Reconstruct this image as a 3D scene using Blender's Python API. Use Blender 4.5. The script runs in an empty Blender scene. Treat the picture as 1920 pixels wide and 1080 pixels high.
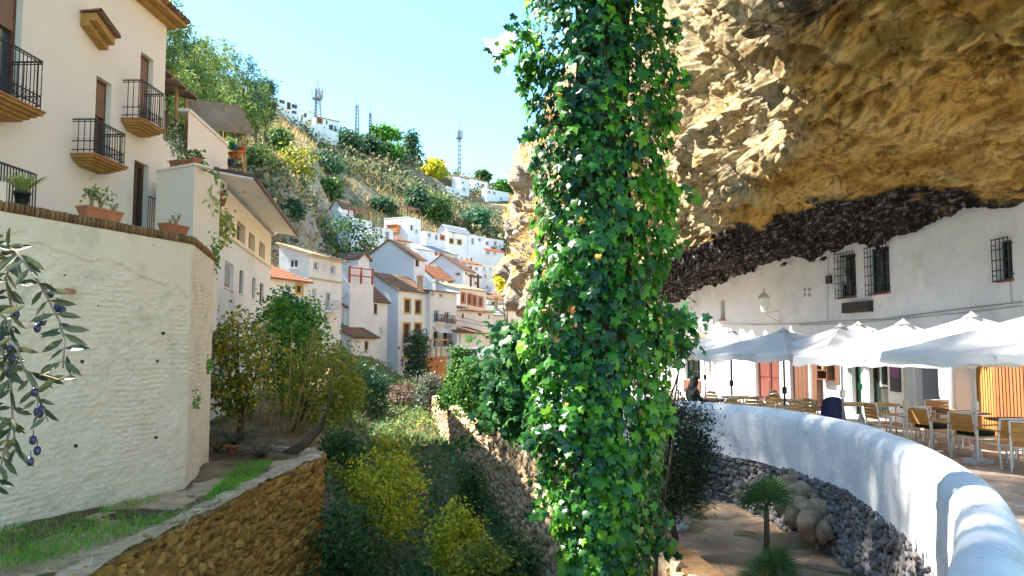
import bpy, math, random
import numpy as np
from mathutils import Vector, Matrix

# ------------------------------------------------------------------ camera, sky, sun, exposure
SC = bpy.context.scene
C = SC.collection
F = 1493.0                     # focal length in photograph pixels (1920 wide)
CZ = 2.1                       # eye height above the terrace floor (z = 0)
TH = math.atan(110.0 / F)      # camera tilt
CT, ST = math.cos(TH), math.sin(TH)
cam_d = bpy.data.cameras.new('camera')
cam_d.sensor_width = 36.0
cam_d.lens = 36.0 * F / 1920.0
cam_d.clip_start = 0.05
cam_d.clip_end = 3000
cam = bpy.data.objects.new('camera', cam_d)
cam.location = (0, 0, CZ)
cam.rotation_euler = (math.pi / 2 + TH, 0, 0)
C.objects.link(cam)
SC.camera = cam

SUN = Vector((-0.66, 0.14, 0.74)).normalized()       # direction towards the sun
world = bpy.data.worlds.new('World')
SC.world = world
world.use_nodes = True
wn, wl = world.node_tree.nodes, world.node_tree.links
wn.clear()
w_out = wn.new('ShaderNodeOutputWorld')
w_bg = wn.new('ShaderNodeBackground')
w_bg.inputs['Strength'].default_value = 0.125
w_sky = wn.new('ShaderNodeTexSky')
w_sky.sky_type = 'NISHITA'
w_sky.sun_disc = False
w_sky.sun_elevation = math.asin(SUN.z)
w_sky.sun_rotation = math.atan2(SUN.x, SUN.y)
w_sky.air_density = 0.9
w_sky.dust_density = 0.3
w_sky.ozone_density = 0.5
w_tint = wn.new('ShaderNodeMix'); w_tint.data_type = 'RGBA'; w_tint.blend_type = 'MULTIPLY'
w_tint.inputs['Factor'].default_value = 1.0
w_tint.inputs['B'].default_value = (0.60, 0.86, 0.88, 1)
# small ragged cloud: a patch of noise round one direction of the sky
w_tc = wn.new('ShaderNodeTexCoord')
w_dist = wn.new('ShaderNodeVectorMath'); w_dist.operation = 'DISTANCE'
w_map = wn.new('ShaderNodeMapRange')
w_map.inputs['From Min'].default_value = 0.065; w_map.inputs['From Max'].default_value = 0.0
w_map.inputs['To Min'].default_value = -0.35; w_map.inputs['To Max'].default_value = 0.15
w_noi = wn.new('ShaderNodeTexNoise')
w_noi.inputs['Scale'].default_value = 34; w_noi.inputs['Detail'].default_value = 6
w_noi.inputs['Roughness'].default_value = 0.6
w_add = wn.new('ShaderNodeMath'); w_add.operation = 'ADD'
w_rmp = wn.new('ShaderNodeMapRange')
w_rmp.inputs['From Min'].default_value = 0.50; w_rmp.inputs['From Max'].default_value = 0.74
w_mix = wn.new('ShaderNodeMix'); w_mix.data_type = 'RGBA'
w_mix.inputs['B'].default_value = (5.0, 5.0, 5.1, 1)
_d = Vector(((950 - 960) / F, CT - (540 - 88) / F * ST, ST + (540 - 88) / F * CT)).normalized()
w_dist.inputs[1].default_value = _d
wl.new(w_tc.outputs['Generated'], w_dist.inputs[0])
wl.new(w_dist.outputs['Value'], w_map.inputs['Value'])
wl.new(w_tc.outputs['Generated'], w_noi.inputs['Vector'])
wl.new(w_map.outputs['Result'], w_add.inputs[0])
wl.new(w_noi.outputs['Fac'], w_add.inputs[1])
wl.new(w_add.outputs[0], w_rmp.inputs['Value'])
wl.new(w_sky.outputs['Color'], w_tint.inputs['A'])
wl.new(w_tint.outputs['Result'], w_mix.inputs['A'])
wl.new(w_rmp.outputs['Result'], w_mix.inputs['Factor'])
wl.new(w_mix.outputs['Result'], w_bg.inputs['Color'])
wl.new(w_bg.outputs[0], w_out.inputs[0])

sun_d = bpy.data.lights.new('sun', 'SUN')
sun_d.energy = 4.6
sun_d.angle = math.radians(0.5)
sun_d.color = (1.0, 0.95, 0.86)
sun_o = bpy.data.objects.new('sun', sun_d)
sun_o.rotation_euler = SUN.to_track_quat('Z', 'Y').to_euler()
sun_o.location = (-20, -30, 60)
C.objects.link(sun_o)
SC.view_settings.view_transform = 'Standard'
SC.view_settings.look = 'None'
SC.view_settings.exposure = 2.25
SC.view_settings.gamma = 1.0
SC.view_settings.use_curve_mapping = False
SC.cycles.max_bounces = 6
SC.cycles.diffuse_bounces = 4
SC.cycles.transparent_max_bounces = 6
SC.cycles.use_denoising = True

R = random.Random(7)
NR = np.random.default_rng(11)

# ------------------------------------------------------------------ pixel <-> place helpers (used to survey positions)
def ray(px, py):
    u, v = (px - 960) / F, (540 - py) / F
    return Vector((u, CT - v * ST, ST + v * CT))

def P(px, py, Y):                       # point seen at a pixel, Y metres ahead
    d = ray(px, py)
    k = Y / d.y
    return Vector((d.x * k, Y, CZ + d.z * k))

def PZ(px, py, z):                      # point seen at a pixel on a horizontal plane
    d = ray(px, py)
    k = (z - CZ) / d.z
    return Vector((d.x * k, d.y * k, z))

def PX(px, Y, z=CZ):                    # X at a pixel column, for depth Y and height z
    return (px - 960) / F * (Y * CT + (z - CZ) * ST)

class Face:
    """vertical plane through A along d; n points outwards"""
    def __init__(s, A, B, n_side=1):
        s.A = Vector((A[0], A[1])); B = Vector((B[0], B[1]))
        s.L = (B - s.A).length
        s.d = (B - s.A).normalized()
        s.n = Vector((s.d.y, -s.d.x)) * n_side
    def hit(s, px, py):
        r = ray(px, py)
        den = r.x * s.n.x + r.y * s.n.y
        k = (s.A.x * s.n.x + s.A.y * s.n.y) / den
        p = Vector((r.x * k, r.y * k))
        return (p - s.A).dot(s.d), CZ + r.z * k
    def at(s, t, z, out=0.0):
        q = s.A + s.d * t + s.n * out
        return Vector((q.x, q.y, z))
    def rect(s, x0, y0, x1, y1):
        """pixel rectangle -> s0, s1, z0, z1 on the plane"""
        xm, ym = (x0 + x1) / 2, (y0 + y1) / 2
        a, b = s.hit(x0, ym)[0], s.hit(x1, ym)[0]
        z1, z0 = s.hit(xm, y0)[1], s.hit(xm, y1)[1]
        return min(a, b), max(a, b), z0, z1

# ------------------------------------------------------------------ mesh builder
class MB:
    def __init__(s):
        s.v = []; s.f = []; s.m = []
    def add(s, vs, fs, mi=0):
        o = len(s.v)
        s.v.extend([tuple(p) for p in vs])
        for f in fs:
            s.f.append([i + o for i in f]); s.m.append(mi)
        return s
    def box(s, x0, x1, y0, y1, z0, z1, mi=0):
        vs = [(x, y, z) for z in (z0, z1) for y in (y0, y1) for x in (x0, x1)]
        return s.add(vs, [(0, 2, 3, 1), (4, 5, 7, 6), (0, 1, 5, 4), (2, 6, 7, 3), (0, 4, 6, 2), (1, 3, 7, 5)], mi)
    def obox(s, c, ax, ay, az, mi=0, bev=0.0):
        """oriented box: centre and three half vectors"""
        c, ax, ay, az = Vector(c), Vector(ax), Vector(ay), Vector(az)
        if bev <= 0:
            vs = [c + ax * i + ay * j + az * k for k in (-1, 1) for j in (-1, 1) for i in (-1, 1)]
            return s.add(vs, [(0, 2, 3, 1), (4, 5, 7, 6), (0, 1, 5, 4), (2, 6, 7, 3), (0, 4, 6, 2), (1, 3, 7, 5)], mi)
        # chamfered long edges (along ay): octagonal section in ax/az
        lx, lz = ax.length, az.length
        bx, bz = max(0, 1 - bev / lx), max(0, 1 - bev / lz)
        sec = [(1, bz), (bx, 1), (-bx, 1), (-1, bz), (-1, -bz), (-bx, -1), (bx, -1), (1, -bz)]
        vs = [c + ax * a + az * b + ay * j for j in (-1, 1) for a, b in sec]
        fs = [(i, (i + 1) % 8, 8 + (i + 1) % 8, 8 + i) for i in range(8)] + [tuple(range(7, -1, -1)), tuple(range(8, 16))]
        return s.add(vs, fs, mi)
    def fbox(s, fc, s0, s1, z0, z1, o0, o1, mi=0):
        """box on a Face: from s0..s1 along, z0..z1 up, o0..o1 outwards"""
        vs = [fc.at(a, z, o) for z in (z0, z1) for o in (o0, o1) for a in (s0, s1)]
        return s.add(vs, [(0, 2, 3, 1), (4, 5, 7, 6), (0, 1, 5, 4), (2, 6, 7, 3), (0, 4, 6, 2), (1, 3, 7, 5)], mi)
    def tube(s, pts, rad, n=7, cap=True, mi=0):
        pts = [Vector(p) for p in pts]
        if not hasattr(rad, '__len__'): rad = [rad] * len(pts)
        o = len(s.v); prev = None
        for i, p in enumerate(pts):
            t = (pts[min(i + 1, len(pts) - 1)] - pts[max(i - 1, 0)])
            if t.length < 1e-9: t = Vector((0, 0, 1))
            t.normalize()
            if prev is None:
                a = Vector((0, 0, 1)) if abs(t.z) < .9 else Vector((1, 0, 0))
                u = t.cross(a).normalized()
            else:
                u = (prev - t * prev.dot(t)).normalized()
            prev = u
            w = t.cross(u)
            for k in range(n):
                an = 2 * math.pi * k / n
                s.v.append(tuple(p + (u * math.cos(an) + w * math.sin(an)) * rad[i]))
        for i in range(len(pts) - 1):
            for k in range(n):
                s.f.append([o + i * n + k, o + i * n + (k + 1) % n, o + (i + 1) * n + (k + 1) % n, o + (i + 1) * n + k]); s.m.append(mi)
        if cap:
            s.f.append([o + k for k in range(n - 1, -1, -1)]); s.m.append(mi)
            e = o + (len(pts) - 1) * n
            s.f.append([e + k for k in range(n)]); s.m.append(mi)
        return s
    def lathe(s, prof, c, n=12, mi=0):
        o = len(s.v); c = Vector(c)
        for r, z in prof:
            for k in range(n):
                a = 2 * math.pi * k / n
                s.v.append((c.x + r * math.cos(a), c.y + r * math.sin(a), c.z + z))
        for i in range(len(prof) - 1):
            for k in range(n):
                s.f.append([o + i * n + k, o + i * n + (k + 1) % n, o + (i + 1) * n + (k + 1) % n, o + (i + 1) * n + k]); s.m.append(mi)
        s.f.append([o + k for k in range(n - 1, -1, -1)]); s.m.append(mi)
        e = o + (len(prof) - 1) * n
        s.f.append([e + k for k in range(n)]); s.m.append(mi)
        return s
    def prism(s, poly, off, mi=0):
        poly = [Vector(p) for p in poly]; off = Vector(off); n = len(poly)
        vs = poly + [p + off for p in poly]
        fs = [tuple(range(n - 1, -1, -1)), tuple(range(n, 2 * n))] + [(i, (i + 1) % n, n + (i + 1) % n, n + i) for i in range(n)]
        return s.add(vs, fs, mi)
    def grid(s, A, mi=0, flip=False):
        A = np.asarray(A); h, w = A.shape[:2]; o = len(s.v)
        s.v.extend(map(tuple, A.reshape(-1, 3).tolist()))
        for i in range(h - 1):
            for j in range(w - 1):
                q = [o + i * w + j, o + i * w + j + 1, o + (i + 1) * w + j + 1, o + (i + 1) * w + j]
                s.f.append(q[::-1] if flip else q); s.m.append(mi)
        return s
    def panel(s, fc, s0, s1, z0, z1, holes=(), depth=0.18, mi=0):
        """wall skin on a Face with true openings and their reveals"""
        ss = sorted({s0, s1} | {min(max(h[0], s0), s1) for h in holes} | {min(max(h[1], s0), s1) for h in holes})
        zs = sorted({z0, z1} | {min(max(h[2], z0), z1) for h in holes} | {min(max(h[3], z0), z1) for h in holes})
        for a, b in zip(ss, ss[1:]):
            for c, d in zip(zs, zs[1:]):
                if b - a < 1e-6 or d - c < 1e-6: continue
                ms, mz = (a + b) / 2, (c + d) / 2
                if any(h[0] < ms < h[1] and h[2] < mz < h[3] for h in holes): continue
                s.add([fc.at(a, c), fc.at(b, c), fc.at(b, d), fc.at(a, d)], [(0, 1, 2, 3)], mi)
        for a, b, c, d in holes:
            q = [(a, c), (b, c), (b, d), (a, d)]
            for i in range(4):
                (a1, c1), (a2, c2) = q[i], q[(i + 1) % 4]
                s.add([fc.at(a1, c1), fc.at(a2, c2), fc.at(a2, c2, -depth), fc.at(a1, c1, -depth)], [(3, 2, 1, 0)], mi)
        return s
    def tiles(s, e0, e1, r0, r1, pitch=0.24, row=0.42, amp=0.06, mi=0):
        """barrel-tile roof slope: e0-e1 the eave, r0-r1 the ridge"""
        e0, e1, r0, r1 = map(Vector, (e0, e1, r0, r1))
        nw = max(2, int(round((e1 - e0).length / pitch))); nr = max(2, int(round(((r0 - e0).length + (r1 - e1).length) / 2 / row)))
        nrm = (e1 - e0).cross(r0 - e0).normalized()
        if nrm.z < 0: nrm = -nrm
        k = 4
        rows = []
        for j in range(nr):
            for jj in (0, 1):
                t = (j + jj) / nr
                lift = 0.045 * (1 - jj)
                line = []
                a, b = e0.lerp(r0, t), e1.lerp(r1, t)
                for i in range(nw * k + 1):
                    u = i / (nw * k)
                    h = abs(math.sin(math.pi * i / k)) ** 0.8 * amp if True else 0
                    line.append(tuple(a.lerp(b, u) + nrm * (h + lift)))
                rows.append(line)
        s.grid(np.array(rows), mi)
        # underside and edge
        th = nrm * 0.05
        s.add([e0 - th, e1 - th, r1 - th, r0 - th], [(3, 2, 1, 0)], mi)
        s.add([e0 - th, e1 - th, e1 + nrm * 0.05, e0 + nrm * 0.05], [(0, 1, 2, 3)], mi)
        s.add([e0 - th, r0 - th, r0 + nrm * 0.05, e0 + nrm * 0.05], [(0, 1, 2, 3)], mi)
        s.add([e1 - th, r1 - th, r1 + nrm * 0.05, e1 + nrm * 0.05], [(0, 1, 2, 3)], mi)
        return s
    def build(s, name, mats, parent=None, smooth=False, local=False, base=None):
        me = bpy.data.meshes.new(name)
        V = np.array(s.v, dtype=float).reshape(-1, 3)
        if base is not None: V = V - np.array(base)
        if parent is not None and not local: V = V - np.array(origin(parent))
        me.from_pydata(V.tolist(), [], s.f)
        if not isinstance(mats, (list, tuple)): mats = [mats]
        for m in mats: me.materials.append(m)
        if len(mats) > 1: me.polygons.foreach_set('material_index', s.m)
        if smooth: me.polygons.foreach_set('use_smooth', [True] * len(me.polygons))
        me.update()
        o = bpy.data.objects.new(name, me)
        C.objects.link(o)
        if base is not None: o.location = base
        if parent is not None: o.parent = parent
        return o

def origin(o):
    v = Vector(o.location)
    while o.parent is not None:
        o = o.parent; v += o.location
    return v

def tag(o, label, cat, group=None):
    o['label'] = label; o['category'] = cat
    if group: o['group'] = group
    return o

def thing(name, label, cat, loc=(0, 0, 0), rz=0.0, group=None):
    o = bpy.data.objects.new(name, None)
    o.empty_display_size = 0.2
    o.location = loc; o.rotation_euler = (0, 0, rz)
    C.objects.link(o)
    return tag(o, label, cat, group)

def struct(o):
    o['kind'] = 'structure'; return o

def stuff(o, label=None, cat=None):
    o['kind'] = 'stuff'
    if label: o['label'] = label; o['category'] = cat
    return o

def copy_tree(o, parent=None):
    c = o.copy(); C.objects.link(c)
    c.parent = parent
    for ch in list(o.children): copy_tree(ch, c)
    return c

def link_copy(src_mesh, name, parent, loc, rot=(0, 0, 0), scale=(1, 1, 1)):
    """child object with shared mesh; loc in world, parent unrotated"""
    o = bpy.data.objects.new(name, src_mesh)
    C.objects.link(o)
    o.parent = parent
    o.location = Vector(loc) - origin(parent) if parent is not None else loc
    o.rotation_euler = rot; o.scale = scale
    return o

def np_mesh(name, V, Fc, mats, parent=None, smooth=False, attr=None):
    """fast mesh from arrays: V (n,3) world, Fc (m,k)"""
    V = np.asarray(V, dtype=np.float64); Fc = np.asarray(Fc, dtype=np.int32)
    if parent is not None: V = V - np.array(origin(parent))
    me = bpy.data.meshes.new(name)
    m, k = Fc.shape
    me.vertices.add(len(V)); me.vertices.foreach_set('co', V.astype(np.float32).ravel())
    me.loops.add(m * k); me.loops.foreach_set('vertex_index', Fc.ravel())
    me.polygons.add(m); me.polygons.foreach_set('loop_start', np.arange(0, m * k, k, dtype=np.int32))
    if smooth: me.polygons.foreach_set('use_smooth', np.ones(m, dtype=bool))
    me.update(calc_edges=True)
    if attr is not None:
        at_ = me.attributes.new('face_part', 'FLOAT', 'POINT'); at_.data.foreach_set('value', np.asarray(attr, dtype=np.float32).ravel())
    if not isinstance(mats, (list, tuple)): mats = [mats]
    for a in mats: me.materials.append(a)
    o = bpy.data.objects.new(name, me); C.objects.link(o)
    if parent is not None: o.parent = parent
    return o

# ------------------------------------------------------------------ numpy noise
_perm = NR.integers(0, 1 << 16, size=(1 << 16))
def vnoise(p, seed=0):
    p = np.asarray(p, float); i = np.floor(p).astype(np.int64); f = p - i
    f = f * f * (3 - 2 * f)
    def h(a, b, c):
        x = (a * 73856093) ^ (b * 19349663) ^ (c * 83492791) ^ (seed * 2654435761)
        return _perm[(x & 0xFFFF)] / 65535.0
    r = 0
    for dx in (0, 1):
        for dy in (0, 1):
            for dz in (0, 1):
                w = (f[..., 0] if dx else 1 - f[..., 0]) * (f[..., 1] if dy else 1 - f[..., 1]) * (f[..., 2] if dz else 1 - f[..., 2])
                r = r + w * h(i[..., 0] + dx, i[..., 1] + dy, i[..., 2] + dz)
    return r * 2 - 1

def fbm(p, oct=4, seed=0, gain=0.5):
    p = np.asarray(p, float); r = 0; a = 1.0
    for k in range(oct):
        r = r + a * vnoise(p * (2.03 ** k) + 17.3 * k, seed + k); a *= gain
    return r

# ------------------------------------------------------------------ materials
MAT = {}
def _nt(name):
    m = bpy.data.materials.new(name); m.use_nodes = True
    nt = m.node_tree; b = nt.nodes['Principled BSDF']
    return m, nt.nodes, nt.links, b

def col(c):
    return (c[0], c[1], c[2], 1) if len(c) == 3 else c

def ramp(N, stops):
    r = N.new('ShaderNodeValToRGB')
    e = r.color_ramp.elements
    e[0].position, e[0].color = stops[0][0], col(stops[0][1])
    e[1].position, e[1].color = stops[-1][0], col(stops[-1][1])
    for p, c in stops[1:-1]:
        x = e.new(p); x.color = col(c)
    return r

def pmat(name, c1, c2=None, scale=4, rough=0.8, bump=0.0, bscale=None, spec=0.3, rand=0.0, metal=0.0, stretch=None, lo=0.35, hi=0.65, coat=0.0, dirt=None, dscale=1.0):
    """noise between two colours, optional relief, optional per-piece brightness variation"""
    if name in MAT: return MAT[name]
    m, N, L, b = _nt(name)
    geo = N.new('ShaderNodeNewGeometry')
    vec = geo.outputs['Position']
    if stretch:
        mp = N.new('ShaderNodeMapping'); mp.inputs['Scale'].default_value = stretch
        L.new(vec, mp.inputs['Vector']); vec = mp.outputs['Vector']
    out = None
    if c2 is not None:
        n = N.new('ShaderNodeTexNoise'); n.inputs['Scale'].default_value = scale; n.inputs['Detail'].default_value = 7
        n.inputs['Roughness'].default_value = 0.62
        L.new(vec, n.inputs['Vector'])
        r = ramp(N, [(lo, c1), (hi, c2)]); L.new(n.outputs['Fac'], r.inputs['Fac']); out = r.outputs['Color']
    if dirt is not None:
        n3 = N.new('ShaderNodeTexNoise'); n3.inputs['Scale'].default_value = dscale; n3.inputs['Detail'].default_value = 9
        n3.inputs['Roughness'].default_value = 0.7
        L.new(geo.outputs['Position'], n3.inputs['Vector'])
        mr = N.new('ShaderNodeMapRange'); mr.inputs['From Min'].default_value = 0.52; mr.inputs['From Max'].default_value = 0.75
        mr.inputs['To Max'].default_value = 0.8
        L.new(n3.outputs['Fac'], mr.inputs['Value'])
        mx = N.new('ShaderNodeMix'); mx.data_type = 'RGBA'
        L.new(mr.outputs['Result'], mx.inputs['Factor'])
        if out is None: mx.inputs['A'].default_value = col(c1)
        else: L.new(out, mx.inputs['A'])
        mx.inputs['B'].default_value = col(dirt)
        out = mx.outputs['Result']
    if rand > 0:
        oi = N.new('ShaderNodeObjectInfo')
        ad = N.new('ShaderNodeMath'); ad.operation = 'ADD'
        L.new(oi.outputs['Random'], ad.inputs[0]); L.new(geo.outputs['Random Per Island'], ad.inputs[1])
        fr = N.new('ShaderNodeMath'); fr.operation = 'FRACT'; L.new(ad.outputs[0], fr.inputs[0])
        mr = N.new('ShaderNodeMapRange'); mr.inputs['To Min'].default_value = 1 - rand; mr.inputs['To Max'].default_value = 1 + rand
        L.new(fr.outputs[0], mr.inputs['Value'])
        hs = N.new('ShaderNodeHueSaturation')
        if out is None: hs.inputs['Color'].default_value = col(c1)
        else: L.new(out, hs.inputs['Color'])
        L.new(mr.outputs['Result'], hs.inputs['Value']); out = hs.outputs['Color']
    if out is None: b.inputs['Base Color'].default_value = col(c1)
    else: L.new(out, b.inputs['Base Color'])
    b.inputs['Roughness'].default_value = rough
    b.inputs['Specular IOR Level'].default_value = spec
    b.inputs['Metallic'].default_value = metal
    b.inputs['Coat Weight'].default_value = coat
    if bump > 0:
        n2 = N.new('ShaderNodeTexNoise'); n2.inputs['Scale'].default_value = bscale or scale * 4; n2.inputs['Detail'].default_value = 8
        n2.inputs['Roughness'].default_value = 0.65
        L.new(vec, n2.inputs['Vector'])
        bp = N.new('ShaderNodeBump'); bp.inputs['Strength'].default_value = 1.0; bp.inputs['Distance'].default_value = bump
        L.new(n2.outputs['Fac'], bp.inputs['Height']); L.new(bp.outputs['Normal'], b.inputs['Normal'])
    MAT[name] = m
    return m

def leafmat(name, cols, rough=0.45, trans=0.35, spec=0.4):
    """leaf: colour varies from leaf to leaf, some light passes through"""
    if name in MAT: return MAT[name]
    m, N, L, b = _nt(name)
    geo = N.new('ShaderNodeNewGeometry'); oi = N.new('ShaderNodeObjectInfo')
    ad = N.new('ShaderNodeMath'); ad.operation = 'ADD'
    L.new(oi.outputs['Random'], ad.inputs[0]); L.new(geo.outputs['Random Per Island'], ad.inputs[1])
    fr = N.new('ShaderNodeMath'); fr.operation = 'FRACT'; L.new(ad.outputs[0], fr.inputs[0])
    n = len(cols)
    r = ramp(N, [(i / (n - 1) if n > 1 else 0, c) for i, c in enumerate(cols)])
    # slow drift of tone through the plant
    ns = N.new('ShaderNodeTexNoise'); ns.inputs['Scale'].default_value = 0.9; ns.inputs['Detail'].default_value = 3
    L.new(geo.outputs['Position'], ns.inputs['Vector'])
    mr = N.new('ShaderNodeMapRange'); mr.inputs['From Min'].default_value = 0.3; mr.inputs['From Max'].default_value = 0.7
    mr.inputs['To Min'].default_value = -0.28; mr.inputs['To Max'].default_value = 0.28
    L.new(ns.outputs['Fac'], mr.inputs['Value'])
    a2 = N.new('ShaderNodeMath'); a2.operation = 'ADD'; a2.use_clamp = True
    L.new(fr.outputs[0], a2.inputs[0]); L.new(mr.outputs['Result'], a2.inputs[1])
    L.new(a2.outputs[0], r.inputs['Fac'])
    L.new(r.outputs['Color'], b.inputs['Base Color'])
    b.inputs['Roughness'].default_value = rough; b.inputs['Specular IOR Level'].default_value = spec
    tr = N.new('ShaderNodeBsdfTranslucent')
    hs = N.new('ShaderNodeHueSaturation'); hs.inputs['Value'].default_value = 1.7; hs.inputs['Hue'].default_value = 0.485
    L.new(r.outputs['Color'], hs.inputs['Color']); L.new(hs.outputs['Color'], tr.inputs['Color'])
    mx = N.new('ShaderNodeMixShader'); mx.inputs['Fac'].default_value = trans
    L.new(b.outputs[0], mx.inputs[1]); L.new(tr.outputs[0], mx.inputs[2])
    L.new(mx.outputs[0], N['Material Output'].inputs['Surface'])
    MAT[name] = m
    return m

M_WHITE = pmat('whitewash', (0.80, 0.795, 0.78), (0.70, 0.69, 0.67), 1.4, 0.9, 0.012, 9, 0.2, dirt=(0.52, 0.50, 0.46), dscale=0.55, lo=0.3, hi=0.75)
M_FARWHITE = pmat('far_whitewash', (0.82, 0.82, 0.82), (0.70, 0.70, 0.70), 0.35, 0.9, 0.03, 2.5, 0.2, dirt=(0.55, 0.54, 0.52), dscale=0.25, lo=0.35, hi=0.8)
M_CREAM_UNUSED = pmat('cream_plaster', (0.80, 0.745, 0.62), (0.74, 0.68, 0.55), 1.2, 0.9, 0.010, 10, 0.2, dirt=(0.58, 0.52, 0.40), dscale=0.5, lo=0.3, hi=0.75)
M_TILE = pmat('old_roof_tile', (0.34, 0.17, 0.095), (0.15, 0.11, 0.085), 1.1, 0.9, 0.02, 12, 0.2)
M_TILERED = pmat('red_roof_tile', (0.42, 0.16, 0.08), (0.26, 0.12, 0.07), 1.4, 0.9, 0.02, 12, 0.2)
M_GLASS = pmat('window_glass', (0.035, 0.045, 0.055), (0.07, 0.085, 0.1), 1.0, 0.08, 0, None, 0.6)
M_FRAME = pmat('white_frame', (0.75, 0.75, 0.74), None, rough=0.5)
M_BROWNWOOD = pmat('brown_wood', (0.16, 0.075, 0.04), (0.09, 0.042, 0.025), 6, 0.6, 0.004, 40, 0.3, stretch=(6, 6, 1))
M_IRON = pmat('black_iron', (0.02, 0.02, 0.023), None, rough=0.5, spec=0.5)
M_OCHRE = pmat('ochre_trim', (0.62, 0.38, 0.08), (0.5, 0.3, 0.07), 4, 0.85, 0.005, 20)
M_TERRA = pmat('terracotta', (0.50, 0.19, 0.085), (0.38, 0.14, 0.07), 7, 0.85, 0.004, 40, rand=0.15)
M_BARK = pmat('bark', (0.14, 0.095, 0.06), (0.07, 0.05, 0.035), 6, 0.95, 0.03, 18, 0.1, stretch=(3, 3, 0.6))
M_STEEL = pmat('brushed_steel', (0.62, 0.63, 0.65), None, rough=0.35, metal=0.9)
M_WHITEMETAL = pmat('white_painted_metal', (0.72, 0.72, 0.73), (0.62, 0.62, 0.63), 12, 0.45, 0, None, 0.5)

# ------------------------------------------------------------------ foliage
def tmpl(verts, faces):
    return np.array(verts, float), np.array(faces, int)
T_DIA = tmpl([(0, 0, 0), (.34, .45, .09), (0, 1, 0), (-.34, .45, .09)], [(0, 1, 2, 3)])
T_LONG = tmpl([(0, 0, 0), (.13, .35, .03), (.11, .7, .03), (0, 1, -.04), (-.11, .7, .03), (-.13, .35, .03), (0, .5, -.01)],
              [(0, 1, 6, 5), (1, 2, 3, 6), (5, 6, 3, 4)])
T_BLADE = tmpl([(-.05, 0, 0), (.05, 0, 0), (.03, .6, .06), (-.03, .6, .06), (.004, 1, .22), (-.004, 1, .22)], [(0, 1, 2, 3), (3, 2, 4, 5)])
_iv = [(0, .02, -.02), (.30, -.14, -.08), (.46, .10, -.06), (.33, .27, .03), (.52, .55, -.08), (.22, .60, .03), (0, 1.02, -.14),
       (-.22, .60, .03), (-.52, .55, -.08), (-.33, .27, .03), (-.46, .10, -.06), (-.30, -.14, -.08), (0, .34, .07)]
T_IVY = tmpl(_iv, [(12, i, (i + 1) % 12) for i in range(12)])

def frames(nrm, up):
    z = nrm / (np.linalg.norm(nrm, axis=1, keepdims=True) + 1e-9)
    y = up - z * np.sum(up * z, axis=1, keepdims=True)
    y = y / (np.linalg.norm(y, axis=1, keepdims=True) + 1e-9)
    x = np.cross(y, z)
    return x, y, z

def leaves(name, pos, nrm, up, size, T, mat, parent=None):
    tv, tf = T
    x, y, z = frames(nrm, up)
    n = len(pos); k = len(tv)
    s = np.asarray(size).reshape(-1, 1, 1) * np.ones((n, 1, 1))
    V = pos[:, None, :] + s * (tv[None, :, 0:1] * x[:, None, :] + tv[None, :, 1:2] * y[:, None, :] + tv[None, :, 2:3] * z[:, None, :])
    Fc = (tf[None] + (np.arange(n) * k)[:, None, None]).reshape(-1, tf.shape[1])
    return np_mesh(name, V.reshape(-1, 3), Fc, mat, parent)

def rdir(n, zb=0.0):
    v = NR.normal(size=(n, 3)); v[:, 2] += zb
    return v / (np.linalg.norm(v, axis=1, keepdims=True) + 1e-9)

def clump_points(c, rad, ncl, per, rc, seed=0, shape='ball', hollow=0.35):
    """leaf positions gathered in clumps through a crown volume; returns pos, outward dirs, clump centres"""
    c = np.array(c); rad = np.array(rad)
    d = rdir(ncl)
    r = (hollow + (1 - hollow) * NR.random(ncl)) ** 0.6
    q = d * r[:, None]
    if shape == 'cone':
        h = NR.random(ncl) ** 1.35
        an = NR.random(ncl) * 2 * np.pi
        rr = (1 - h) * np.sqrt(0.25 + 0.75 * NR.random(ncl)) + 0.03
        q = np.stack([np.cos(an) * rr, np.sin(an) * rr, h * 2 - 1], 1)
    cc = c + q * rad
    w = 0.6 + 0.9 * NR.random(ncl)
    off = NR.normal(size=(ncl, per, 3)) * 0.5 * rc * w[:, None, None]
    off[..., 2] *= 0.7
    pos = (cc[:, None, :] + off).reshape(-1, 3)
    out = (pos - c) / rad
    out = out / (np.linalg.norm(out, axis=1, keepdims=True) + 1e-9)
    return pos, out, cc

def make_tree(name, label, cat, base, top_c, rad, ncl, per, rc, ls, mat, tr=0.12, group=None, shape='ball', T=T_DIA, limbs=5, lean=(0, 0), bark=None, hollow=0.35, droop=0.0):
    bark = bark or M_BARK
    base = Vector(base); top_c = Vector(top_c)
    t = thing(name, label, cat, base, 0, group)
    pos, out, cc = clump_points(top_c, rad, ncl, per, rc, shape=shape, hollow=hollow)
    n = len(pos)
    nrm = out * 0.6 + rdir(n) * 0.8; nrm[:, 2] += 0.35
    up = rdir(n) * 0.8 + out * 0.5; up[:, 2] -= droop
    leaves('crown', pos, nrm, up, ls * (0.65 + 0.7 * NR.random(n)), T, mat, t)
    mb = MB()
    tip = top_c + Vector((0, 0, rad[2] * (0.75 if shape == 'cone' else 0.25)))
    pts = []
    for i in range(6):
        k = i / 5
        p = (base - Vector((0, 0, .15))).lerp(tip, k)
        pts.append(p + Vector((R.uniform(-1, 1), R.uniform(-1, 1), 0)) * tr * 0.9 * (1 if 0 < i < 5 else 0))
    mb.tube(pts, [tr * (1.15 - 0.95 * i / 5) for i in range(6)], 7)
    mb.build('trunk', bark, t, True)
    for i in range(min(limbs, len(cc))):
        q = Vector(cc[R.randrange(len(cc))])
        k = R.uniform(0.3, 0.8)
        a = base.lerp(tip, k)
        mid = a.lerp(q, 0.5) + Vector((0, 0, -0.08 * (q - a).length))
        MB().tube([a, mid, q], [tr * (0.75 - 0.5 * k), tr * 0.3, tr * 0.1], 5).build('limb', bark, t, True)
    return t
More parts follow.
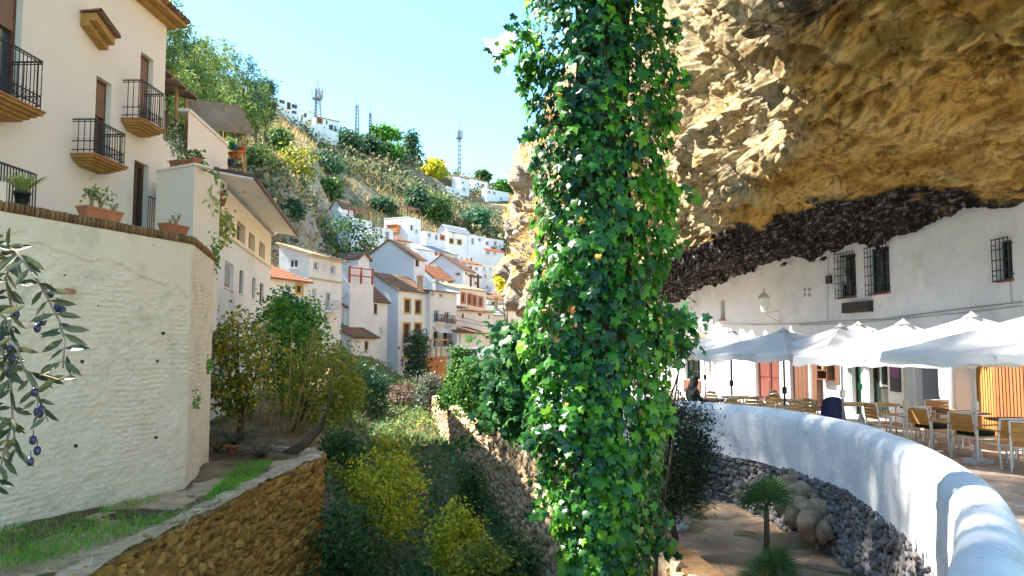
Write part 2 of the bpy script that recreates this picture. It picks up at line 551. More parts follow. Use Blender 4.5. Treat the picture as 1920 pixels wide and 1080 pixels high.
# ------------------------------------------------------------------ ground: riverbed, banks and the hill as one sheet
def lerp_tab(tab, y):
    xs, vs = zip(*tab)
    return np.interp(y, xs, vs)
XL = [(-20, -4.9), (10, -4.85), (18.5, -4.5), (22, -4.9), (30, -6.6), (44, -9.6), (60, -11.0), (80, -11.0)]
XR = [(-20, 3.0), (8, 2.3), (17, 1.2), (21, 0.5), (44, -4.3), (70, -6.2), (80, -6.6)]
BED = [(-20, -4.0), (12, -3.7), (21, -3.4), (44, -2.1), (60, -1.5), (80, -0.9)]
BANK_L = [(-20, -0.5), (20, -0.45), (40, 0.2), (60, 0.6), (80, 0.2)]
BANK_R = [(-20, -1.35), (16, -1.3), (21, -1.0), (40, -0.9), (60, -0.4), (95, 1.5)]
def sstep(a, b, x):
    t = np.clip((np.asarray(x, float) - a) / (b - a), 0, 1); return t * t * (3 - 2 * t)
def z_near(X, Y):
    bed, bl, br = lerp_tab(BED, Y), lerp_tab(BANK_L, Y), lerp_tab(BANK_R, Y)
    xl, xr = lerp_tab(XL, Y), lerp_tab(XR, Y)
    wid = np.where(Y < 19, 0.15, 2.2)
    wl_ = 1 - sstep(xl - 0.35 - wid * 0.3, xl - 0.25 + wid, X)
    wr_ = sstep(xr + 0.15, xr + 0.5, X)
    z = bed * (1 - wl_) * (1 - wr_) + bl * wl_ + br * wr_ * (1 - wl_)
    # steep unseen gorge side, added behind the near houses to shade garden and parapet
    foot = np.minimum(-13.5, -0.47 * Y - 3.0)
    return z + sstep(foot, foot - 12.5, X) * (25.0 + 5.0 * sstep(15.5, 17.5, Y) * (1 - sstep(36, 44, Y)))
_hc = [(250, 300, 80), (330, 270, 85), (450, 330, 72), (470, 400, 60), (450, 200, 125), (510, 470, 58), (510, 400, 66), (510, 330, 80), (510, 265, 115), (510, 215, 150),
       (600, 475, 68), (600, 400, 80), (600, 330, 115), (600, 280, 155), (600, 228, 178), (640, 420, 95), (640, 470, 80),
       (700, 470, 95), (700, 430, 110), (700, 370, 140), (700, 330, 175), (700, 278, 200), (800, 510, 100), (800, 460, 125), (800, 410, 150), (800, 350, 190), (800, 308, 220),
       (900, 570, 105), (900, 510, 125), (900, 460, 150), (900, 395, 200), (900, 350, 240), (960, 560, 115), (960, 450, 160), (960, 380, 240),
       (1150, 500, 120), (1150, 350, 250), (640, 665, 60), (720, 690, 70), (770, 708, 74), (850, 668, 85), (900, 658, 92), (960, 655, 95), (610, 665, 52), (680, 560, 78), (760, 560, 90), (840, 600, 98)]
_pts = [P(*c) for c in _hc]
_pts += [Vector(p) for p in ((-150, 400, 52), (-60, 400, 52), (0, 400, 50), (100, 400, 50), (-150, 150, 55), (-120, 80, 45), (-70, 60, 38), (-45, 40, 30), (-45, 10, 30), (80, 100, 30), (60, 60, 25), (100, 200, 50),
                               (-150, 650, 50), (150, 650, 48))]
for y in (38, 48):
    for x in (-40, -30, -14, -10, -7, -3, 3):
        _pts.append(Vector((x, y, float(z_near(np.array(float(x)), np.array(float(y)))))))
_PA = np.array([(p.x, p.y) for p in _pts]); _PZ = np.array([p.z for p in _pts])
_D = np.linalg.norm(_PA[:, None] - _PA[None], axis=2)
_n = len(_PA)
_A = np.zeros((_n + 3, _n + 3)); _A[:_n, :_n] = _D - np.eye(_n) * 0.8
_A[:_n, _n] = 1; _A[:_n, _n + 1:] = _PA; _A[_n, :_n] = 1; _A[_n + 1:, :_n] = _PA.T
_W = np.linalg.solve(_A, np.concatenate([_PZ, np.zeros(3)]))
def z_hill(X, Y):
    q = np.stack([X, Y], -1)
    d = np.linalg.norm(q[..., None, :] - _PA, axis=-1)
    return d @ _W[:_n] + _W[_n] + q @ _W[_n + 1:]
def z_ground(X, Y, rough=True):
    X = np.asarray(X, float); Y = np.asarray(Y, float)
    b = sstep(46, 60, Y)
    zn = z_near(X, np.minimum(Y, 80)); zh = z_hill(X, Y)
    z = zn * (1 - b) + zh * b
    # the town stands on cut terraces below the natural slope
    u = X / np.maximum(Y, 1)
    z = z - 5.0 * sstep(62, 76, Y) * (1 - sstep(138, 158, Y)) * sstep(-.27, -.22, u) * (1 - sstep(.02, .06, u))
    if rough:
        p = np.stack([X, Y, np.zeros_like(X)], -1)
        z = z + fbm(p * 0.09, 5, 3) * 1.5 * sstep(62, 100, Y) + fbm(p * 0.9, 4, 9) * 0.12
        # rocky ledges on the steep bluff behind the near houses
        z = z + np.abs(fbm(p * 0.22, 4, 21)) * 2.2 * sstep(56, 64, Y) * (1 - sstep(90, 120, Y)) * (1 - sstep(-24, -14, X))
    return z

ys = np.concatenate([np.arange(-22, 0, 2.0), np.arange(0, 50, 0.45), np.arange(50, 130, 0.9), np.arange(130, 260, 2.0), np.arange(260, 700, 20.0)])
us = np.concatenate([np.linspace(-3.2, -0.62, 14)[:-1], np.linspace(-0.62, 0.32, 210), np.linspace(0.32, 2.2, 16)[1:]])
YY, UU = np.meshgrid(ys, us, indexing='ij')
XX = UU * np.maximum(YY * 0.85 + 9, 9)
ZZ = z_ground(XX, YY)
def m_ground():
    m, N, L, b = _nt('hill_ground')
    geo = N.new('ShaderNodeNewGeometry')
    def noise(sc, det=7, ro=0.6):
        n = N.new('ShaderNodeTexNoise'); n.inputs['Scale'].default_value = sc; n.inputs['Detail'].default_value = det; n.inputs['Roughness'].default_value = ro
        L.new(geo.outputs['Position'], n.inputs['Vector']); return n
    n1, n2, n3 = noise(0.10), noise(1.1), noise(0.045, 5)
    earth = ramp(N, [(0.3, (0.13, 0.085, 0.05)), (0.5, (0.30, 0.20, 0.10)), (0.68, (0.42, 0.30, 0.15))]); L.new(n2.outputs['Fac'], earth.inputs['Fac'])
    green = ramp(N, [(0.35, (0.05, 0.07, 0.025)), (0.65, (0.14, 0.14, 0.05))]); L.new(n2.outputs['Fac'], green.inputs['Fac'])
    mr = N.new('ShaderNodeMapRange'); mr.inputs['From Min'].default_value = 0.47; mr.inputs['From Max'].default_value = 0.58
    L.new(n1.outputs['Fac'], mr.inputs['Value'])
    mx = N.new('ShaderNodeMix'); mx.data_type = 'RGBA'
    L.new(mr.outputs['Result'], mx.inputs['Factor']); L.new(earth.outputs['Color'], mx.inputs['A']); L.new(green.outputs['Color'], mx.inputs['B'])
    # bare rock on steep faces
    sp = N.new('ShaderNodeSeparateXYZ'); L.new(geo.outputs['Normal'], sp.inputs[0])
    rk = N.new('ShaderNodeMapRange'); rk.inputs['From Min'].default_value = 0.80; rk.inputs['From Max'].default_value = 0.62
    L.new(sp.outputs['Z'], rk.inputs['Value'])
    rock = ramp(N, [(0.3, (0.22, 0.17, 0.12)), (0.6, (0.52, 0.42, 0.30))]); L.new(n2.outputs['Fac'], rock.inputs['Fac'])
    m2 = N.new('ShaderNodeMix'); m2.data_type = 'RGBA'
    L.new(rk.outputs['Result'], m2.inputs['Factor']); L.new(mx.outputs['Result'], m2.inputs['A']); L.new(rock.outputs['Color'], m2.inputs['B'])
    L.new(m2.outputs['Result'], b.inputs['Base Color'])
    b.inputs['Roughness'].default_value = 0.95; b.inputs['Specular IOR Level'].default_value = 0.1
    bp = N.new('ShaderNodeBump'); bp.inputs['Distance'].default_value = 0.25
    nb = noise(2.2, 9, 0.7); L.new(nb.outputs['Fac'], bp.inputs['Height']); L.new(bp.outputs['Normal'], b.inputs['Normal'])
    return m
h_, w_ = XX.shape
idx = np.arange(h_ * w_).reshape(h_, w_)
fc = np.stack([idx[:-1, :-1], idx[:-1, 1:], idx[1:, 1:], idx[1:, :-1]], -1).reshape(-1, 4)
ground = np_mesh('ground', np.stack([XX, YY, ZZ], -1).reshape(-1, 3), fc, m_ground(), None, True)
struct(ground)

def zg(x, y, rough=True):
    return float(z_ground(np.array(float(x)), np.array(float(y)), rough))

def hill_at(px, py, y0=50.0, y1=420.0):
    """first place on the ground seen at a pixel"""
    d = ray(px, py)
    yy = np.linspace(y0, y1, 900)
    X = d.x / d.y * yy; Z = CZ + d.z / d.y * yy
    g = z_ground(X, yy)
    k = np.where(g >= Z)[0]
    if len(k) == 0: i = int(np.argmax(g - Z))
    else: i = int(k[0])
    return Vector((X[i], yy[i], g[i]))
# ------------------------------------------------------------------ white town on the far bank and the hill
M_OPEN = pmat('plain_dark_glass', (0.05, 0.055, 0.065), None, rough=0.2, spec=0.5)  # evenly dark glass of the balcony doors
M_SHUT = pmat('grey_shutter', (0.42, 0.42, 0.42), (0.34, 0.34, 0.35), 5, 0.7)
M_ORANGE = pmat('orange_brick', (0.58, 0.24, 0.10), (0.48, 0.19, 0.09), 3, 0.85, 0.01, 8)
M_BEIGE = pmat('beige_render', (0.55, 0.42, 0.26), (0.47, 0.35, 0.22), 1.5, 0.9, 0.01, 6)
M_REDTRIM = pmat('red_painted_trim', (0.42, 0.10, 0.06), None, rough=0.7)
M_RED_RENDER = pmat('red_render', (0.50, 0.18, 0.10), (0.42, 0.15, 0.09), 2, 0.9)
M_PINKRED = pmat('flower_mix', (0.6, 0.1, 0.08), (0.5, 0.3, 0.1), 8, 0.8)

def window_part(t, fc, s0, s1, z0, z1, kind, depth=0.16):
    w, h = s1 - s0, z1 - z0
    fw = min(0.07, w * 0.14)
    col_ = {'w': M_FRAME, 'b': M_BROWNWOOD, 'o': M_BROWNWOOD, 'd': M_BROWNWOOD, 's': M_FRAME, 'r': M_ORANGE}[kind]
    mb = MB()
    o0, o1 = -depth, -depth + 0.06
    mb.fbox(fc, s0, s0 + fw, z0, z1, o0, o1); mb.fbox(fc, s1 - fw, s1, z0, z1, o0, o1)
    mb.fbox(fc, s0 + fw, s1 - fw, z0, z0 + fw, o0, o1); mb.fbox(fc, s0 + fw, s1 - fw, z1 - fw, z1, o0, o1)
    mb.fbox(fc, (s0 + s1) / 2 - fw * .4, (s0 + s1) / 2 + fw * .4, z0 + fw, z1 - fw, o0, o1)
    win = mb.build('window', col_, t)
    pm = {'w': M_GLASS, 'b': M_BROWNWOOD, 'o': M_BROWNWOOD, 'd': M_OPEN, 's': M_SHUT, 'r': M_BROWNWOOD}[kind]
    pb = MB().fbox(fc, s0 + 0.002, s1 - 0.002, z0 + 0.002, z1 - 0.002, -depth - 0.05, -depth + 0.012)
    if kind in 'bos':      # slatted shutter leaves
        n = max(3, int(h / 0.16))
        for i in range(n):
            zz = z0 + fw + (h - 2 * fw) * (i + 0.5) / n
            pb.fbox(fc, s0 + fw, s1 - fw, zz - 0.03, zz + 0.02, -depth + 0.012, -depth + 0.035)
    pb.build('pane', pm, win)
    if kind in 'or':
        e = min(0.16, w * 0.25)
        mb = MB()
        mb.fbox(fc, s0 - e, s0, z0 - e, z1 + e, -0.01, 0.03); mb.fbox(fc, s1, s1 + e, z0 - e, z1 + e, -0.01, 0.03)
        mb.fbox(fc, s0, s1, z1, z1 + e, -0.01, 0.03); mb.fbox(fc, s0, s1, z0 - e, z0, -0.01, 0.06)
        mb.build('surround', M_OCHRE if kind == 'o' else M_ORANGE, win)
    else:
        MB().fbox(fc, s0 - 0.06, s1 + 0.06, z0 - 0.07, z0 - 0.002, -0.02, 0.07).build('sill', M_FARWHITE, win)
    return win

def small_balcony(t, fc, s0, s1, z, h=1.0, out=0.6, mat=None, flowers=False):
    mat = mat or M_IRON
    b = MB().fbox(fc, s0, s1, z - 0.14, z, -0.03, out).build('balcony', M_FARWHITE, t)
    rl = MB()
    r = 0.02
    rl.tube([fc.at(s0 + .03, z + h, 0), fc.at(s0 + .03, z + h, out - .03), fc.at(s1 - .03, z + h, out - .03), fc.at(s1 - .03, z + h, 0)], r, 5)
    rl.tube([fc.at(s0 + .03, z + .1, 0), fc.at(s0 + .03, z + .1, out - .03), fc.at(s1 - .03, z + .1, out - .03), fc.at(s1 - .03, z + .1, 0)], r, 5)
    n = max(4, int((s1 - s0) / 0.14))
    for i in range(n + 1):
        a = s0 + .03 + (s1 - s0 - .06) * i / n
        rl.tube([fc.at(a, z, out - .03), fc.at(a, z + h, out - .03)], 0.013, 4)
    for i in range(1, 4):
        for a in (s0 + .03, s1 - .03):
            rl.tube([fc.at(a, z, out * i / 4), fc.at(a, z + h, out * i / 4)], 0.013, 4)
    rl.build('railing', mat, b)
    if flowers:
        c = [fc.at(s0 + (s1 - s0) * k, z + 0.25, out + .05) for k in (0.3, 0.7)]
        for q in c:
            n = 60
            pos = np.array(q) + NR.normal(size=(n, 3)) * 0.16
            leaves('flowers', pos, rdir(n, .5), rdir(n), 0.14, T_DIA, L_FLOWER, b)['kind'] = 'stuff'
    return b

L_FLOWER = leafmat('balcony_flowers', [(0.05, 0.12, 0.03), (0.08, 0.2, 0.04), (0.5, 0.06, 0.06), (0.55, 0.2, 0.08)])

def house(name, label, xL, xM, xR, yT, yB, Y, a=68, roof='flat', h=1.2, wR=(), wL=(), found=2.5, wall=None, tile=None, bR=(), over=0.25, eaves=True, group=None, depth2=None, cat='house'):
    """xL/xM/xR: picture columns of the left edge, the near corner and the right edge; yT/yB its top and foot"""
    wall = wall or M_FARWHITE; tile = tile or M_TILE
    a = math.radians(a)
    d1 = Vector((math.cos(a), math.sin(a))); d2 = Vector((-math.sin(a), math.cos(a)))
    T, B = P(xM, yT, Y), P(xM, yB, Y)
    Mx, My, zT, zB = T.x, Y, T.z, B.z
    Mx = PX(xM, Y, (zT + zB) / 2)
    dz = (zT + zB) / 2 - CZ
    def solve(px, d):
        u = (px - 960) / F
        return (u * (My * CT + dz * ST) - Mx) / (d.x - u * d.y * CT)
    w1 = max(1.0, min(30, solve(xR, d1)))
    w2 = solve(xL, d2) if depth2 is None else depth2
    w2 = max(2.0, min(30, w2))
    Mc = Vector((Mx, My))
    A, Bq, Cq, Dq = Mc, Mc + d1 * w1, Mc + d1 * w1 + d2 * w2, Mc + d2 * w2
    fR = Face(A, Bq, 1); fL = Face(Dq, A, 1); fB = Face(Bq, Cq, 1); fK = Face(Cq, Dq, 1)
    z0 = zB - found
    t = thing(name, label, cat, (Mx, My, z0), 0, group)
    hR, hL = [], []
    def conv(fc, r, L):
        s0, s1, c, d = fc.rect(*r[:4])
        s0, s1 = max(s0, 0.15), min(s1, L - 0.15)
        d = min(d, zT - 0.12)
        return (s0, s1, c, d) if s1 - s0 > 0.15 and d - c > 0.15 else None
    wr = [(conv(fR, r, w1), r[4] if len(r) > 4 else 'w') for r in wR]; wr = [q for q in wr if q[0]]
    wl2 = [(conv(fL, r, w2), r[4] if len(r) > 4 else 'w') for r in wL]; wl2 = [q for q in wl2 if q[0]]
    mb = MB()
    mb.panel(fR, 0, w1, z0, zT, [q[0] for q in wr]); mb.panel(fL, 0, w2, z0, zT, [q[0] for q in wl2])
    mb.panel(fB, 0, w2, z0, zT); mb.panel(fK, 0, w1, z0, zT)
    v3 = lambda p, z: Vector((p.x, p.y, z))
    rb = MB()
    if roof == 'flat':
        ph = min(h, 0.5)
        mb.add([v3(A, zT - ph), v3(Bq, zT - ph), v3(Cq, zT - ph), v3(Dq, zT - ph)], [(0, 1, 2, 3)])
        for fc_, L_ in ((fR, w1), (fL, w2), (fB, w2), (fK, w1)):
            e = 0.05
            rb.fbox(fc_, -e, L_ + e, zT, zT + 0.10, -0.22, 0.05 if fc_ in (fR, fK) else 0.045)
        rb.build('parapet_cap', wall, t)
    elif roof == 'gableL':
        m0, m1 = (A + Dq) / 2, (Bq + Cq) / 2
        mb.add([v3(Dq, zT), v3(A, zT), v3(m0, zT + h)], [(0, 1, 2)]); mb.add([v3(Bq, zT), v3(Cq, zT), v3(m1, zT + h)], [(0, 1, 2)])
        k = over / (w2 / 2) ; o2 = d2 * over; o1 = d1 * over
        rb.tiles(v3(A - o2 - o1, zT - h * k + .06), v3(Bq - o2 + o1, zT - h * k + .06), v3(m0 - o1, zT + h + .06), v3(m1 + o1, zT + h + .06))
        rb.tiles(v3(Dq + o2 - o1, zT - h * k + .06), v3(Cq + o2 + o1, zT - h * k + .06), v3(m0 - o1, zT + h + .06), v3(m1 + o1, zT + h + .06))
    elif roof == 'gableR':
        m0, m1 = (A + Bq) / 2, (Dq + Cq) / 2
        mb.add([v3(A, zT), v3(Bq, zT), v3(m0, zT + h)], [(0, 1, 2)]); mb.add([v3(Cq, zT), v3(Dq, zT), v3(m1, zT + h)], [(0, 1, 2)])
        k = over / (w1 / 2); o2 = d2 * over; o1 = d1 * over
        rb.tiles(v3(A - o1 - o2, zT - h * k + .06), v3(Dq - o1 + o2, zT - h * k + .06), v3(m0 - o2, zT + h + .06), v3(m1 + o2, zT + h + .06))
        rb.tiles(v3(Bq + o1 - o2, zT - h * k + .06), v3(Cq + o1 + o2, zT - h * k + .06), v3(m0 - o2, zT + h + .06), v3(m1 + o2, zT + h + .06))
    elif roof == 'shedR':       # eave over the right face, rising away from it
        mb.add([v3(Dq, zT), v3(A, zT), v3(Dq, zT + h)], [(0, 1, 2)]); mb.add([v3(Bq, zT), v3(Cq, zT), v3(Cq, zT + h)], [(0, 1, 2)])
        mb.add([v3(Cq, zT), v3(Dq, zT), v3(Dq, zT + h), v3(Cq, zT + h)], [(0, 1, 2, 3)])
        k = over / w2; o2 = d2 * over; o1 = d1 * over * .6
        rb.tiles(v3(A - o2 - o1, zT - h * k + .06), v3(Bq - o2 + o1, zT - h * k + .06), v3(Dq + o2 - o1, zT + h * (1 + k) + .06), v3(Cq + o2 + o1, zT + h * (1 + k) + .06))
    elif roof == 'shedL':       # eave over the left face, rising along the right one
        mb.add([v3(A, zT), v3(Bq, zT), v3(Bq, zT + h)], [(0, 1, 2)]); mb.add([v3(Cq, zT), v3(Dq, zT), v3(Cq, zT + h)], [(0, 1, 2)])
        mb.add([v3(Bq, zT), v3(Cq, zT), v3(Cq, zT + h), v3(Bq, zT + h)], [(0, 1, 2, 3)])
        k = over / w1; o2 = d2 * over * .6; o1 = d1 * over
        rb.tiles(v3(A - o1 - o2, zT - h * k + .06), v3(Dq - o1 + o2, zT - h * k + .06), v3(Bq + o1 - o2, zT + h * (1 + k) + .06), v3(Cq + o1 + o2, zT + h * (1 + k) + .06))
    mb.build('wall', wall, t)
    if roof != 'flat': rb.build('roof', tile, t)
    for (s0, s1, c, d), kind in wr: window_part(t, fR, s0, s1, c, d, kind)
    for (s0, s1, c, d), kind in wl2: window_part(t, fL, s0, s1, c, d, kind)
    for r in bR:
        s0, s1, c, d = fR.rect(*r[:4])
        small_balcony(t, fR, max(s0, .05), min(s1, w1 - .05), c, d - c, 0.6, r[5] if len(r) > 5 else None, len(r) > 4 and r[4])
    return dict(t=t, fR=fR, fL=fL, w1=w1, w2=w2, zT=zT, A=A, d1=d1, d2=d2, B=Bq, C=Cq, D=Dq)

def chimney(hs, px, py0, py1, Y, w=0.55):
    a, b = P(px, py0, Y), P(px, py1, Y)
    mb = MB().box(a.x - w / 2, a.x + w / 2, Y - w / 2, Y + w / 2, b.z - 1.2, a.z - .25)
    mb.box(a.x - w * .62, a.x + w * .62, Y - w * .62, Y + w * .62, a.z - .248, a.z - .15)
    mb.box(a.x - w * .3, a.x + w * .3, Y - w * .3, Y + w * .3, a.z - .148, a.z)
    mb.build('chimney', M_BEIGE, hs['t'])

def pole_railing(t, fc, s0, s1, z, h, out, mat):
    mb = MB()
    for zz in (z + h, z + h * .5):
        mb.fbox(fc, s0, s1, zz - .04, zz + .04, out - .04, out + .04)
    n = max(2, int((s1 - s0) / 1.2))
    for i in range(n + 1):
        a = s0 + (s1 - s0) * i / n
        mb.fbox(fc, a - .06, a + .06, z, z + h + .1, out - .065, out + .065)
    return mb.build('terrace_railing', mat, t)

# ---- row along the river, near to far
house('white_house', 'low white house with red tiled lean-to roof at the start of the far row', 480, 500, 577, 520, 690, 45, 70, 'shedR', 1.5,
      wR=[(556, 536, 566, 549, 'o'), (512, 545, 518, 553, 'w')], tile=M_TILERED, depth2=4)
hA = house('white_house', 'three storey white house with a grey double window on its shaded end', 521, 578, 640, 477, 690, 52, 74, 'shedR', 0.7,
      wR=[(588, 491, 598, 507, 'w'), (620, 498, 629, 514, 'w'), (585, 541, 594, 560, 's'), (611, 548, 621, 578, 'w'), (579, 587, 588, 603, 's'), (607, 592, 617, 612, 's')],
      wL=[(542, 486, 558, 502, 'w')], bR=[(608, 564, 626, 582, False, M_STEEL)], tile=M_BEIGE)
s_ = hA['fR']; z_ = s_.hit(600, 524)[1]
MB().fbox(s_, 0, hA['w1'], z_ - .06, z_ + .06, -0.01, 0.04).build('string_course', M_BEIGE, hA['t'])
house('white_house', 'white house with an open roof terrace fenced by a red brown railing', 640, 656, 700, 500, 600, 62, 66, 'flat', 0.4, wL=[], found=6)
hT = house('white_house', 'small white rooftop room with rounded gable above the red railed terrace', 640, 672, 692, 484, 530, 66, 66, 'gableR', 0.5, found=5)
rf = Face(P(655, 540, 61.5), P(698, 540, 63.5), 1); zr = rf.hit(676, 532)[1]
pole_railing(hT['t'], rf, 0, rf.L, zr, 1.2, 0.0, M_REDTRIM)
house('white_house', 'big pale house with a wide shaded gable above the lower roofs', 683, 776, 796, 483, 600, 88, 72, 'gableL', 2.1, wR=[(779, 485, 786, 500, 'b')], found=6)
house('white_house', 'white house with a plain lean-to tile roof and four narrow windows', 640, 677, 726, 561, 690, 66, 66, 'shedR', 1.7,
      wR=[(690, 568, 697, 587, 'b'), (701, 570, 708, 589, 'b'), (689, 611, 696, 623, 's'), (712, 613, 718, 626, 's')])
house('white_house', 'narrow white house wing under a small brown lean-to roof', 637, 645, 677, 575, 690, 62, 66, 'shedR', 1.1, wR=[(653, 583, 658, 593, 'b')])
house('white_cottage', 'low white cottage with mossy brown tile roof beside the riverside trees', 634, 659, 706, 632, 700, 60, 64, 'shedR', 0.95,
      wR=[(684, 640, 691, 656, 'b'), (666, 638, 671, 644, 'w')], cat='cottage')
hC = house('white_house', 'tall white house with ochre framed windows and a long shaded gable wall', 650, 746, 806, 543, 715, 74, 63, 'gableL', 1.7,
      wR=[(759, 562, 769, 585, 'o'), (779, 564, 789, 587, 'o'), (757, 607, 768, 643, 'o'), (778, 607, 789, 640, 'o'), (757, 652, 766, 668, 'b')],
      bR=[(754, 627, 771, 643, True), (776, 626, 792, 641, True)])
chimney(hC, 788, 515, 537, 78)
f_ = hC['fR']; s0, s1, c, d = f_.rect(754, 645, 769, 652)
MB().prism([f_.at(s0, d, 0.01), f_.at(s1, d, 0.01), f_.at(s1, c, .35), f_.at(s0, c, .35)], f_.at(0, 0.05) - f_.at(0, 0)).build('window_awning', pmat('yellow_cloth', (0.75, 0.45, 0.04), None, rough=.8), hC['t'])
MB().fbox(f_, s0, s1, *(lambda q: (q[2], q[3]))(f_.rect(754, 667, 769, 672)), 0.005, 0.12).build('window_box', M_OCHRE, hC['t'])
hD = house('white_house', 'white house with flower balconies, small awnings and a long iron balcony', 800, 806, 856, 546, 700, 78, 60, 'shedR', 0.7,
      wR=[(806, 546, 813, 555, 'w'), (823, 549, 830, 558, 'w'), (814, 581, 823, 603, 'w'), (834, 584, 843, 606, 'w'), (813, 622, 821, 648, 'd'), (831, 624, 839, 649, 'd'), (803, 622, 808, 634, 's')],
      bR=[(812, 590, 826, 604, True), (832, 592, 846, 607, True), (811, 630, 847, 650, True)], depth2=6)
for q in ((812, 612, 830, 624), (832, 613, 850, 625)):
    s0, s1, c, d = hD['fR'].rect(*q)
    MB().prism([hD['fR'].at(s0, d, 0.01), hD['fR'].at(s1, d, 0.01), hD['fR'].at(s1, c, .8), hD['fR'].at(s0, c, .8)], (0, 0, .04)).build('awning', M_FRAME, hD['t'])
hE = house('white_house', 'white house with four orange framed windows under a tiled cornice', 816, 862, 912, 541, 640, 92, 60, 'shedR', 0.8,
      wR=[(865, 550, 872, 567, 'r'), (877, 552, 884, 570, 'r'), (887, 555, 894, 572, 'r'), (898, 558, 905, 574, 'r')], tile=M_BEIGE, found=5)
hF = house('white_house', 'white house with a brown tiled pergola terrace behind the orange windows', 790, 811, 893, 520, 600, 100, 62, 'shedR', 1.6,
      wR=[(818, 523, 824, 532, 'w'), (828, 524, 833, 533, 'w'), (840, 526, 850, 533, 'w')], tile=M_TILERED, found=6)
pf = hF['fR']
for px in (857, 874, 888):
    s0, zt = pf.hit(px, 515); _, zb = pf.hit(px, 545)
    MB().fbox(pf, s0 - .12, s0 + .12, zb, zt, 0.6, 0.84).build('pergola_post', M_BROWNWOOD, hF['t'])
s0, zt = pf.hit(848, 512); s1, _ = pf.hit(893, 518)
MB().fbox(pf, s0, s1, zt - .25, zt, 0.5, 0.9).build('pergola_beam', M_BROWNWOOD, hF['t'])
house('white_house', 'long plain white house wall with overhead wires below the orange windows', 850, 856, 925, 582, 690, 84, 58, 'shedR', 0.9, wR=[(866, 588, 870, 597, 'b'), (897, 584, 903, 592, 'b'), (915, 590, 919, 598, 'w')], depth2=5)
house('white_house', 'low white house with brown tile roof and four small ground floor windows', 850, 857, 910, 624, 700, 80, 57, 'shedR', 1.0,
      wR=[(860, 627, 864, 640, 's'), (873, 628, 877, 640, 's'), (882, 629, 886, 641, 'b'), (889, 629, 893, 641, 's')], depth2=4)
house('white_shed', 'tiny white outbuilding with red tile roof near the parked van', 895, 899, 925, 634, 690, 84, 56, 'shedR', 0.55, tile=M_TILERED, depth2=3, cat='shed')
hG = house('white_house', 'white house with slate blue roof and white chimney at the row end', 884, 912, 948, 588, 680, 98, 55, 'gableL', 1.0, wR=[(920, 597, 926, 606, 'b'), (930, 600, 936, 608, 'w')], tile=M_SHUT, found=5)
chimney(hG, 930, 556, 578, 101)
house('white_house', 'white house with ochre cornice half hidden behind the ivy bush', 905, 935, 1010, 582, 690, 106, 52, 'shedR', 0.8, tile=M_BEIGE, wR=[(945, 597, 951, 606, 'b'), (958, 598, 964, 608, 'w')])

# ---- houses climbing the hill
house('white_house', 'small white gabled house at the upper left end of the town', 627, 640, 662, 388, 412, 112, 60, 'gableL', 1.2, found=6)
hU = house('white_house', 'white house with red railed balcony below the small gabled one', 640, 655, 697, 408, 440, 108, 60, 'flat', .3, wR=[(663, 416, 668, 424, 'w'), (677, 419, 682, 427, 'w')], found=6)
pole_railing(hU['t'], hU['fR'], 0, hU['w1'], hU['zT'] + .12, 1.3, -0.15, M_REDTRIM)
house('white_house', 'white box house with a flat roof left of the orange balcony', 690, 702, 737, 426, 470, 102, 58, 'flat', .4, wR=[(712, 432, 717, 440, 'w'), (723, 434, 730, 449, 'w')], found=7)
hV = house('white_house', 'tall white house with shaded side wall and roof pergola', 720, 765, 789, 407, 460, 116, 64, 'flat', .4, wR=[(770, 422, 774, 432, 'b'), (779, 430, 783, 438, 'w')], found=8)
s0, s1, c, d = hV['fL'].rect(732, 424, 750, 438)
MB().fbox(hV['fL'], s0, s1, c, d, 0.0, 1.0).fbox(hV['fL'], s0 - .1, s1 + .1, d, d + .12, 0, 1.1).build('closed_balcony', M_ORANGE, hV['t'])
for k in (0.05, 0.95):
    for w in (0.1, 0.9):
        p = hV['A'] + hV['d1'] * hV['w1'] * k + hV['d2'] * hV['w2'] * .45 * w
        MB().box(p.x - .08, p.x + .08, p.y - .08, p.y + .08, hV['zT'], hV['zT'] + 1.6).build('pergola_post', M_BROWNWOOD, hV['t'])
p0 = hV['A']; q0 = hV['A'] + hV['d1'] * hV['w1']; e0 = hV['d2'] * hV['w2'] * .45
MB().prism([(p0.x, p0.y, hV['zT'] + 1.6), (q0.x, q0.y, hV['zT'] + 1.6), (q0.x + e0.x, q0.y + e0.y, hV['zT'] + 1.6), (p0.x + e0.x, p0.y + e0.y, hV['zT'] + 1.6)], (0, 0, .1)).build('pergola_roof', M_BROWNWOOD, hV['t'])
house('white_house', 'white house with orange trimmed terrace and blue door on the upper street', 785, 798, 838, 434, 475, 120, 56, 'flat', .4, wR=[(803, 437, 808, 445, 'w'), (816, 440, 821, 450, 'w'), (826, 442, 833, 449, 'r')], found=7)
house('white_house', 'long white house with two square pale framed windows, upper street', 826, 840, 880, 432, 480, 128, 54, 'gableL', 1.0, wR=[(843, 448, 850, 456, 'o'), (858, 450, 865, 458, 'o'), (848, 434, 853, 438, 'w')], tile=M_SHUT, found=8)
house('white_house', 'white house with orange balcony at the right end of upper street', 868, 878, 908, 440, 485, 132, 54, 'flat', .4, wR=[(884, 446, 889, 458, 'w'), (897, 446, 902, 453, 'w')], found=8)
house('white_house', 'low white house with dark flat roof and two brown doors', 760, 780, 852, 466, 510, 112, 56, 'shedR', 0.9, wR=[(816, 464, 820, 478, 'r'), (824, 466, 831, 480, 'r'), (841, 468, 847, 478, 'w'), (790, 462, 800, 470, 'b')], tile=M_SHUT, found=6)
house('white_house', 'pale house with low wide shaded gable right of the big gable', 792, 868, 890, 505, 560, 104, 74, 'gableL', 2.0, wR=[(872, 507, 877, 515, 'w')], found=6)
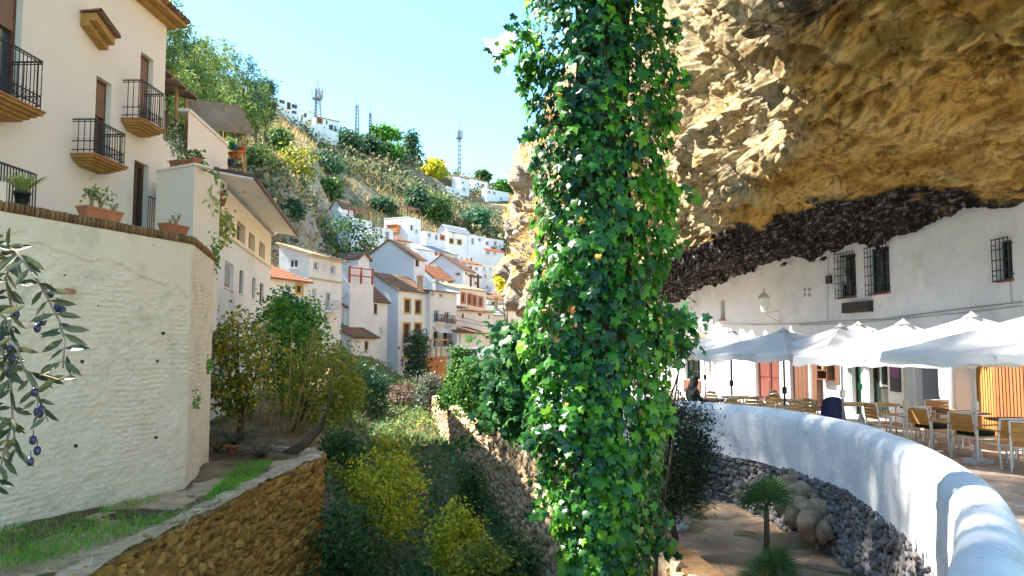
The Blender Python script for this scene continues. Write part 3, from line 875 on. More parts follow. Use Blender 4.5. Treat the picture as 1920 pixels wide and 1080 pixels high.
house('white_house', 'white house with dark red awning roof near the cliff', 880, 892, 946, 466, 505, 138, 52, 'shedR', 0.6, wR=[(898, 470, 902, 478, 'w'), (912, 470, 918, 477, 'w'), (926, 471, 930, 478, 'w')], tile=M_REDTRIM, found=7)
house('white_house', 'tall white house with blue windows above the red awning', 896, 906, 944, 446, 485, 146, 50, 'flat', .4, wR=[(911, 452, 917, 460, 'w'), (926, 452, 931, 461, 'w'), (921, 462, 926, 468, 'w')], found=8)
house('white_house', 'small white house with brown eave between the gable and gardens', 868, 876, 902, 494, 540, 118, 54, 'shedR', .7, wR=[(880, 499, 885, 506, 'b'), (891, 500, 896, 507, 'w')], tile=M_TILERED, found=6)
house('white_house', 'white house with rows of blinds low beside the cliff', 888, 900, 950, 496, 540, 126, 52, 'flat', .4, wR=[(906, 500, 910, 508, 's'), (917, 501, 921, 509, 's'), (928, 502, 932, 510, 's'), (908, 514, 912, 522, 'w'), (924, 515, 928, 523, 'w')], found=7)
house('white_house', 'narrow white house with two windows above the brown pergola', 838, 846, 866, 486, 530, 112, 56, 'flat', .3, wR=[(850, 490, 854, 497, 'w'), (858, 491, 862, 498, 'w')], found=7)
house('white_house', 'little white house with dark roof between the white box houses', 735, 742, 770, 450, 480, 106, 58, 'shedR', .8, wR=[(748, 452, 752, 459, 'b'), (758, 454, 762, 461, 'w')], found=6)

house('white_house', 'white house with a terracotta roof behind the rooftop room', 690, 700, 728, 470, 500, 92, 62, 'shedR', .9, wR=[(706, 476, 710, 484, 'w'), (716, 478, 720, 486, 'b')], found=6)
house('white_house', 'white cube house with one brown door under the tall house', 742, 752, 786, 470, 500, 110, 58, 'flat', .3, wR=[(760, 474, 764, 482, 'b'), (772, 474, 777, 486, 'r')], found=6)
house('white_house', 'white house with small square windows over the low shaded gable', 850, 858, 890, 478, 520, 122, 54, 'flat', .3, wR=[(864, 482, 868, 489, 'w'), (874, 483, 878, 490, 'w'), (882, 484, 886, 491, 'b')], found=7)
house('white_house', 'white house with mossy roof right of the four orange windows', 904, 914, 960, 560, 620, 110, 52, 'shedR', .9, wR=[(922, 566, 927, 575, 'b'), (936, 568, 941, 577, 'w')], found=6)
house('white_house', 'tiny white house low under the cliff gardens', 914, 922, 962, 540, 580, 118, 50, 'flat', .3, wR=[(928, 546, 933, 554, 'w'), (944, 548, 948, 555, 's')], found=6)
house('white_house', 'white house with narrow blinds above the low red awning', 862, 870, 900, 462, 496, 140, 52, 'shedR', .7, wR=[(876, 466, 880, 473, 's'), (888, 468, 892, 475, 's')], tile=M_SHUT, found=8)

# ---- crest of the hill
house('white_house', 'long white hilltop building with dark balconies beside the pines', 505, 516, 562, 184, 216, 152, 40, 'flat', .4, wR=[(524, 186, 534, 194, 'd'), (547, 196, 557, 203, 'd'), (538, 192, 545, 205, 'b'), (547, 208, 556, 213, 'd')], found=5)
house('white_house', 'white hilltop house with brown doors at the end of the white wall', 580, 590, 636, 219, 246, 172, 40, 'shedR', .6, wR=[(595, 221, 604, 231, 'r'), (611, 226, 614, 233, 'b'), (617, 234, 625, 243, 'd'), (627, 236, 630, 242, 'b')], found=5)
house('white_house', 'small grey white hilltop house between the two white buildings', 556, 562, 586, 208, 226, 164, 40, 'flat', .4, wR=[(570, 212, 575, 220, 'b')], found=5)
house('beige_building', 'beige block with a small window beside the round green tree', 738, 748, 761, 273, 306, 210, 50, 'flat', .4, wR=[(750, 277, 753, 284, 'w'), (755, 279, 758, 286, 'w')], wall=M_BEIGE, found=6, cat='building')
house('red_building', 'red brick building on the hill crest right of the spruce', 798, 812, 834, 296, 330, 224, 46, 'flat', .4, wR=[(816, 306, 820, 312, 'w'), (825, 308, 829, 315, 'w')], wall=M_RED_RENDER, found=6, cat='building')
house('white_house', 'white house with bluish side wall at the left of hilltop street', 847, 862, 880, 332, 362, 205, 50, 'shedR', .8, wR=[(866, 340, 870, 345, 'w'), (868, 352, 873, 358, 'w')], found=6)
house('white_house', 'white house with two small windows in the middle of hilltop street', 875, 889, 914, 336, 370, 212, 50, 'shedR', .7, wR=[(895, 343, 898, 348, 'b'), (904, 345, 908, 350, 'b'), (898, 356, 902, 362, 'w')], found=6)
house('white_house', 'white house with green mesh at the right of hilltop street', 902, 912, 955, 354, 386, 208, 46, 'flat', .4, wR=[(916, 358, 919, 362, 'b'), (925, 360, 929, 365, 'w'), (938, 370, 942, 375, 'w')], found=6)
house('white_house', 'low white annex below the bluish sided hilltop house', 828, 838, 868, 350, 378, 200, 48, 'flat', .3, wR=[(848, 356, 852, 361, 'w'), (857, 360, 861, 367, 'w')], found=6)

# ---- walls along the hill roads
def road_wall(label, px0, py0, px1, py1, Y0, Y1, hgt, mat):
    a, b = P(px0, py0, Y0), P(px1, py1, Y1)
    n = 8; mb = MB(); rows = []
    A = []; B = []
    for i in range(n + 1):
        q = a.lerp(b, i / n)
        A.append(q); B.append(q + Vector((0.25, 0.45, 0)))
    h = Vector((0, 0, hgt)); dn = Vector((0, 0, -3))
    g = [[p + dn for p in A], A[:] , [p + h for p in A], [p + h for p in B], [p + dn for p in B]]
    mb.grid(np.array([[tuple(p) for p in r] for r in g]))
    o = mb.build('boundary_wall', mat, None, base=tuple(a))
    return tag(o, label, 'wall')
road_wall('long white wall sloping under the hilltop houses', 505, 216, 632, 258, 149, 170, 1.1, M_FARWHITE)
road_wall('pale tan retaining wall of the road halfway up the hill', 682, 346, 768, 368, 168, 180, 1.6, M_BEIGE)
road_wall('ochre road wall below the hilltop street houses', 866, 390, 948, 398, 190, 196, 1.6, M_BEIGE)
road_wall('white wall piece by the round green hilltop tree', 736, 304, 782, 322, 200, 208, 1.2, M_FARWHITE)
road_wall('short white road wall below the tan retaining wall', 655, 336, 684, 348, 160, 166, 1.0, M_FARWHITE)

# ---- masts on the crest
def mast(label, px, yT, yB, Y, w, head):
    b = hill_at(px, yB + 6, Y * .7, 420)
    Y = b.y
    top, bot = P(px, yT, Y), P(px, yB, Y)
    bz = min(bot.z, zg(bot.x, Y)) - 1
    t = thing('radio_mast', label, 'mast', (bot.x, Y, bz), 0, 'radio masts on the hill crest')
    m = pmat('mast_grey', (0.28, 0.30, 0.33), None, rough=.5, metal=.4)
    mb = MB(); r = w / 2
    cs = [Vector((bot.x + r * math.cos(k * 2.094), Y + r * math.sin(k * 2.094), bz)) for k in range(3)]
    tt = [Vector((top.x + r * .55 * math.cos(k * 2.094), Y + r * .55 * math.sin(k * 2.094), top.z)) for k in range(3)]
    for a, b2 in zip(cs, tt): mb.tube([a, b2], 0.16, 5)
    n = 12
    for i in range(n):
        for k in range(3):
            a = cs[k].lerp(tt[k], i / n); b2 = cs[(k + 1) % 3].lerp(tt[(k + 1) % 3], (i + 1) / n)
            mb.tube([a, b2], 0.09, 4)
    mb.build('lattice', m, t)
    MB().tube([top + Vector((0, 0, -1)), top + Vector((0, 0, 2.2))], 0.09, 5).build('antenna', m, t)
    if head:
        for k in range(6):
            an = k * math.pi / 3
            c = top + Vector((math.cos(an) * head, math.sin(an) * head, -1.2))
            MB().obox(c, (.22 * -math.sin(an), .22 * math.cos(an), 0), (0, 0, 1.1), (.12 * math.cos(an), .12 * math.sin(an), 0), bev=.04).build('panel_antenna', M_SHUT, t)
        MB().lathe([(head * .9, 0), (head, .1), (head, .22), (head * .9, .3)], top + Vector((0, 0, -2.6)), 12).build('platform', m, t)
mast('thick lattice radio mast with drum antennas, tallest on the left crest', 595, 166, 212, 185, 1.9, 1.2)
mast('slim lattice radio mast with red tip right of the thick mast', 669, 197, 240, 190, 1.3, 0.0)
mast('thin short lattice mast, third from the pines', 694, 212, 250, 195, 1.0, 0.0)
mast('tall slender radio mast with round antenna head above hilltop street', 861, 244, 322, 225, 0.9, 1.0)

# ---- ochre garden wall, hedge and parked van at the foot of the row
a, b = P(797, 690, 72), P(838, 690, 75)
gw = thing('garden_wall', 'ochre garden wall below the flower balcony house', 'wall', (a.x, a.y, a.z - 1))
fg = Face(a.to_2d(), b.to_2d(), 1); zt_ = P(815, 671, 73).z
MB().fbox(fg, 0, fg.L, a.z - 1.5, zt_, -.3, 0).fbox(fg, -.05, fg.L + .05, zt_, zt_ + .1, -.35, .05).build('wall', M_ORANGE, gw)
for k in range(4):
    s_ = fg.L * (k + .1) / 4; MB().fbox(fg, s_, s_ + .12, zt_ + .1, zt_ + 1.6, -.2, -.08).build('pergola_post', M_BEIGE, gw)
MB().fbox(fg, -.1, fg.L + .1, zt_ + 1.6, zt_ + 1.72, -.28, 0.0).build('pergola_beam', M_BEIGE, gw)
def van():
    c = P(896, 676, 66); t = thing('parked_van', 'white van parked beyond the clipped shrubs below the town', 'van', (c.x, 66, c.z - .9), -.35)
    body = MB(); w = .95
    prof = [(-2.3, .35), (-2.35, 1.0), (-2.2, 1.15), (-1.5, 1.3), (-.75, 2.0), (2.2, 2.05), (2.35, 1.9), (2.35, .35)]
    body.prism([(x, -w, z) for x, z in prof], (0, 2 * w, 0))
    bo = body.build('body', M_FRAME, t, local=True)
    MB().add([(-1.47, -w * .9, 1.36), (-1.47, w * .9, 1.36), (-.82, w * .88, 1.97), (-.82, -w * .88, 1.97)], [(0, 1, 2, 3)]).build('windscreen', M_GLASS, bo, local=True)
    for sy in (-1, 1):
        MB().box(-.75, .3, sy * (w + .004) - .004, sy * (w + .004) + .004, 1.25, 1.85).build('side_window', M_GLASS, bo, local=True)
        for x in (-1.5, 1.5):
            wh = MB().tube([(x, sy * (w - .15), .34), (x, sy * (w + .03), .34)], .34, 16).build('wheel', M_BLACKP_, t, local=True)
            MB().tube([(x, sy * (w + .03), .34), (x, sy * (w + .045), .34)], .19, 12).build('rim', M_STEEL, wh, local=True)
        MB().box(-2.37, -2.33, sy * .7 - .15, sy * .7 + .15, .85, 1.0).build('headlight', M_GLASS, bo, local=True)
M_BLACKP_ = pmat('tyre_rubber', (.02, .02, .02), None, rough=.9)
van()
# overhead wires of the row
wr_ = thing('overhead_wire', 'thin overhead wires crossing the row of white houses', 'wire', P(858, 590, 78))
for (p0, p1) in (((856, 592, 78), (945, 608, 96)), ((856, 600, 78), (945, 612, 96)), ((640, 560, 60), (700, 512, 72))):
    a, b = P(*p0), P(*p1); MB().tube([a, a.lerp(b, .5) - Vector((0, 0, .25)), b], .025, 4).build('strand', M_IRON, wr_)
# ------------------------------------------------------------------ stones: shared shapes for walls and heaps
def stone_mesh(name, seed, mat, jit=0.2, n=3, smooth=True):
    rr = np.random.default_rng(seed)
    pts = {}; vs = []; fs = []
    def vid(i, j, k):
        if (i, j, k) not in pts:
            p = np.array([i, j, k], float) / (n - 1) * 2 - 1
            q = p / (np.sum(np.abs(p) ** 4.6) ** (1 / 4.6))
            q = q * (1 + rr.normal() * jit * 0.5) + rr.normal(size=3) * jit * 0.4
            pts[(i, j, k)] = len(vs); vs.append(q * 0.5)
        return pts[(i, j, k)]
    for a in range(3):
        for side in (0, n - 1):
            for i in range(n - 1):
                for j in range(n - 1):
                    q = []
                    for di, dj in ((0, 0), (1, 0), (1, 1), (0, 1)):
                        c = [0, 0, 0]; c[a] = side; c[(a + 1) % 3] = i + di; c[(a + 2) % 3] = j + dj
                        q.append(vid(*c))
                    fs.append(q if side else q[::-1])
    me = bpy.data.meshes.new(name)
    me.from_pydata([tuple(v) for v in vs], [], fs)
    me.materials.append(mat)
    me.polygons.foreach_set('use_smooth', [smooth] * len(fs))
    me.update()
    return me, np.array(vs), np.array(fs)

def in_view(p, m=40):
    dv = Vector(p) - Vector((0, 0, CZ))
    dep = dv.y * CT + dv.z * ST
    if dep < 0.3: return None
    px = 960 + F * dv.x / dep; py = 540 - F * (dv.z * CT - dv.y * ST) / dep
    if -m < px < 1920 + m and -m < py < 1080 + m: return px, py, dep
    return None

def stone_wall(t, path, side, z0, z1, sw, sh, mat, nparts=300, seed=1, thick=0.10, off=0.0, batter=0.0, keep=None, name='stone'):
    """rubble facing laid in rough courses along a path; the largest in view are pieces of their own"""
    rr = random.Random(seed)
    var = [stone_mesh(name, seed * 100 + i, mat, .24, 3, False) for i in range(14)]
    path = [Vector(p) for p in path]
    seg = [(path[i + 1] - path[i]).length for i in range(len(path) - 1)]; L = sum(seg)
    def at(s):
        for i, l in enumerate(seg):
            if s <= l or i == len(seg) - 1:
                d = (path[i + 1] - path[i]).normalized()
                return path[i] + d * s, d
            s -= l
    st = []
    s = 0
    zf0 = z0 if callable(z0) else (lambda s: z0)
    zf1 = z1 if callable(z1) else (lambda s: z1)
    zmin = min(zf0(L * i / 20) for i in range(21)); zmax = max(zf1(L * i / 20) for i in range(21))
    z = zmin
    while z < zmax:
        hh = sh * rr.uniform(0.65, 1.45)
        s = -rr.random() * sw
        while s < L:
            w = sw * rr.uniform(0.45, 1.75)
            if 0 <= s + w / 2 <= L:
                zc = z + hh / 2 + rr.uniform(-.25, .25) * hh
                if zf0(s) - sh * .3 < zc < zf1(s) - sh * .25:
                    p, d = at(s + w / 2)
                    n = Vector((d.y, -d.x)) * side
                    o = off + batter * (zmax - zc) + rr.uniform(-.035, .035)
                    st.append((Vector((p.x + n.x * o, p.y + n.y * o, zc)), d, w * 1.06, hh * rr.uniform(.85, 1.25), thick * rr.uniform(.8, 1.4), rr.uniform(-.28, .28), rr.randrange(len(var))))
            s += w
        z += hh * 0.86
    scored = []
    for i, q in enumerate(st):
        v = in_view(q[0], 10)
        if v and (keep is None or keep(v[0], v[1])): scored.append((q[2] / v[2], i))
    scored.sort(reverse=True)
    pick = {i for _, i in scored[:nparts]}
    VV, FF, k = [], [], 0
    for i, (c, d, w, hh, th, rot, vi) in enumerate(st):
        ang = math.atan2(d.y, d.x)
        if i in pick:
            o = link_copy(var[vi][0], name, t, c, (0, rot, ang), (w, th * 2, hh))
            o.rotation_mode = 'XYZ'
        else:
            if not in_view(c, 400): continue
            v = var[vi][1] * np.array([w, th * 2, hh])
            cr, sr = math.cos(rot), math.sin(rot)
            v = np.stack([v[:, 0] * cr + v[:, 2] * sr, v[:, 1], -v[:, 0] * sr + v[:, 2] * cr], 1)
            ca, sa = math.cos(ang), math.sin(ang)
            v = np.stack([v[:, 0] * ca - v[:, 1] * sa, v[:, 0] * sa + v[:, 1] * ca, v[:, 2]], 1) + np.array(c)
            VV.append(v); FF.append(var[vi][2] + k); k += len(v)
    if VV:
        o = np_mesh('small_stones', np.concatenate(VV), np.concatenate(FF), mat, t, False)
        o['kind'] = 'stuff'
    return len(st)

def strip_wall(path, z0, z1, th, side, mat, name, t, off=0.0):
    """solid core of a wall along a path"""
    path = [Vector(p) for p in path]; A, B = [], []
    for i, p in enumerate(path):
        d = (path[min(i + 1, len(path) - 1)] - path[max(i - 1, 0)]).normalized()
        n = Vector((d.y, -d.x)) * side
        A.append(p + n * off); B.append(p + n * (off - th))
    f0 = z0 if callable(z0) else (lambda i: z0); f1 = z1 if callable(z1) else (lambda i: z1)
    g = [[(p.x, p.y, f0(i)) for i, p in enumerate(A)], [(p.x, p.y, f1(i)) for i, p in enumerate(A)], [(p.x, p.y, f1(i)) for i, p in enumerate(B)], [(p.x, p.y, f0(i)) for i, p in enumerate(B)]]
    mb = MB().grid(np.array(g))
    n = len(path)
    mb.f.append([0, n, 2 * n, 3 * n]); mb.m.append(0); mb.f.append([n - 1, 4 * n - 1, 3 * n - 1, 2 * n - 1]); mb.m.append(0)
    return mb.build(name, mat, t)

# ------------------------------------------------------------------ the overhanging rock
ST_Y = [2, 10, 13.8, 17.2, 23, 31.7, 36, 40, 46]
ST_P = [
 [(13, 5.3), (11, 6.1), (9, 7.2), (7.2, 8.4), (5.6, 9.6), (5.0, 10.9), (5, 13.4), (5.3, 16), (7, 20), (14, 23)],
 [(12.6, 5.2), (10.6, 5.8), (8.6, 6.7), (6.8, 7.8), (5.2, 8.9), (4.6, 10), (4.6, 13), (5, 16), (7, 20), (14, 22)],
 [(12.4, 5.15), (10.4, 5.6), (8.4, 6.35), (6.5, 7.2), (5.05, 8.1), (4.5, 9.4), (4.5, 12), (5, 16), (7, 20), (14, 22)],
 [(12.2, 5.15), (10.5, 5.5), (8.9, 6.0), (7.3, 6.6), (6.0, 7.3), (5.5, 8.7), (5.3, 11), (5.6, 15), (7.5, 19), (14, 22)],
 [(11.9, 5.2), (10.4, 5.4), (9.0, 5.75), (7.6, 6.15), (6.5, 6.6), (6.0, 8.2), (5.8, 10.5), (5.9, 13.5), (7.5, 18), (14, 22)],
 [(10.8, 5.25), (9.6, 5.3), (8.6, 5.3), (8.1, 5.4), (7.6, 5.75), (6.6, 7.6), (5.8, 10), (5.6, 13), (6.8, 17), (14, 22)],
 [(9.8, 5.0), (8.9, 4.9), (8.1, 4.8), (7.7, 4.95), (7.3, 5.3), (6.4, 7), (5.4, 9.5), (5.0, 13), (6, 17), (14, 22)],
 [(9, 4.6), (8, 4.4), (7.3, 4.4), (6.8, 4.5), (6.3, 5), (5.2, 7.5), (4.2, 10), (3.4, 13), (4, 17), (14, 22)],
 [(8, 4), (7, 4), (6, 4.2), (5.4, 4.8), (5, 5.6), (4.2, 8), (3.4, 11), (3, 14), (3.5, 17), (14, 22)]]
def spline(tab, x, q):
    """smooth (Catmull-Rom) interpolation of rows tab (n,k) at knots x"""
    tab = np.array(tab, float); x = np.array(x, float); n = len(x)
    m = np.gradient(tab, x, axis=0)
    i = np.clip(np.searchsorted(x, q, side='right') - 1, 0, n - 2)
    h = (x[i + 1] - x[i])[:, None]; t = ((q - x[i]) / (x[i + 1] - x[i]))[:, None]
    return (2*t**3-3*t**2+1)*tab[i] + (t**3-2*t**2+t)*h*m[i] + (-2*t**3+3*t**2)*tab[i+1] + (t**3-t**2)*h*m[i+1]
def rock_material():
    m, N, L, b = _nt('overhang_limestone')
    geo = N.new('ShaderNodeNewGeometry')
    def noise(sc, st=None, det=9, ro=0.65, dist=0.0):
        n = N.new('ShaderNodeTexNoise'); n.inputs['Scale'].default_value = sc; n.inputs['Detail'].default_value = det; n.inputs['Roughness'].default_value = ro
        n.inputs['Distortion'].default_value = dist
        if st:
            mp = N.new('ShaderNodeMapping'); mp.inputs['Scale'].default_value = st
            L.new(geo.outputs['Position'], mp.inputs['Vector']); L.new(mp.outputs['Vector'], n.inputs['Vector'])
        else: L.new(geo.outputs['Position'], n.inputs['Vector'])
        return n
    n1 = noise(0.7, (1, .6, 1.6)); n2 = noise(5, (1.6, .5, 1)); n3 = noise(0.42, (1, .55, 1.4), 5, .6, .4)
    base = ramp(N, [(0.28, (0.56, 0.28, 0.05)), (0.45, (0.84, 0.49, 0.12)), (0.6, (0.90, 0.61, 0.20)), (0.75, (0.88, 0.70, 0.40))]); L.new(n1.outputs['Fac'], base.inputs['Fac'])
    fine = ramp(N, [(0.3, (0.38, 0.34, 0.30)), (0.5, (0.92, 0.92, 0.92)), (0.62, (1.0, 1.0, 1.0)), (0.72, (1.35, 1.4, 1.5))]); L.new(n2.outputs['Fac'], fine.inputs['Fac'])
    cream = ramp(N, [(0.3, (0.62, 0.39, 0.14)), (0.5, (0.80, 0.62, 0.34)), (0.7, (0.82, 0.72, 0.52))]); L.new(n1.outputs['Fac'], cream.inputs['Fac'])  # weathered outer face, its sunlit paleness also put into the colour
    spp = N.new('ShaderNodeSeparateXYZ'); L.new(geo.outputs['Position'], spp.inputs[0])
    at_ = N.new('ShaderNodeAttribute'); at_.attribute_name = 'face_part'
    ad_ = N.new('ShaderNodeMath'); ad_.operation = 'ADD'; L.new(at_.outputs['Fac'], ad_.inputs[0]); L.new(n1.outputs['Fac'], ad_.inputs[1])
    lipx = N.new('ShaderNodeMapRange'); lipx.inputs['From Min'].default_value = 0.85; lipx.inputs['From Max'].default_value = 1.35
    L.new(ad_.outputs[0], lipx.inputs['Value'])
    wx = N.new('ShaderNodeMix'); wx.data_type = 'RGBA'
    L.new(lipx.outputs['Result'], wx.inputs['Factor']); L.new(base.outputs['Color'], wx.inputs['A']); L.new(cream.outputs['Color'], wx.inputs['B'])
    mul = N.new('ShaderNodeMix'); mul.data_type = 'RGBA'; mul.blend_type = 'MULTIPLY'; mul.inputs['Factor'].default_value = 1
    L.new(wx.outputs['Result'], mul.inputs['A']); L.new(fine.outputs['Color'], mul.inputs['B'])
    n6 = noise(1.1, (.8, .45, 1.2), 8, .6, .8)
    ab_ = N.new('ShaderNodeMath'); ab_.operation = 'SUBTRACT'; ab_.inputs[1].default_value = .5; L.new(n6.outputs['Fac'], ab_.inputs[0])
    ab2 = N.new('ShaderNodeMath'); ab2.operation = 'ABSOLUTE'; L.new(ab_.outputs[0], ab2.inputs[0])
    ck = ramp(N, [(0.0, (0.30, 0.26, 0.22)), (0.012, (0.75, 0.72, 0.7)), (0.03, (1, 1, 1))]); L.new(ab2.outputs[0], ck.inputs['Fac'])
    mck = N.new('ShaderNodeMix'); mck.data_type = 'RGBA'; mck.blend_type = 'MULTIPLY'; mck.inputs['Factor'].default_value = .8
    L.new(mul.outputs['Result'], mck.inputs['A']); L.new(ck.outputs['Color'], mck.inputs['B'])
    n7 = noise(0.55, (1, .6, 1.3), 8, .7, .3)
    lp = N.new('ShaderNodeMapRange'); lp.inputs['From Min'].default_value = .60; lp.inputs['From Max'].default_value = .66; lp.inputs['To Max'].default_value = .85; L.new(n7.outputs['Fac'], lp.inputs['Value'])
    mlp = N.new('ShaderNodeMix'); mlp.data_type = 'RGBA'; L.new(lp.outputs['Result'], mlp.inputs['Factor']); L.new(mck.outputs['Result'], mlp.inputs['A']); mlp.inputs['B'].default_value = (0.07, 0.06, 0.055, 1)
    # soot-black stain along the foot of the ceiling, with ragged tongues
    sp = N.new('ShaderNodeSeparateXYZ'); L.new(geo.outputs['Position'], sp.inputs[0])
    hz = N.new('ShaderNodeMapRange'); hz.inputs['From Min'].default_value = 6.25; hz.inputs['From Max'].default_value = 5.7
    hz.inputs['To Min'].default_value = -0.2; hz.inputs['To Max'].default_value = 0.32
    L.new(sp.outputs['Z'], hz.inputs['Value'])
    hy = N.new('ShaderNodeMapRange'); hy.inputs['From Min'].default_value = 16; hy.inputs['From Max'].default_value = 21
    hy.inputs['To Min'].default_value = -0.16; hy.inputs['To Max'].default_value = 0.02
    L.new(sp.outputs['Y'], hy.inputs['Value'])
    sm = N.new('ShaderNodeMath'); sm.operation = 'ADD'; L.new(hz.outputs['Result'], sm.inputs[0]); L.new(n3.outputs['Fac'], sm.inputs[1])
    sm2 = N.new('ShaderNodeMath'); sm2.operation = 'ADD'; L.new(sm.outputs[0], sm2.inputs[0]); L.new(hy.outputs['Result'], sm2.inputs[1])
    st = N.new('ShaderNodeMapRange'); st.inputs['From Min'].default_value = 0.57; st.inputs['From Max'].default_value = 0.66
    L.new(sm2.outputs[0], st.inputs['Value'])
    n5 = noise(7, (1.3, .45, 1), 6, .7)
    blk = ramp(N, [(0.48, (0.022, 0.019, 0.018)), (0.57, (0.12, 0.10, 0.09)), (0.66, (0.50, 0.48, 0.46))]); L.new(n5.outputs['Fac'], blk.inputs['Fac'])
    mx = N.new('ShaderNodeMix'); mx.data_type = 'RGBA'
    L.new(st.outputs['Result'], mx.inputs['Factor']); L.new(mlp.outputs['Result'], mx.inputs['A']); L.new(blk.outputs['Color'], mx.inputs['B'])
    L.new(mx.outputs['Result'], b.inputs['Base Color'])
    b.inputs['Roughness'].default_value = 0.95; b.inputs['Specular IOR Level'].default_value = 0.12
    nb = noise(4.5, (1.2, .8, 1.3), 12, .78)
    nb2 = noise(22, (1.1, .7, 1.1), 6, .75)
    bp = N.new('ShaderNodeBump'); bp.inputs['Distance'].default_value = 0.17; L.new(nb.outputs['Fac'], bp.inputs['Height'])
    bp2 = N.new('ShaderNodeBump'); bp2.inputs['Distance'].default_value = 0.06; L.new(nb2.outputs['Fac'], bp2.inputs['Height']); L.new(bp.outputs['Normal'], bp2.inputs['Normal'])
    L.new(bp2.outputs['Normal'], b.inputs['Normal'])
    return m
def grid_normals(G):
    a = np.gradient(G, axis=0); b = np.gradient(G, axis=1)
    n = np.cross(a, b); return n / (np.linalg.norm(n, axis=2, keepdims=True) + 1e-9)
qy = np.concatenate([np.arange(2, 10, .16), np.arange(10, 26, .055), np.arange(26, 46.01, .09)])
prof = np.array(ST_P)                                 # station, knot, 2
kn = np.arange(10.0)
tq = np.concatenate([np.arange(0, 3.5, .022), np.arange(3.5, 7, .018), np.arange(7, 9.01, .08)])
row = spline(prof.reshape(len(ST_Y), -1), ST_Y, qy).reshape(len(qy), 10, 2)
row = np.moveaxis(row, 1, 0).reshape(10, -1)
full = spline(row, kn, tq).reshape(len(tq), len(qy), 2)
G = np.stack([full[..., 0], np.broadcast_to(qy, full.shape[:2]), full[..., 1]], -1)
nG = grid_normals(G)
flip = np.sign(np.mean(nG[len(tq) // 2, :, 0])) ; nG = nG * (-1 if flip > 0 else 1)    # outwards: towards the street
p = G.copy()
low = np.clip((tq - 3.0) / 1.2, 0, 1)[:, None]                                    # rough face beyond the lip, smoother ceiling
edge = np.clip(tq / 0.8, 0, 1)[:, None]
warp = np.stack([fbm(p * .3, 3, 40), fbm(p * .3, 3, 41), fbm(p * .3, 3, 42)], -1)
d_big = fbm(p * 0.28 + warp * .5, 3, 50) * 0.55
rid = 1 - np.abs(fbm(p * np.array([.55, .35, .8]) + warp, 4, 60)); d_rid = (rid ** 3 - .4) * 0.55
d_fine = fbm(p * np.array([2.2, 1.3, 3.0]), 5, 70, .6) * 0.15 - (1 - np.abs(fbm(p * np.array([2.6, 1.1, 3.6]) + warp * 2, 4, 75, .6))) ** 5 * .16
d_strata = (1 - np.abs(fbm(p * np.array([1.1, .35, 1.9]) + warp * .8, 4, 80))) ** 4 * 0.22
pits = np.clip(fbm(p * 1.3, 3, 90) - .42, 0, 1) * -0.9
flute = (1 - np.abs(fbm(p * np.array([.9, 1.5, .45]) + warp * 1.2, 4, 65))) ** 2 * .5
str2 = (1 - np.abs(fbm(p * np.array([.5, .16, 2.6]) + warp * .5, 4, 85))) ** 6 * .3
disp = low * (d_big * 1.1 + d_rid * .75 + flute * 1.15 + pits * .7) + (1 - low) * (d_big * .4 + d_strata * .7 + str2) + d_fine * (0.40 + .12 * low)
# the hollow worn into the lip
hol = np.exp(-(((p[..., 1] - 19.5) / 2.2) ** 2 + ((p[..., 2] - 8.6) / 1.1) ** 2)) * low * -0.9
disp = (disp + hol) * (0.12 + .88 * edge)
G2 = G + nG * disp[..., None]
M_ROCK = rock_material()
h_, w_ = G2.shape[:2]; idx = np.arange(h_ * w_).reshape(h_, w_)
fc = np.stack([idx[:-1, :-1], idx[:-1, 1:], idx[1:, 1:], idx[1:, :-1]], -1).reshape(-1, 4)
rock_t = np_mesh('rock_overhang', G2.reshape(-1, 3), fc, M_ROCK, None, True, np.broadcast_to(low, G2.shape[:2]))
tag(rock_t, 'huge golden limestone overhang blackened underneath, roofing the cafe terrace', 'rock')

# ------------------------------------------------------------------ far cliff behind the ivy, with dry grass
CL_Y = [44, 50, 56, 60, 64, 70, 90, 120]
CL_P = [
 [(9, -2), (7, 1), (6, 3.5), (4.6, 5), (3.6, 7), (3.0, 10), (2.8, 13), (3.4, 16), (9, 18), (25, 20)],
 [(7, -2), (5, 1), (3.8, 3.4), (2.3, 5.2), (1.4, 7.5), (1.1, 10), (1.0, 13), (1.4, 15.5), (7, 17), (25, 20)],
 [(5, -2), (3.4, 1), (2.2, 3.2), (0.3, 5.3), (-0.6, 8), (-0.2, 9.6), (-0.6, 11.5), (0.2, 14.8), (5, 16.5), (25, 20)],
 [(4.5, -2), (3, 1), (1.6, 3.5), (-0.9, 6.0), (-1.6, 8.2), (-0.6, 9.8), (-0.9, 11.6), (0.3, 15), (5, 16.8), (25, 20)],
 [(6, -2), (4, 1), (2.6, 3.5), (0.2, 6), (-0.6, 8.2), (0.2, 9.8), (0.2, 12), (1.4, 15), (6, 16.8), (25, 20)],
 [(9, -2), (7, 1), (6, 4), (4, 6.5), (3.4, 9), (3.4, 11), (3.6, 13), (5, 15.5), (9, 17), (26, 20)],
 [(14, -2), (13, 2), (12, 6), (11, 9), (10.5, 11), (10.5, 13), (11, 15), (12, 17), (16, 19), (30, 22)],
 [(22, -2), (21, 4), (20, 8), (19, 12), (19, 15), (19, 17), (20, 19), (22, 22), (26, 24), (40, 26)]]
qy = np.concatenate([np.arange(44, 72, .28), np.arange(72, 120.1, 1.0)])
tq = np.arange(0, 9.01, .07)
CL_P = np.array(CL_P) + np.array([1.15, 0])
row = spline(np.array(CL_P).reshape(len(CL_Y), -1), CL_Y, qy).reshape(len(qy), 10, 2)
row = np.moveaxis(row, 1, 0).reshape(10, -1)
full = spline(row, kn, tq).reshape(len(tq), len(qy), 2)
G = np.stack([full[..., 0], np.broadcast_to(qy, full.shape[:2]), full[..., 1]], -1)
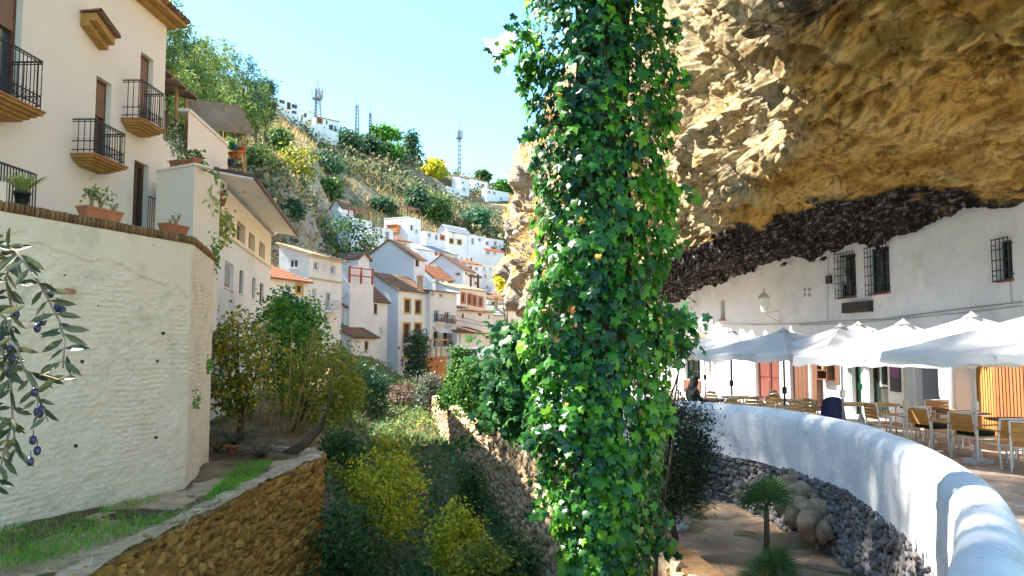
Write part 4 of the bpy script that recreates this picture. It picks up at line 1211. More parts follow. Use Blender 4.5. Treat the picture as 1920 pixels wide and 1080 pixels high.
nG = grid_normals(G); nG = nG * (-1 if np.mean(nG[60, :, 0]) > 0 else 1)
disp = fbm(G * .35, 4, 110) * .7 + (1 - np.abs(fbm(G * np.array([.6, .5, 1.0]), 4, 120))) ** 3 * .7 + fbm(G * 1.6, 4, 130) * .22
G3 = G + nG * disp[..., None]
def cliff_mat():
    m, N, L, b = _nt('cliff_limestone')
    geo = N.new('ShaderNodeNewGeometry')
    n = N.new('ShaderNodeTexNoise'); n.inputs['Scale'].default_value = 0.7; n.inputs['Detail'].default_value = 9; n.inputs['Roughness'].default_value = .68
    L.new(geo.outputs['Position'], n.inputs['Vector'])
    r = ramp(N, [(0.3, (0.14, 0.12, 0.11)), (0.5, (0.33, 0.29, 0.25)), (0.7, (0.52, 0.45, 0.35))]); L.new(n.outputs['Fac'], r.inputs['Fac'])
    sp = N.new('ShaderNodeSeparateXYZ'); L.new(geo.outputs['Normal'], sp.inputs[0])
    g = N.new('ShaderNodeMapRange'); g.inputs['From Min'].default_value = 0.05; g.inputs['From Max'].default_value = 0.4; L.new(sp.outputs['Z'], g.inputs['Value'])
    n2 = N.new('ShaderNodeTexNoise'); n2.inputs['Scale'].default_value = 3; n2.inputs['Detail'].default_value = 6; L.new(geo.outputs['Position'], n2.inputs['Vector'])
    gr = ramp(N, [(0.35, (0.30, 0.18, 0.06)), (0.65, (0.55, 0.40, 0.18))]); L.new(n2.outputs['Fac'], gr.inputs['Fac'])
    mx = N.new('ShaderNodeMix'); mx.data_type = 'RGBA'; L.new(g.outputs['Result'], mx.inputs['Factor']); L.new(r.outputs['Color'], mx.inputs['A']); L.new(gr.outputs['Color'], mx.inputs['B'])
    L.new(mx.outputs['Result'], b.inputs['Base Color']); b.inputs['Roughness'].default_value = .95; b.inputs['Specular IOR Level'].default_value = .1
    bp = N.new('ShaderNodeBump'); bp.inputs['Distance'].default_value = .3; L.new(n2.outputs['Fac'], bp.inputs['Height']); L.new(bp.outputs['Normal'], b.inputs['Normal'])
    return m
h_, w_ = G3.shape[:2]; idx = np.arange(h_ * w_).reshape(h_, w_)
fc = np.stack([idx[:-1, :-1], idx[:-1, 1:], idx[1:, 1:], idx[1:, :-1]], -1).reshape(-1, 4)
cliff = np_mesh('limestone_cliff', G3.reshape(-1, 3), fc, cliff_mat(), None, True)
tag(cliff, 'grey cliff with ledges of dry yellow grass behind the ivy', 'cliff')
# dry grass tufts on the cliff ledges and brow
nc = grid_normals(G3); nc = nc * (-1 if np.mean(nc[60, :, 0]) > 0 else 1)
w = (nc[..., 2] > 0.12) & (G3[..., 1] < 70) & (G3[..., 2] > 4.5) & (fbm(G3 * .5, 3, 140) > -0.25)
ii = np.argwhere(w); ii = ii[NR.integers(0, len(ii), 4200)]
pos = G3[ii[:, 0], ii[:, 1]]; n = len(pos)
up = rdir(n) * .45 + nc[ii[:, 0], ii[:, 1]] * .5; up[:, 2] += .35
L_DRY = leafmat('dry_grass', [(0.34, 0.20, 0.06), (0.50, 0.34, 0.12), (0.60, 0.45, 0.20), (0.30, 0.24, 0.08)], .8, .25, .1)
g_ = leaves('dry_grass', pos, rdir(n), up, .35 + .55 * NR.random(n), T_BLADE, L_DRY)
stuff(g_, 'dry yellow grass hanging over the cliff ledges', 'grass')
# small stone tower on the brow
b0 = P(994, 300, 60)
tw = thing('stone_tower', 'small square stone tower stub on the cliff brow beside the ivy', 'tower', (b0.x, 60, b0.z - 2))
tb = MB()
tb.box(b0.x - .75, b0.x + .75, 59.2, 60.8, b0.z - 2.5, P(993, 276, 60).z)
tb.build('shaft', M_BEIGE, tw)
tt_ = P(993, 276, 60).z
for i in range(3):
    MB().box(b0.x - .75 + i * .55, b0.x - .75 + i * .55 + .35, 59.21, 59.5, tt_ - .02, tt_ + .4).build('merlon', M_BEIGE, tw)

# ------------------------------------------------------------------ terrace floor, curved parapet and its rubble foot
PAR = [(0.4, 21.2), (1.6, 20.4), (2.8, 19.5), (4.0, 18.35), (4.85, 16.95), (5.4, 15.3), (5.6, 13.4), (5.35, 11.4), (4.95, 9.6), (4.5, 8.1), (3.95, 6.8), (3.3, 5.6), (2.65, 4.55), (1.95, 3.6), (1.2, 2.8)]
kp = np.arange(len(PAR)); tp = np.linspace(0, len(PAR) - 1, 150)
PARF = spline(np.array(PAR), kp, tp)
dP = np.gradient(PARF, axis=0); dP /= np.linalg.norm(dP, axis=1, keepdims=True)
nP = np.stack([dP[:, 1], -dP[:, 0]], 1)           # towards the garden?
if (np.array([2.0, 12.0]) - PARF[80]) @ nP[80] < 0: nP = -nP
M_FLOOR = pmat('terrace_screed', (0.42, 0.35, 0.29), (0.32, 0.26, 0.21), 3, .85, .006, 30)
poly = [(PARF[i][0], PARF[i][1]) for i in range(0, 150, 3)] + [(1.2, 2.0), (13, 2.0), (13, 43), (0.4, 43)]
fl = MB().prism([(x, y, -0.25) for x, y in poly], (0, 0, .25)).build('terrace_floor', M_FLOOR)
struct(fl)
M_PAVER = pmat('brown_paver', (0.33, 0.25, 0.20), (0.25, 0.19, 0.155), 9, .8, .004, 60, rand=.22)
pv, _, _ = stone_mesh('paver', 5, M_PAVER, 0.0)
pm_ = MB().box(-.5, .5, -.5, .5, 0, 1)
pm_ = MB(); e = .04
pm_.add([(-.5, -.5, 0), (.5, -.5, 0), (.5, .5, 0), (-.5, .5, 0), (-.5 + e, -.5 + e, 1), (.5 - e, -.5 + e, 1), (.5 - e, .5 - e, 1), (-.5 + e, .5 - e, 1)],
        [(4, 5, 6, 7), (0, 1, 5, 4), (1, 2, 6, 5), (2, 3, 7, 6), (3, 0, 4, 7)])
pob = pm_.build('paver', M_PAVER, fl)
pmesh = pob.data; bpy.data.objects.remove(pob)
for i in range(26):
    for j in range(22):
        x = 5.4 + i * .155 + 0.0; y = 8.2 + j * .42 + (i % 2) * .21
        k = int(np.argmin(np.abs(PARF[:, 1] - y)))
        if x < PARF[k][0] + .34 or not in_view((x, y, 0), 30): continue
        link_copy(pmesh, 'paver', fl, (x, y, .001), (0, 0, 0), (.148, .41, .016))
par = thing('parapet_wall', 'curved whitewashed parapet with rounded top along the cafe terrace', 'parapet wall', (PARF[75][0], PARF[75][1], -1.3))
sec = [(.245, None), (.25, 0.05), (.25, .35), (.245, .58), (.225, .72), (.17, .81), (.09, .86), (0, .875), (-.09, .86), (-.17, .81), (-.225, .72), (-.245, .5), (-.25, -.2)]
rows = []
sag = fbm(np.stack([tp * .9, tp * 0, tp * 0], 1), 4, 150)
for o, z in sec:
    zz = (-0.24 + sag * .09) if z is None else np.full(150, z) + sag * .012
    wob = fbm(np.stack([tp * 1.1, np.full(150, o * 4), np.full(150, (z or 0) * 2)], 1), 3, 160) * .014
    q = PARF + nP * (o + wob)[:, None] if not np.isscalar(o) else PARF + nP * (o + wob[:, None])
    rows.append(np.stack([q[:, 0], q[:, 1], zz], 1))
M_PARAPET = pmat('parapet_whitewash', (0.78, 0.76, 0.77), (0.66, 0.645, 0.66), 2.6, .9, .022, 7, .2, dirt=(0.42, 0.39, 0.38), dscale=3.4, lo=.3, hi=.75)
MB().grid(np.array(rows)).build('white_render', M_PARAPET, par, True)
M_RUBBLE = pmat('grey_rubble', (0.20, 0.185, 0.18), (0.11, 0.10, 0.10), 7, .95, .008, 30, .1, rand=.3)
M_MORTAR = pmat('dark_mortar', (0.10, 0.085, 0.075), (0.06, 0.05, 0.045), 6, .95, .02, 20, .1)
pp = [tuple(PARF[i] + nP[i] * .17) for i in range(20, 136)]
strip_wall(pp, -1.7, -.1, .4, 1 if (Vector((dP[60][1], -dP[60][0])) @ Vector(nP[60]) > 0) else -1, M_MORTAR, 'rubble_core', par, .0)
sd_ = 1 if (Vector((dP[60][1], -dP[60][0])) @ Vector(nP[60]) > 0) else -1
stone_wall(par, [tuple(PARF[i] + nP[i] * .2) for i in range(20, 136)], sd_, -1.5, -.16, .125, .08, M_RUBBLE, 300, 3, .05, .0, .16, name='rubble_stone')

# garden soil between river wall and parapet
gx = np.linspace(-0.2, 6.2, 90); gy = np.linspace(3.5, 24, 170)
GX, GY = np.meshgrid(gx, gy, indexing='ij')
pz = np.stack([GX, GY, GX * 0], -1)
GZ = -1.22 + sstep(2.6, 0.8, GX) * .3 + fbm(pz * .6, 4, 170) * .10 + fbm(pz * 3, 3, 175) * .025
M_SOIL = pmat('garden_soil', (0.44, 0.29, 0.18), (0.27, 0.17, 0.10), 1.6, .95, .04, 22, .1, dirt=(0.40, 0.30, 0.21), dscale=1.1)
xr_ = lerp_tab(XR, GY)
keepm = (GX > xr_ + .45)
idx = np.arange(GX.size).reshape(GX.shape)
q = np.stack([idx[:-1, :-1], idx[1:, :-1], idx[1:, 1:], idx[:-1, 1:]], -1)[keepm[:-1, :-1]]
gs = np_mesh('garden_ground', np.stack([GX, GY, GZ], -1).reshape(-1, 3), q.reshape(-1, 4), M_SOIL, None, True)
struct(gs)
def zgar(x, y):
    i = int(np.clip(np.searchsorted(gx, x), 0, 89)); j = int(np.clip(np.searchsorted(gy, y), 0, 169)); return float(GZ[i, j])
# ------------------------------------------------------------------ cave restaurant front
FP = [(7.0, 41.0), (7.9, 38.0), (9.1, 34.0), (10.6, 24.0), (11.2, 16.0), (11.7, 7.0)]
FS = [Face(FP[i], FP[i + 1], 1) for i in range(5)]
caf = thing('cave_restaurant', 'whitewashed restaurant front built under the overhanging rock', 'restaurant', (10.6, 24, 0))
def fseg(px):
    best = None
    for i, f in enumerate(FS):
        r = ray(px, 600)
        den = r.x * f.n.x + r.y * f.n.y; k = (f.A.x * f.n.x + f.A.y * f.n.y) / den
        s = (Vector((r.x * k, r.y * k)) - f.A).dot(f.d)
        if -0.01 <= s <= f.L + .01: return i
    return 4 if px > 1600 else 0
def crect(x0, y0, x1, y1, to_floor=False):
    i = fseg((x0 + x1) / 2); f = FS[i]
    s0, s1, z0, z1 = f.rect(x0, y0, x1, y1)
    s0, s1 = max(s0, .03), min(s1, f.L - .03)
    if to_floor: z0 = 0.012
    return i, (s0, s1, z0, z1)
CAF = {                      # openings
 'blue_window': crect(1283, 582, 1305, 600), 'shop_window': crect(1284, 668, 1313, 712), 'glass_door': crect(1336, 664, 1352, 750, True),
 'slat_door': crect(1355, 664, 1374, 750, True), 'small_window': crect(1351, 563, 1364, 598),
 'brown_door': crect(1416, 660, 1462, 750, True), 'panel_door': crect(1481, 660, 1516, 750, True), 'niche': crect(1518, 656, 1532, 750, True),
 'black_door': crect(1597, 655, 1612, 780, True), 'dark_front': crect(1630, 668, 1677, 780, True),
 'grille_a': crect(1572, 476, 1605, 556), 'grille_b': crect(1629, 463, 1668, 549), 'grille_c': crect(1870, 450, 1898, 524),
 'alcove': crect(1716, 655, 1796, 780, True)}
M_CAFWALL = pmat('cafe_whitewash', (0.80, 0.80, 0.80), (0.68, 0.69, 0.71), 1.3, .9, .02, 5, .2, dirt=(0.50, 0.49, 0.48), dscale=.8, lo=.3, hi=.75)
for i, f in enumerate(FS):
    hs = [q for k, (j, q) in CAF.items() if j == i]
    MB().panel(f, 0, f.L, -.3, 5.9, hs, .2).build('wall', M_CAFWALL, caf)
M_DKGLASS = pmat('dark_door_glass', (0.012, 0.02, 0.016), None, rough=.06, spec=.6)
M_BLUEGLASS = pmat('pale_blue_glass', (0.36, 0.50, 0.55), (0.28, 0.42, 0.48), 1.5, .12, 0, None, .6)
M_DARKRED = pmat('dark_brown_door', (0.16, 0.05, 0.035), (0.11, 0.035, 0.025), 3, .5, .003, 30, stretch=(4, 4, .6))
M_BLACKP = pmat('black_panel', (0.02, 0.02, 0.022), None, rough=.4, spec=.5)
M_GREYP = pmat('grey_render', (0.38, 0.41, 0.43), (0.31, 0.34, 0.36), 1.5, .9, .006, 12)
M_SLATW = pmat('larch_slat', (0.55, 0.29, 0.09), (0.42, 0.20, 0.06), 5, .6, .002, 40, stretch=(5, 5, .8), rand=.12)
M_SLATD = pmat('red_brown_slat', (0.34, 0.145, 0.055), (0.26, 0.10, 0.04), 5, .6, .002, 40, stretch=(5, 5, .8), rand=.12)

def cframe(part, f, q, fw, mat, dep=.2, mull=0, transom=()):
    s0, s1, z0, z1 = q; mb = MB(); a, b = -dep, -dep + .07
    mb.fbox(f, s0, s0 + fw, z0, z1, a, b).fbox(f, s1 - fw, s1, z0, z1, a, b).fbox(f, s0 + fw, s1 - fw, z0, z0 + fw, a, b).fbox(f, s0 + fw, s1 - fw, z1 - fw, z1, a, b)
    for k in range(mull):
        m = s0 + (s1 - s0) * (k + 1) / (mull + 1); mb.fbox(f, m - fw * .4, m + fw * .4, z0 + fw, z1 - fw, a, b - .004)
    for tz in transom:
        m = z0 + (z1 - z0) * tz; mb.fbox(f, s0 + fw, s1 - fw, m - fw * .4, m + fw * .4, a, b - .008)
    return mb.build(part, mat, caf)
def cpane(parent, f, q, mat, dep=.2, name='pane'):
    return MB().fbox(f, q[0] + .003, q[1] - .003, q[2] + .003, q[3] - .003, -dep - .05, -dep + .02).build(name, mat, parent)
def co(k): return FS[CAF[k][0]], CAF[k][1]
f, q = co('blue_window'); w = cframe('window', f, q, .06, M_FRAME, mull=1); cpane(w, f, q, M_BLUEGLASS)
f, q = co('shop_window'); w = cframe('shop_window', f, q, .07, M_BLACKP, mull=2, transom=(.35,)); cpane(w, f, q, M_DKGLASS)
MB().fbox(f, q[0] - .05, q[1] + .05, 0, q[2] - .02, .002, .05).build('wood_dado', M_BROWNWOOD, caf)
f, q = co('glass_door'); w = cframe('glass_door', f, q, .07, M_FRAME, transom=(.35,)); cpane(w, f, q, M_BLUEGLASS)
f, q = co('slat_door'); w = cframe('louvred_door', f, q, .06, M_FRAME)
for k in range(18):
    z = q[2] + .1 + (q[3] - q[2] - .2) * k / 18
    MB().fbox(f, q[0] + .06, q[1] - .06, z, z + .08, -.2, -.155).build('louvre', M_BLUEGLASS, w)
f, q = co('small_window'); w = cframe('window', f, q, .05, M_BEIGE, transom=(.5,)); cpane(w, f, q, M_BEIGE); MB().fbox(f, q[0] - .06, q[1] + .06, q[2] - .07, q[2] - .002, -.02, .06).build('sill', M_TERRA, w)
f, q = co('brown_door'); w = cframe('double_door', f, q, .08, M_DARKRED, mull=1); cpane(w, f, q, M_DARKRED)
for k in (0, 1):
    for (za, zb) in ((.08, .42), (.5, .92)):
        sa = q[0] + .14 + k * (q[1] - q[0] - .08) / 2
        MB().fbox(f, sa, sa + (q[1] - q[0]) / 2 - .26, q[2] + (q[3] - q[2]) * za, q[2] + (q[3] - q[2]) * zb, -.18, -.155).build('door_panel', M_DARKRED, w)
f, q = co('panel_door'); w = cframe('boarded_door', f, q, .05, M_BROWNWOOD)
n = 9
for k in range(n):
    a = q[0] + .05 + (q[1] - q[0] - .1) * k / n
    MB().fbox(f, a + .006, a + (q[1] - q[0] - .1) / n - .006, q[2] + .03, q[3] - .03, -.24, -.15 + .006 * (k % 2)).build('board', M_BROWNWOOD, w)
f, q = co('niche')
w = MB().fbox(f, q[0], q[1], q[2], q[3], -.62, -.58).build('shelf_niche', M_GREYP, caf)
for k in (.28, .5, .72): MB().fbox(f, q[0] + .002, q[1] - .002, q[2] + (q[3] - q[2]) * k, q[2] + (q[3] - q[2]) * k + .04, -.57, -.14).build('shelf', M_FRAME, w)
for k, c in ((.31, (.1, .3, .35)), (.53, (.55, .5, .4)), (.75, (.2, .12, .08))):
    z = q[2] + (q[3] - q[2]) * k; sm = (q[0] + q[1]) / 2
    MB().lathe([(.10, 0), (.12, .05), (.12, .22), (.07, .3)], f.at(sm, z - .0 + .003, -.35), 10).build('jar', pmat('jar_%d' % int(k * 100), c, None, rough=.4), w)
f, q = co('black_door'); w = cframe('door', f, q, .05, M_BLACKP); cpane(w, f, q, M_BLACKP); MB().tube([f.at(q[1] - .12, .8, -.1), f.at(q[1] - .12, 1.3, -.1)], .02, 6).build('handle', M_STEEL, w)
f, q = co('dark_front'); w = cframe('glazed_front', f, q, .05, M_BLACKP); cpane(w, f, q, M_DKGLASS)
s0, s1, z0, z1 = f.rect(1642, 676, 1676, 726)
mb = MB(); a_, b_ = -.17, -.12
mb.fbox(f, s0, s0 + .05, z0, z1, a_, b_).fbox(f, s1 - .05, s1, z0, z1, a_, b_).fbox(f, s0 + .05, s1 - .05, z0, z0 + .06, a_, b_).fbox(f, s0 + .05, s1 - .05, z1 - .05, z1, a_, b_)
mb.build('window_frame', M_FRAME, w)
# alcove with electricity cabinet
f, q = co('alcove'); s0, s1, z0, z1 = q
al = MB()
al.add([f.at(s0, z0, -.2), f.at(s0, z1, -.2), f.at(s0, z1, -.9), f.at(s0, z0, -.9)], [(0, 1, 2, 3)]).add([f.at(s1, z0, -.2), f.at(s1, z1, -.2), f.at(s1, z1, -.9), f.at(s1, z0, -.9)], [(0, 1, 2, 3)])
al.add([f.at(s0, z0, -.9), f.at(s1, z0, -.9), f.at(s1, z1, -.9), f.at(s0, z1, -.9)], [(0, 1, 2, 3)]).add([f.at(s0, z1, -.2), f.at(s1, z1, -.2), f.at(s1, z1, -.9), f.at(s0, z1, -.9)], [(0, 1, 2, 3)])
al.build('alcove', M_GREYP, caf)
fa = Face(f.at(0, 0, -.9).to_2d(), f.at(f.L, 0, -.9).to_2d(), 1)
a0, a1, b0_, b1_ = fa.rect(1736, 684, 1772, 717)
M_CAB = pmat('cabinet_grey', (0.55, 0.54, 0.52), None, rough=.5)
cb = MB().fbox(fa, a0, a1, b0_, b1_, .003, .2).fbox(fa, a0 + .03, a1 - .03, b0_ + .03, b1_ - .03, .2, .215).build('meter_cabinet', M_CAB, caf)
for k in (.38, .68):
    sm = a0 + (a1 - a0) * k; MB().fbox(fa, sm - .06, sm + .06, b1_ - .28, b1_ - .08, .215, .225).build('meter_window', M_BLACKP, cb)
MB().fbox(fa, a0 + (a1 - a0) * .5, a0 + (a1 - a0) * .56, b1_ - .4, b1_ - .33, .215, .235).build('lock', M_BLACKP, cb)
# poster column, post, shelves, boards
def onwall(name, x0, y0, x1, y1, o0, o1, mat, parent=caf, floor=False, seg=None):
    i = fseg((x0 + x1) / 2) if seg is None else seg
    f = FS[i]; s0, s1, z0, z1 = f.rect(x0, y0, x1, y1)
    if floor: z0 = .01
    return MB().fbox(f, s0, s1, z0, z1, o0, o1).build(name, mat, parent), f, (s0, s1, z0, z1)
pc, f, q = onwall('poster_column', 1679, 655, 1710, 780, .003, .22, M_FRAME, floor=True)
pb, f, q = onwall('poster_board', 1684, 668, 1704, 734, .222, .25, M_BLACKP, pc)
for k, (a, b, c) in enumerate(((.1, .38, (.05, .03, .05)), (.40, .66, (.25, .05, .22)), (.68, .93, (.75, .10, .28)))):
    MB().fbox(f, q[0] + .05, q[1] - .05, q[2] + (q[3] - q[2]) * a, q[2] + (q[3] - q[2]) * b, .25, .255).build('poster_picture', pmat('poster_%d' % k, c, (c[0] * .3 + .02, c[1] * .4 + .02, c[2] * .5), 9, .4), pb)
onwall('brown_post', 1533, 655, 1542, 780, .002, .2, M_BROWNWOOD, floor=True)
bk, f, q = onwall('display_shelf', 1545, 664, 1565, 712, .002, .04, M_BROWNWOOD)
for k in (0, .35, .68, .97):
    MB().fbox(f, q[0], q[1], q[2] + (q[3] - q[2]) * k, q[2] + (q[3] - q[2]) * k + .035, .04, .28).build('shelf', M_BROWNWOOD, bk)
for s in (q[0], q[1] - .04): MB().fbox(f, s, s + .04, q[2] + .036, q[3] - .05, .04, .27).build('side', M_BROWNWOOD, bk)
for i in range(4):
    c = ((.6, .1, .06), (.5, .35, .1), (.1, .2, .1), (.7, .6, .4))[i]
    MB().lathe([(.05, 0), (.06, .04), (.06, .16), (.025, .2), (.025, .27)], f.at(q[0] + .12 + i * (q[1] - q[0] - .24) / 3, q[2] + (q[3] - q[2]) * (.35 if i % 2 else .68) + .038, .16), 8).build('bottle', pmat('bottle_%d' % i, c, None, rough=.3), bk)
onwall('menu_board', 1567, 668, 1576, 720, .003, .05, M_BROWNWOOD)
onwall('grey_panel', 1577, 655, 1596, 780, .002, .03, M_GREYP, floor=True)
bl, f, q = onwall('vent_box', 1590, 566, 1640, 586, .002, .22, M_BLACKP)
for k in range(5): MB().fbox(f, q[0] + .02, q[1] - .02, q[2] + .03 + k * (q[3] - q[2] - .06) / 5, q[2] + .05 + k * (q[3] - q[2] - .06) / 5, .22, .235).build('louvre', M_IRON, bl)
onwall('wall_box', 1553, 517, 1561, 532, .002, .1, M_BLACKP)
onwall('sign_box', 1318, 597, 1328, 612, .002, .2, M_FRAME)
onwall('menu_box', 1325, 671, 1333, 697, .002, .12, M_SHUT)
onwall('yellow_tag', 1884, 656, 1898, 667, .075, .08, pmat('yellow_plastic', (.75, .62, .02), None, rough=.5), seg=3)
pl, f, q = onwall('pilaster', 1800, 640, 1832, 790, .002, .55, M_CAFWALL, floor=True)
# four round vent holes
f = FS[fseg(1513)]
for px in (1509, 1518):
    for py in (543, 553):
        s, z = f.hit(px, py)
        MB().tube([f.at(s, z, -.01), f.at(s, z, .02)], .075, 10).build('vent', M_SHUT, caf)
# larch slat cladding and slatted door
f = FS[3]
s0, s1 = f.hit(1833, 700)[0], f.L
n = int((s1 - s0) / .085)
MB().fbox(f, s0, s1, .005, 2.6, .002, .02).build('cladding_back', M_SLATD, caf)
for k in range(n):
    a = s0 + (s1 - s0) * k / n
    MB().fbox(f, a, a + .055, .01, 2.58, .02, .06).build('slat', M_SLATW, caf)
d0 = f.hit(1871, 720)[0]
dr = MB().fbox(f, d0, d0 + .06, .01, 2.0, .06, .10).fbox(f, d0 + .06, f.L - .2, 1.94, 2.0, .06, .10).build('slatted_door', M_SLATD, caf)
n = int((f.L - .3 - d0) / .11)
for k in range(n):
    a = d0 + .07 + (f.L - .3 - d0) * k / n
    MB().fbox(f, a, a + .075, .02, 1.935, .062, .092).build('slat', M_SLATD, dr)
# window grilles
def grille(k, nv, nh, cloth=False):
    f, q = co(k); s0, s1, z0, z1 = q
    w = cframe('window', f, q, .05, M_BLACKP, mull=1); cpane(w, f, q, M_DKGLASS)
    MB().fbox(f, s0 - .03, s1 + .03, z0 - .06, z0 - .002, -.02, .05).build('sill', M_TERRA, w)
    g = MB()
    for i in range(nh + 1):
        z = z0 - .03 + (z1 - z0 + .06) * i / nh
        g.fbox(f, s0 - .05, s1 + .05, z - .012, z + .012, .10, .118)
    for s in (s0 - .05, s1 + .03):
        for z in (z0 + .1, z1 - .1): g.fbox(f, s, s + .02, z - .01, z + .01, -.01, .10)
    gr = g.build('grille', M_IRON, w)
    for i in range(nv):
        s = s0 - .03 + (s1 - s0 + .06) * i / (nv - 1)
        MB().tube([f.at(s, z0 - .06, .109), f.at(s, z1 + .06, .109)], .011, 6).build('grille_bar', M_IRON, w)
    if cloth:
        mb = MB()
        mb.add([f.at(s0 + .12, z0 + .55, -.06), f.at(s0 + .3, z0 + .35, -.03), f.at(s0 + .42, z0 + .42, -.05), f.at(s0 + .36, z0 + .8, -.02), f.at(s0 + .42, z1 - .1, -.05), f.at(s0 + .14, z1 - .08, -.06)], [(0, 1, 2, 3), (0, 3, 4, 5)])
        mb.build('torn_cloth', pmat('white_green_cloth', (0.6, 0.62, 0.6), (0.12, 0.30, 0.24), 3, .8), w)
grille('grille_a', 7, 6, True); grille('grille_b', 8, 5); grille('grille_c', 5, 4)
# cables along the wall
for lab, pts in (('cable', [(1290, 612), (1340, 606), (1420, 609), (1500, 607), (1560, 603), (1600, 601), (1660, 598), (1720, 590), (1800, 580), (1919, 566)]),
                 ('cable', [(1500, 610), (1600, 606), (1700, 597), (1800, 587), (1919, 573)]), ('cable', [(1555, 485), (1554, 520), (1553, 600)]), ('cable', [(1897, 524), (1899, 568)])):
    q = []
    for px, py in pts:
        f = FS[fseg(px)]; s, z = f.hit(px, py); q.append(f.at(s, z, .03))
    MB().tube(q, .018 if len(pts) > 5 else .012, 5).build(lab, M_SHUT, caf)
s, z = FS[3].hit(1827, 640)
MB().tube([FS[3].at(s, 0, .62), FS[3].at(s, 2.6, .62), FS[3].at(s, 2.72, .5), FS[3].at(s, 2.76, .06)], .05, 8).build('downpipe', M_WHITEMETAL, caf)

# floodlights and street lantern (things fixed to the wall)
def flood(px, py, label):
    f = FS[fseg(px)]; s, z = f.hit(px, py); t = thing('floodlight', label, 'floodlight', f.at(s, z, 0))
    MB().tube([f.at(s, z + .05, 0), f.at(s, z + .05, .2)], .02, 6).build('bracket', M_STEEL, t)
    ax = Vector((f.d.x, f.d.y, 0)); nn = Vector((f.n.x, f.n.y, 0))
    MB().obox(f.at(s, z, .24), ax * .13, (nn * .7 + Vector((0, 0, -.7))) * .09, (nn * .7 + Vector((0, 0, .7))) * .035, bev=.01).build('lamp_housing', M_BLACKP, t)
flood(1481, 496, 'black floodlight high on the wall left of the grilled windows')
flood(1556, 486, 'grey floodlight beside the top of the first grilled window')
f = FS[fseg(1461)]; s, z = f.hit(1461, 590)
lan = thing('street_lantern', 'cream street lantern on a wall bracket above the umbrellas', 'lantern', f.at(s, z, 0))
M_LAN = pmat('cream_metal', (.7, .62, .45), None, rough=.5)
MB().tube([f.at(s + .1, z - .3, .02), f.at(s, z - .1, .35), f.at(s - .05, z + .05, .55)], .03, 6).tube([f.at(s + .1, z + .15, .02), f.at(s - .05, z + .05, .55)], .025, 6).build('bracket', M_LAN, lan)
c = f.at(s - .05, z + .08, .55)
MB().lathe([(.05, 0), (.12, .04), (.20, .48), (.21, .5)], c, 6).build('glass', pmat('lantern_glass', (.75, .72, .62), None, rough=.2), lan)
MB().lathe([(.24, .5), (.24, .53), (.12, .68), (.05, .72), (.05, .8), (.02, .9)], c, 6).build('cap', M_LAN, lan)

# ------------------------------------------------------------------ parasols
M_CANVAS = leafmat('canvas', [(0.56, 0.55, 0.55), (0.64, 0.63, 0.62)], .9, .25, .1)
M_CANVASB = leafmat('beige_canvas', [(0.62, 0.52, 0.38), (0.64, 0.54, 0.40)], .9, .2, .1)
M_PD = pmat('dark_pole', (.03, .028, .03), None, rough=.4, spec=.5)
M_PG = pmat('green_pole', (.01, .36, .10), None, rough=.4, spec=.5)
M_PB = pmat('beige_pole', (.52, .47, .38), None, rough=.5)
def parasol(label, px, Y, half, rim, peak, pole, rz=0.0, canv=None, val=.2, seed=0, tilt=0.0):
    canv = canv or M_CANVAS
    t = thing('parasol', label, 'parasol', (PX(px, Y, 1.0), Y, 0), rz, 'parasols on the cafe terrace')
    rr = random.Random(seed)
    n = 21; G = np.zeros((n, n, 3))
    def pt_(x, y):
        m = max(abs(x), abs(y)); q = min(abs(x), abs(y)) / (m + 1e-6)
        sag = .12 * math.sin(math.pi * min(m, 1)) * (1 - q) + .05 * (m ** 2) * (1 - abs(q * 2 - 1))
        z = peak + (rim - peak) * m ** .92 - sag * .7
        z += (.016 * math.sin(9 * x + seed) * math.sin(8 * y + 2 * seed) + .012 * math.sin(17 * (x + y) + seed)) * m
        k = 1 - .05 * (1 - q) * m ** 3
        return np.array((x * half * k, y * half * k, z + tilt * x))
    for side in range(4):
        ca, sa = ((1, 0), (0, 1), (-1, 0), (0, -1))[side]
        g = np.zeros((14, n, 3))
        for i in range(14):
            for j in range(n):
                r_ = i / 13; w_ = (j / (n - 1) * 2 - 1) * r_
                g[i, j] = pt_(ca * r_ - sa * w_, sa * r_ + ca * w_)
        cn = MB().grid(g).build('canopy_panel', canv, t, True, local=True)
        ed = g[-1]
        v_ = np.array([ed, [p + np.array([p[0] * .012, p[1] * .012, -val * (.85 + .14 * math.sin(k * .62 + seed + side) + .08 * math.sin(k * 1.9 + seed))]) for k, p in enumerate(ed)]])
        MB().grid(v_).build('valance', canv, cn, True, local=True)
    cp = MB().lathe([(.16, peak - .045), (.10, peak - .01), (.04, peak + .03), (.015, peak + .06)], (0, 0, 0), 8).build('vent_cap', canv, t, True, local=True)
    MB().tube([(0, 0, .02), (0, 0, peak - .03)], .026, 8).build('pole', pole, t, True, local=True)
    MB().lathe([(.06, .95), (.06, 1.1), (.04, 1.12)], (0, 0, 0), 8).build('crank', pole, t, local=True)
    MB().lathe([(.27, .005), (.27, .07), (.1, .09), (.05, .3), (.03, .3)], (0, 0, 0), 12).build('base', M_SHUT, t, local=True)
    for k in range(8):
        a = k * math.pi / 4; m = half * (1.41 if k % 2 else 1) * .97
        tz = tilt * math.cos(a) * (1.41 if k % 2 else 1)
        MB().tube([(0, 0, peak - .1), (math.cos(a) * m * .5, math.sin(a) * m * .5, (peak + rim) / 2 - .12 + tz * .5), (math.cos(a) * m, math.sin(a) * m, rim - .05 + tz)], .012, 4).build('rib', M_PB, t, local=True)
    return t
parasol('beige parasol with deep valance farthest along the terrace', 1322, 28, 1.55, 2.05, 2.62, M_PD, .15, M_CANVASB, .42, 1)
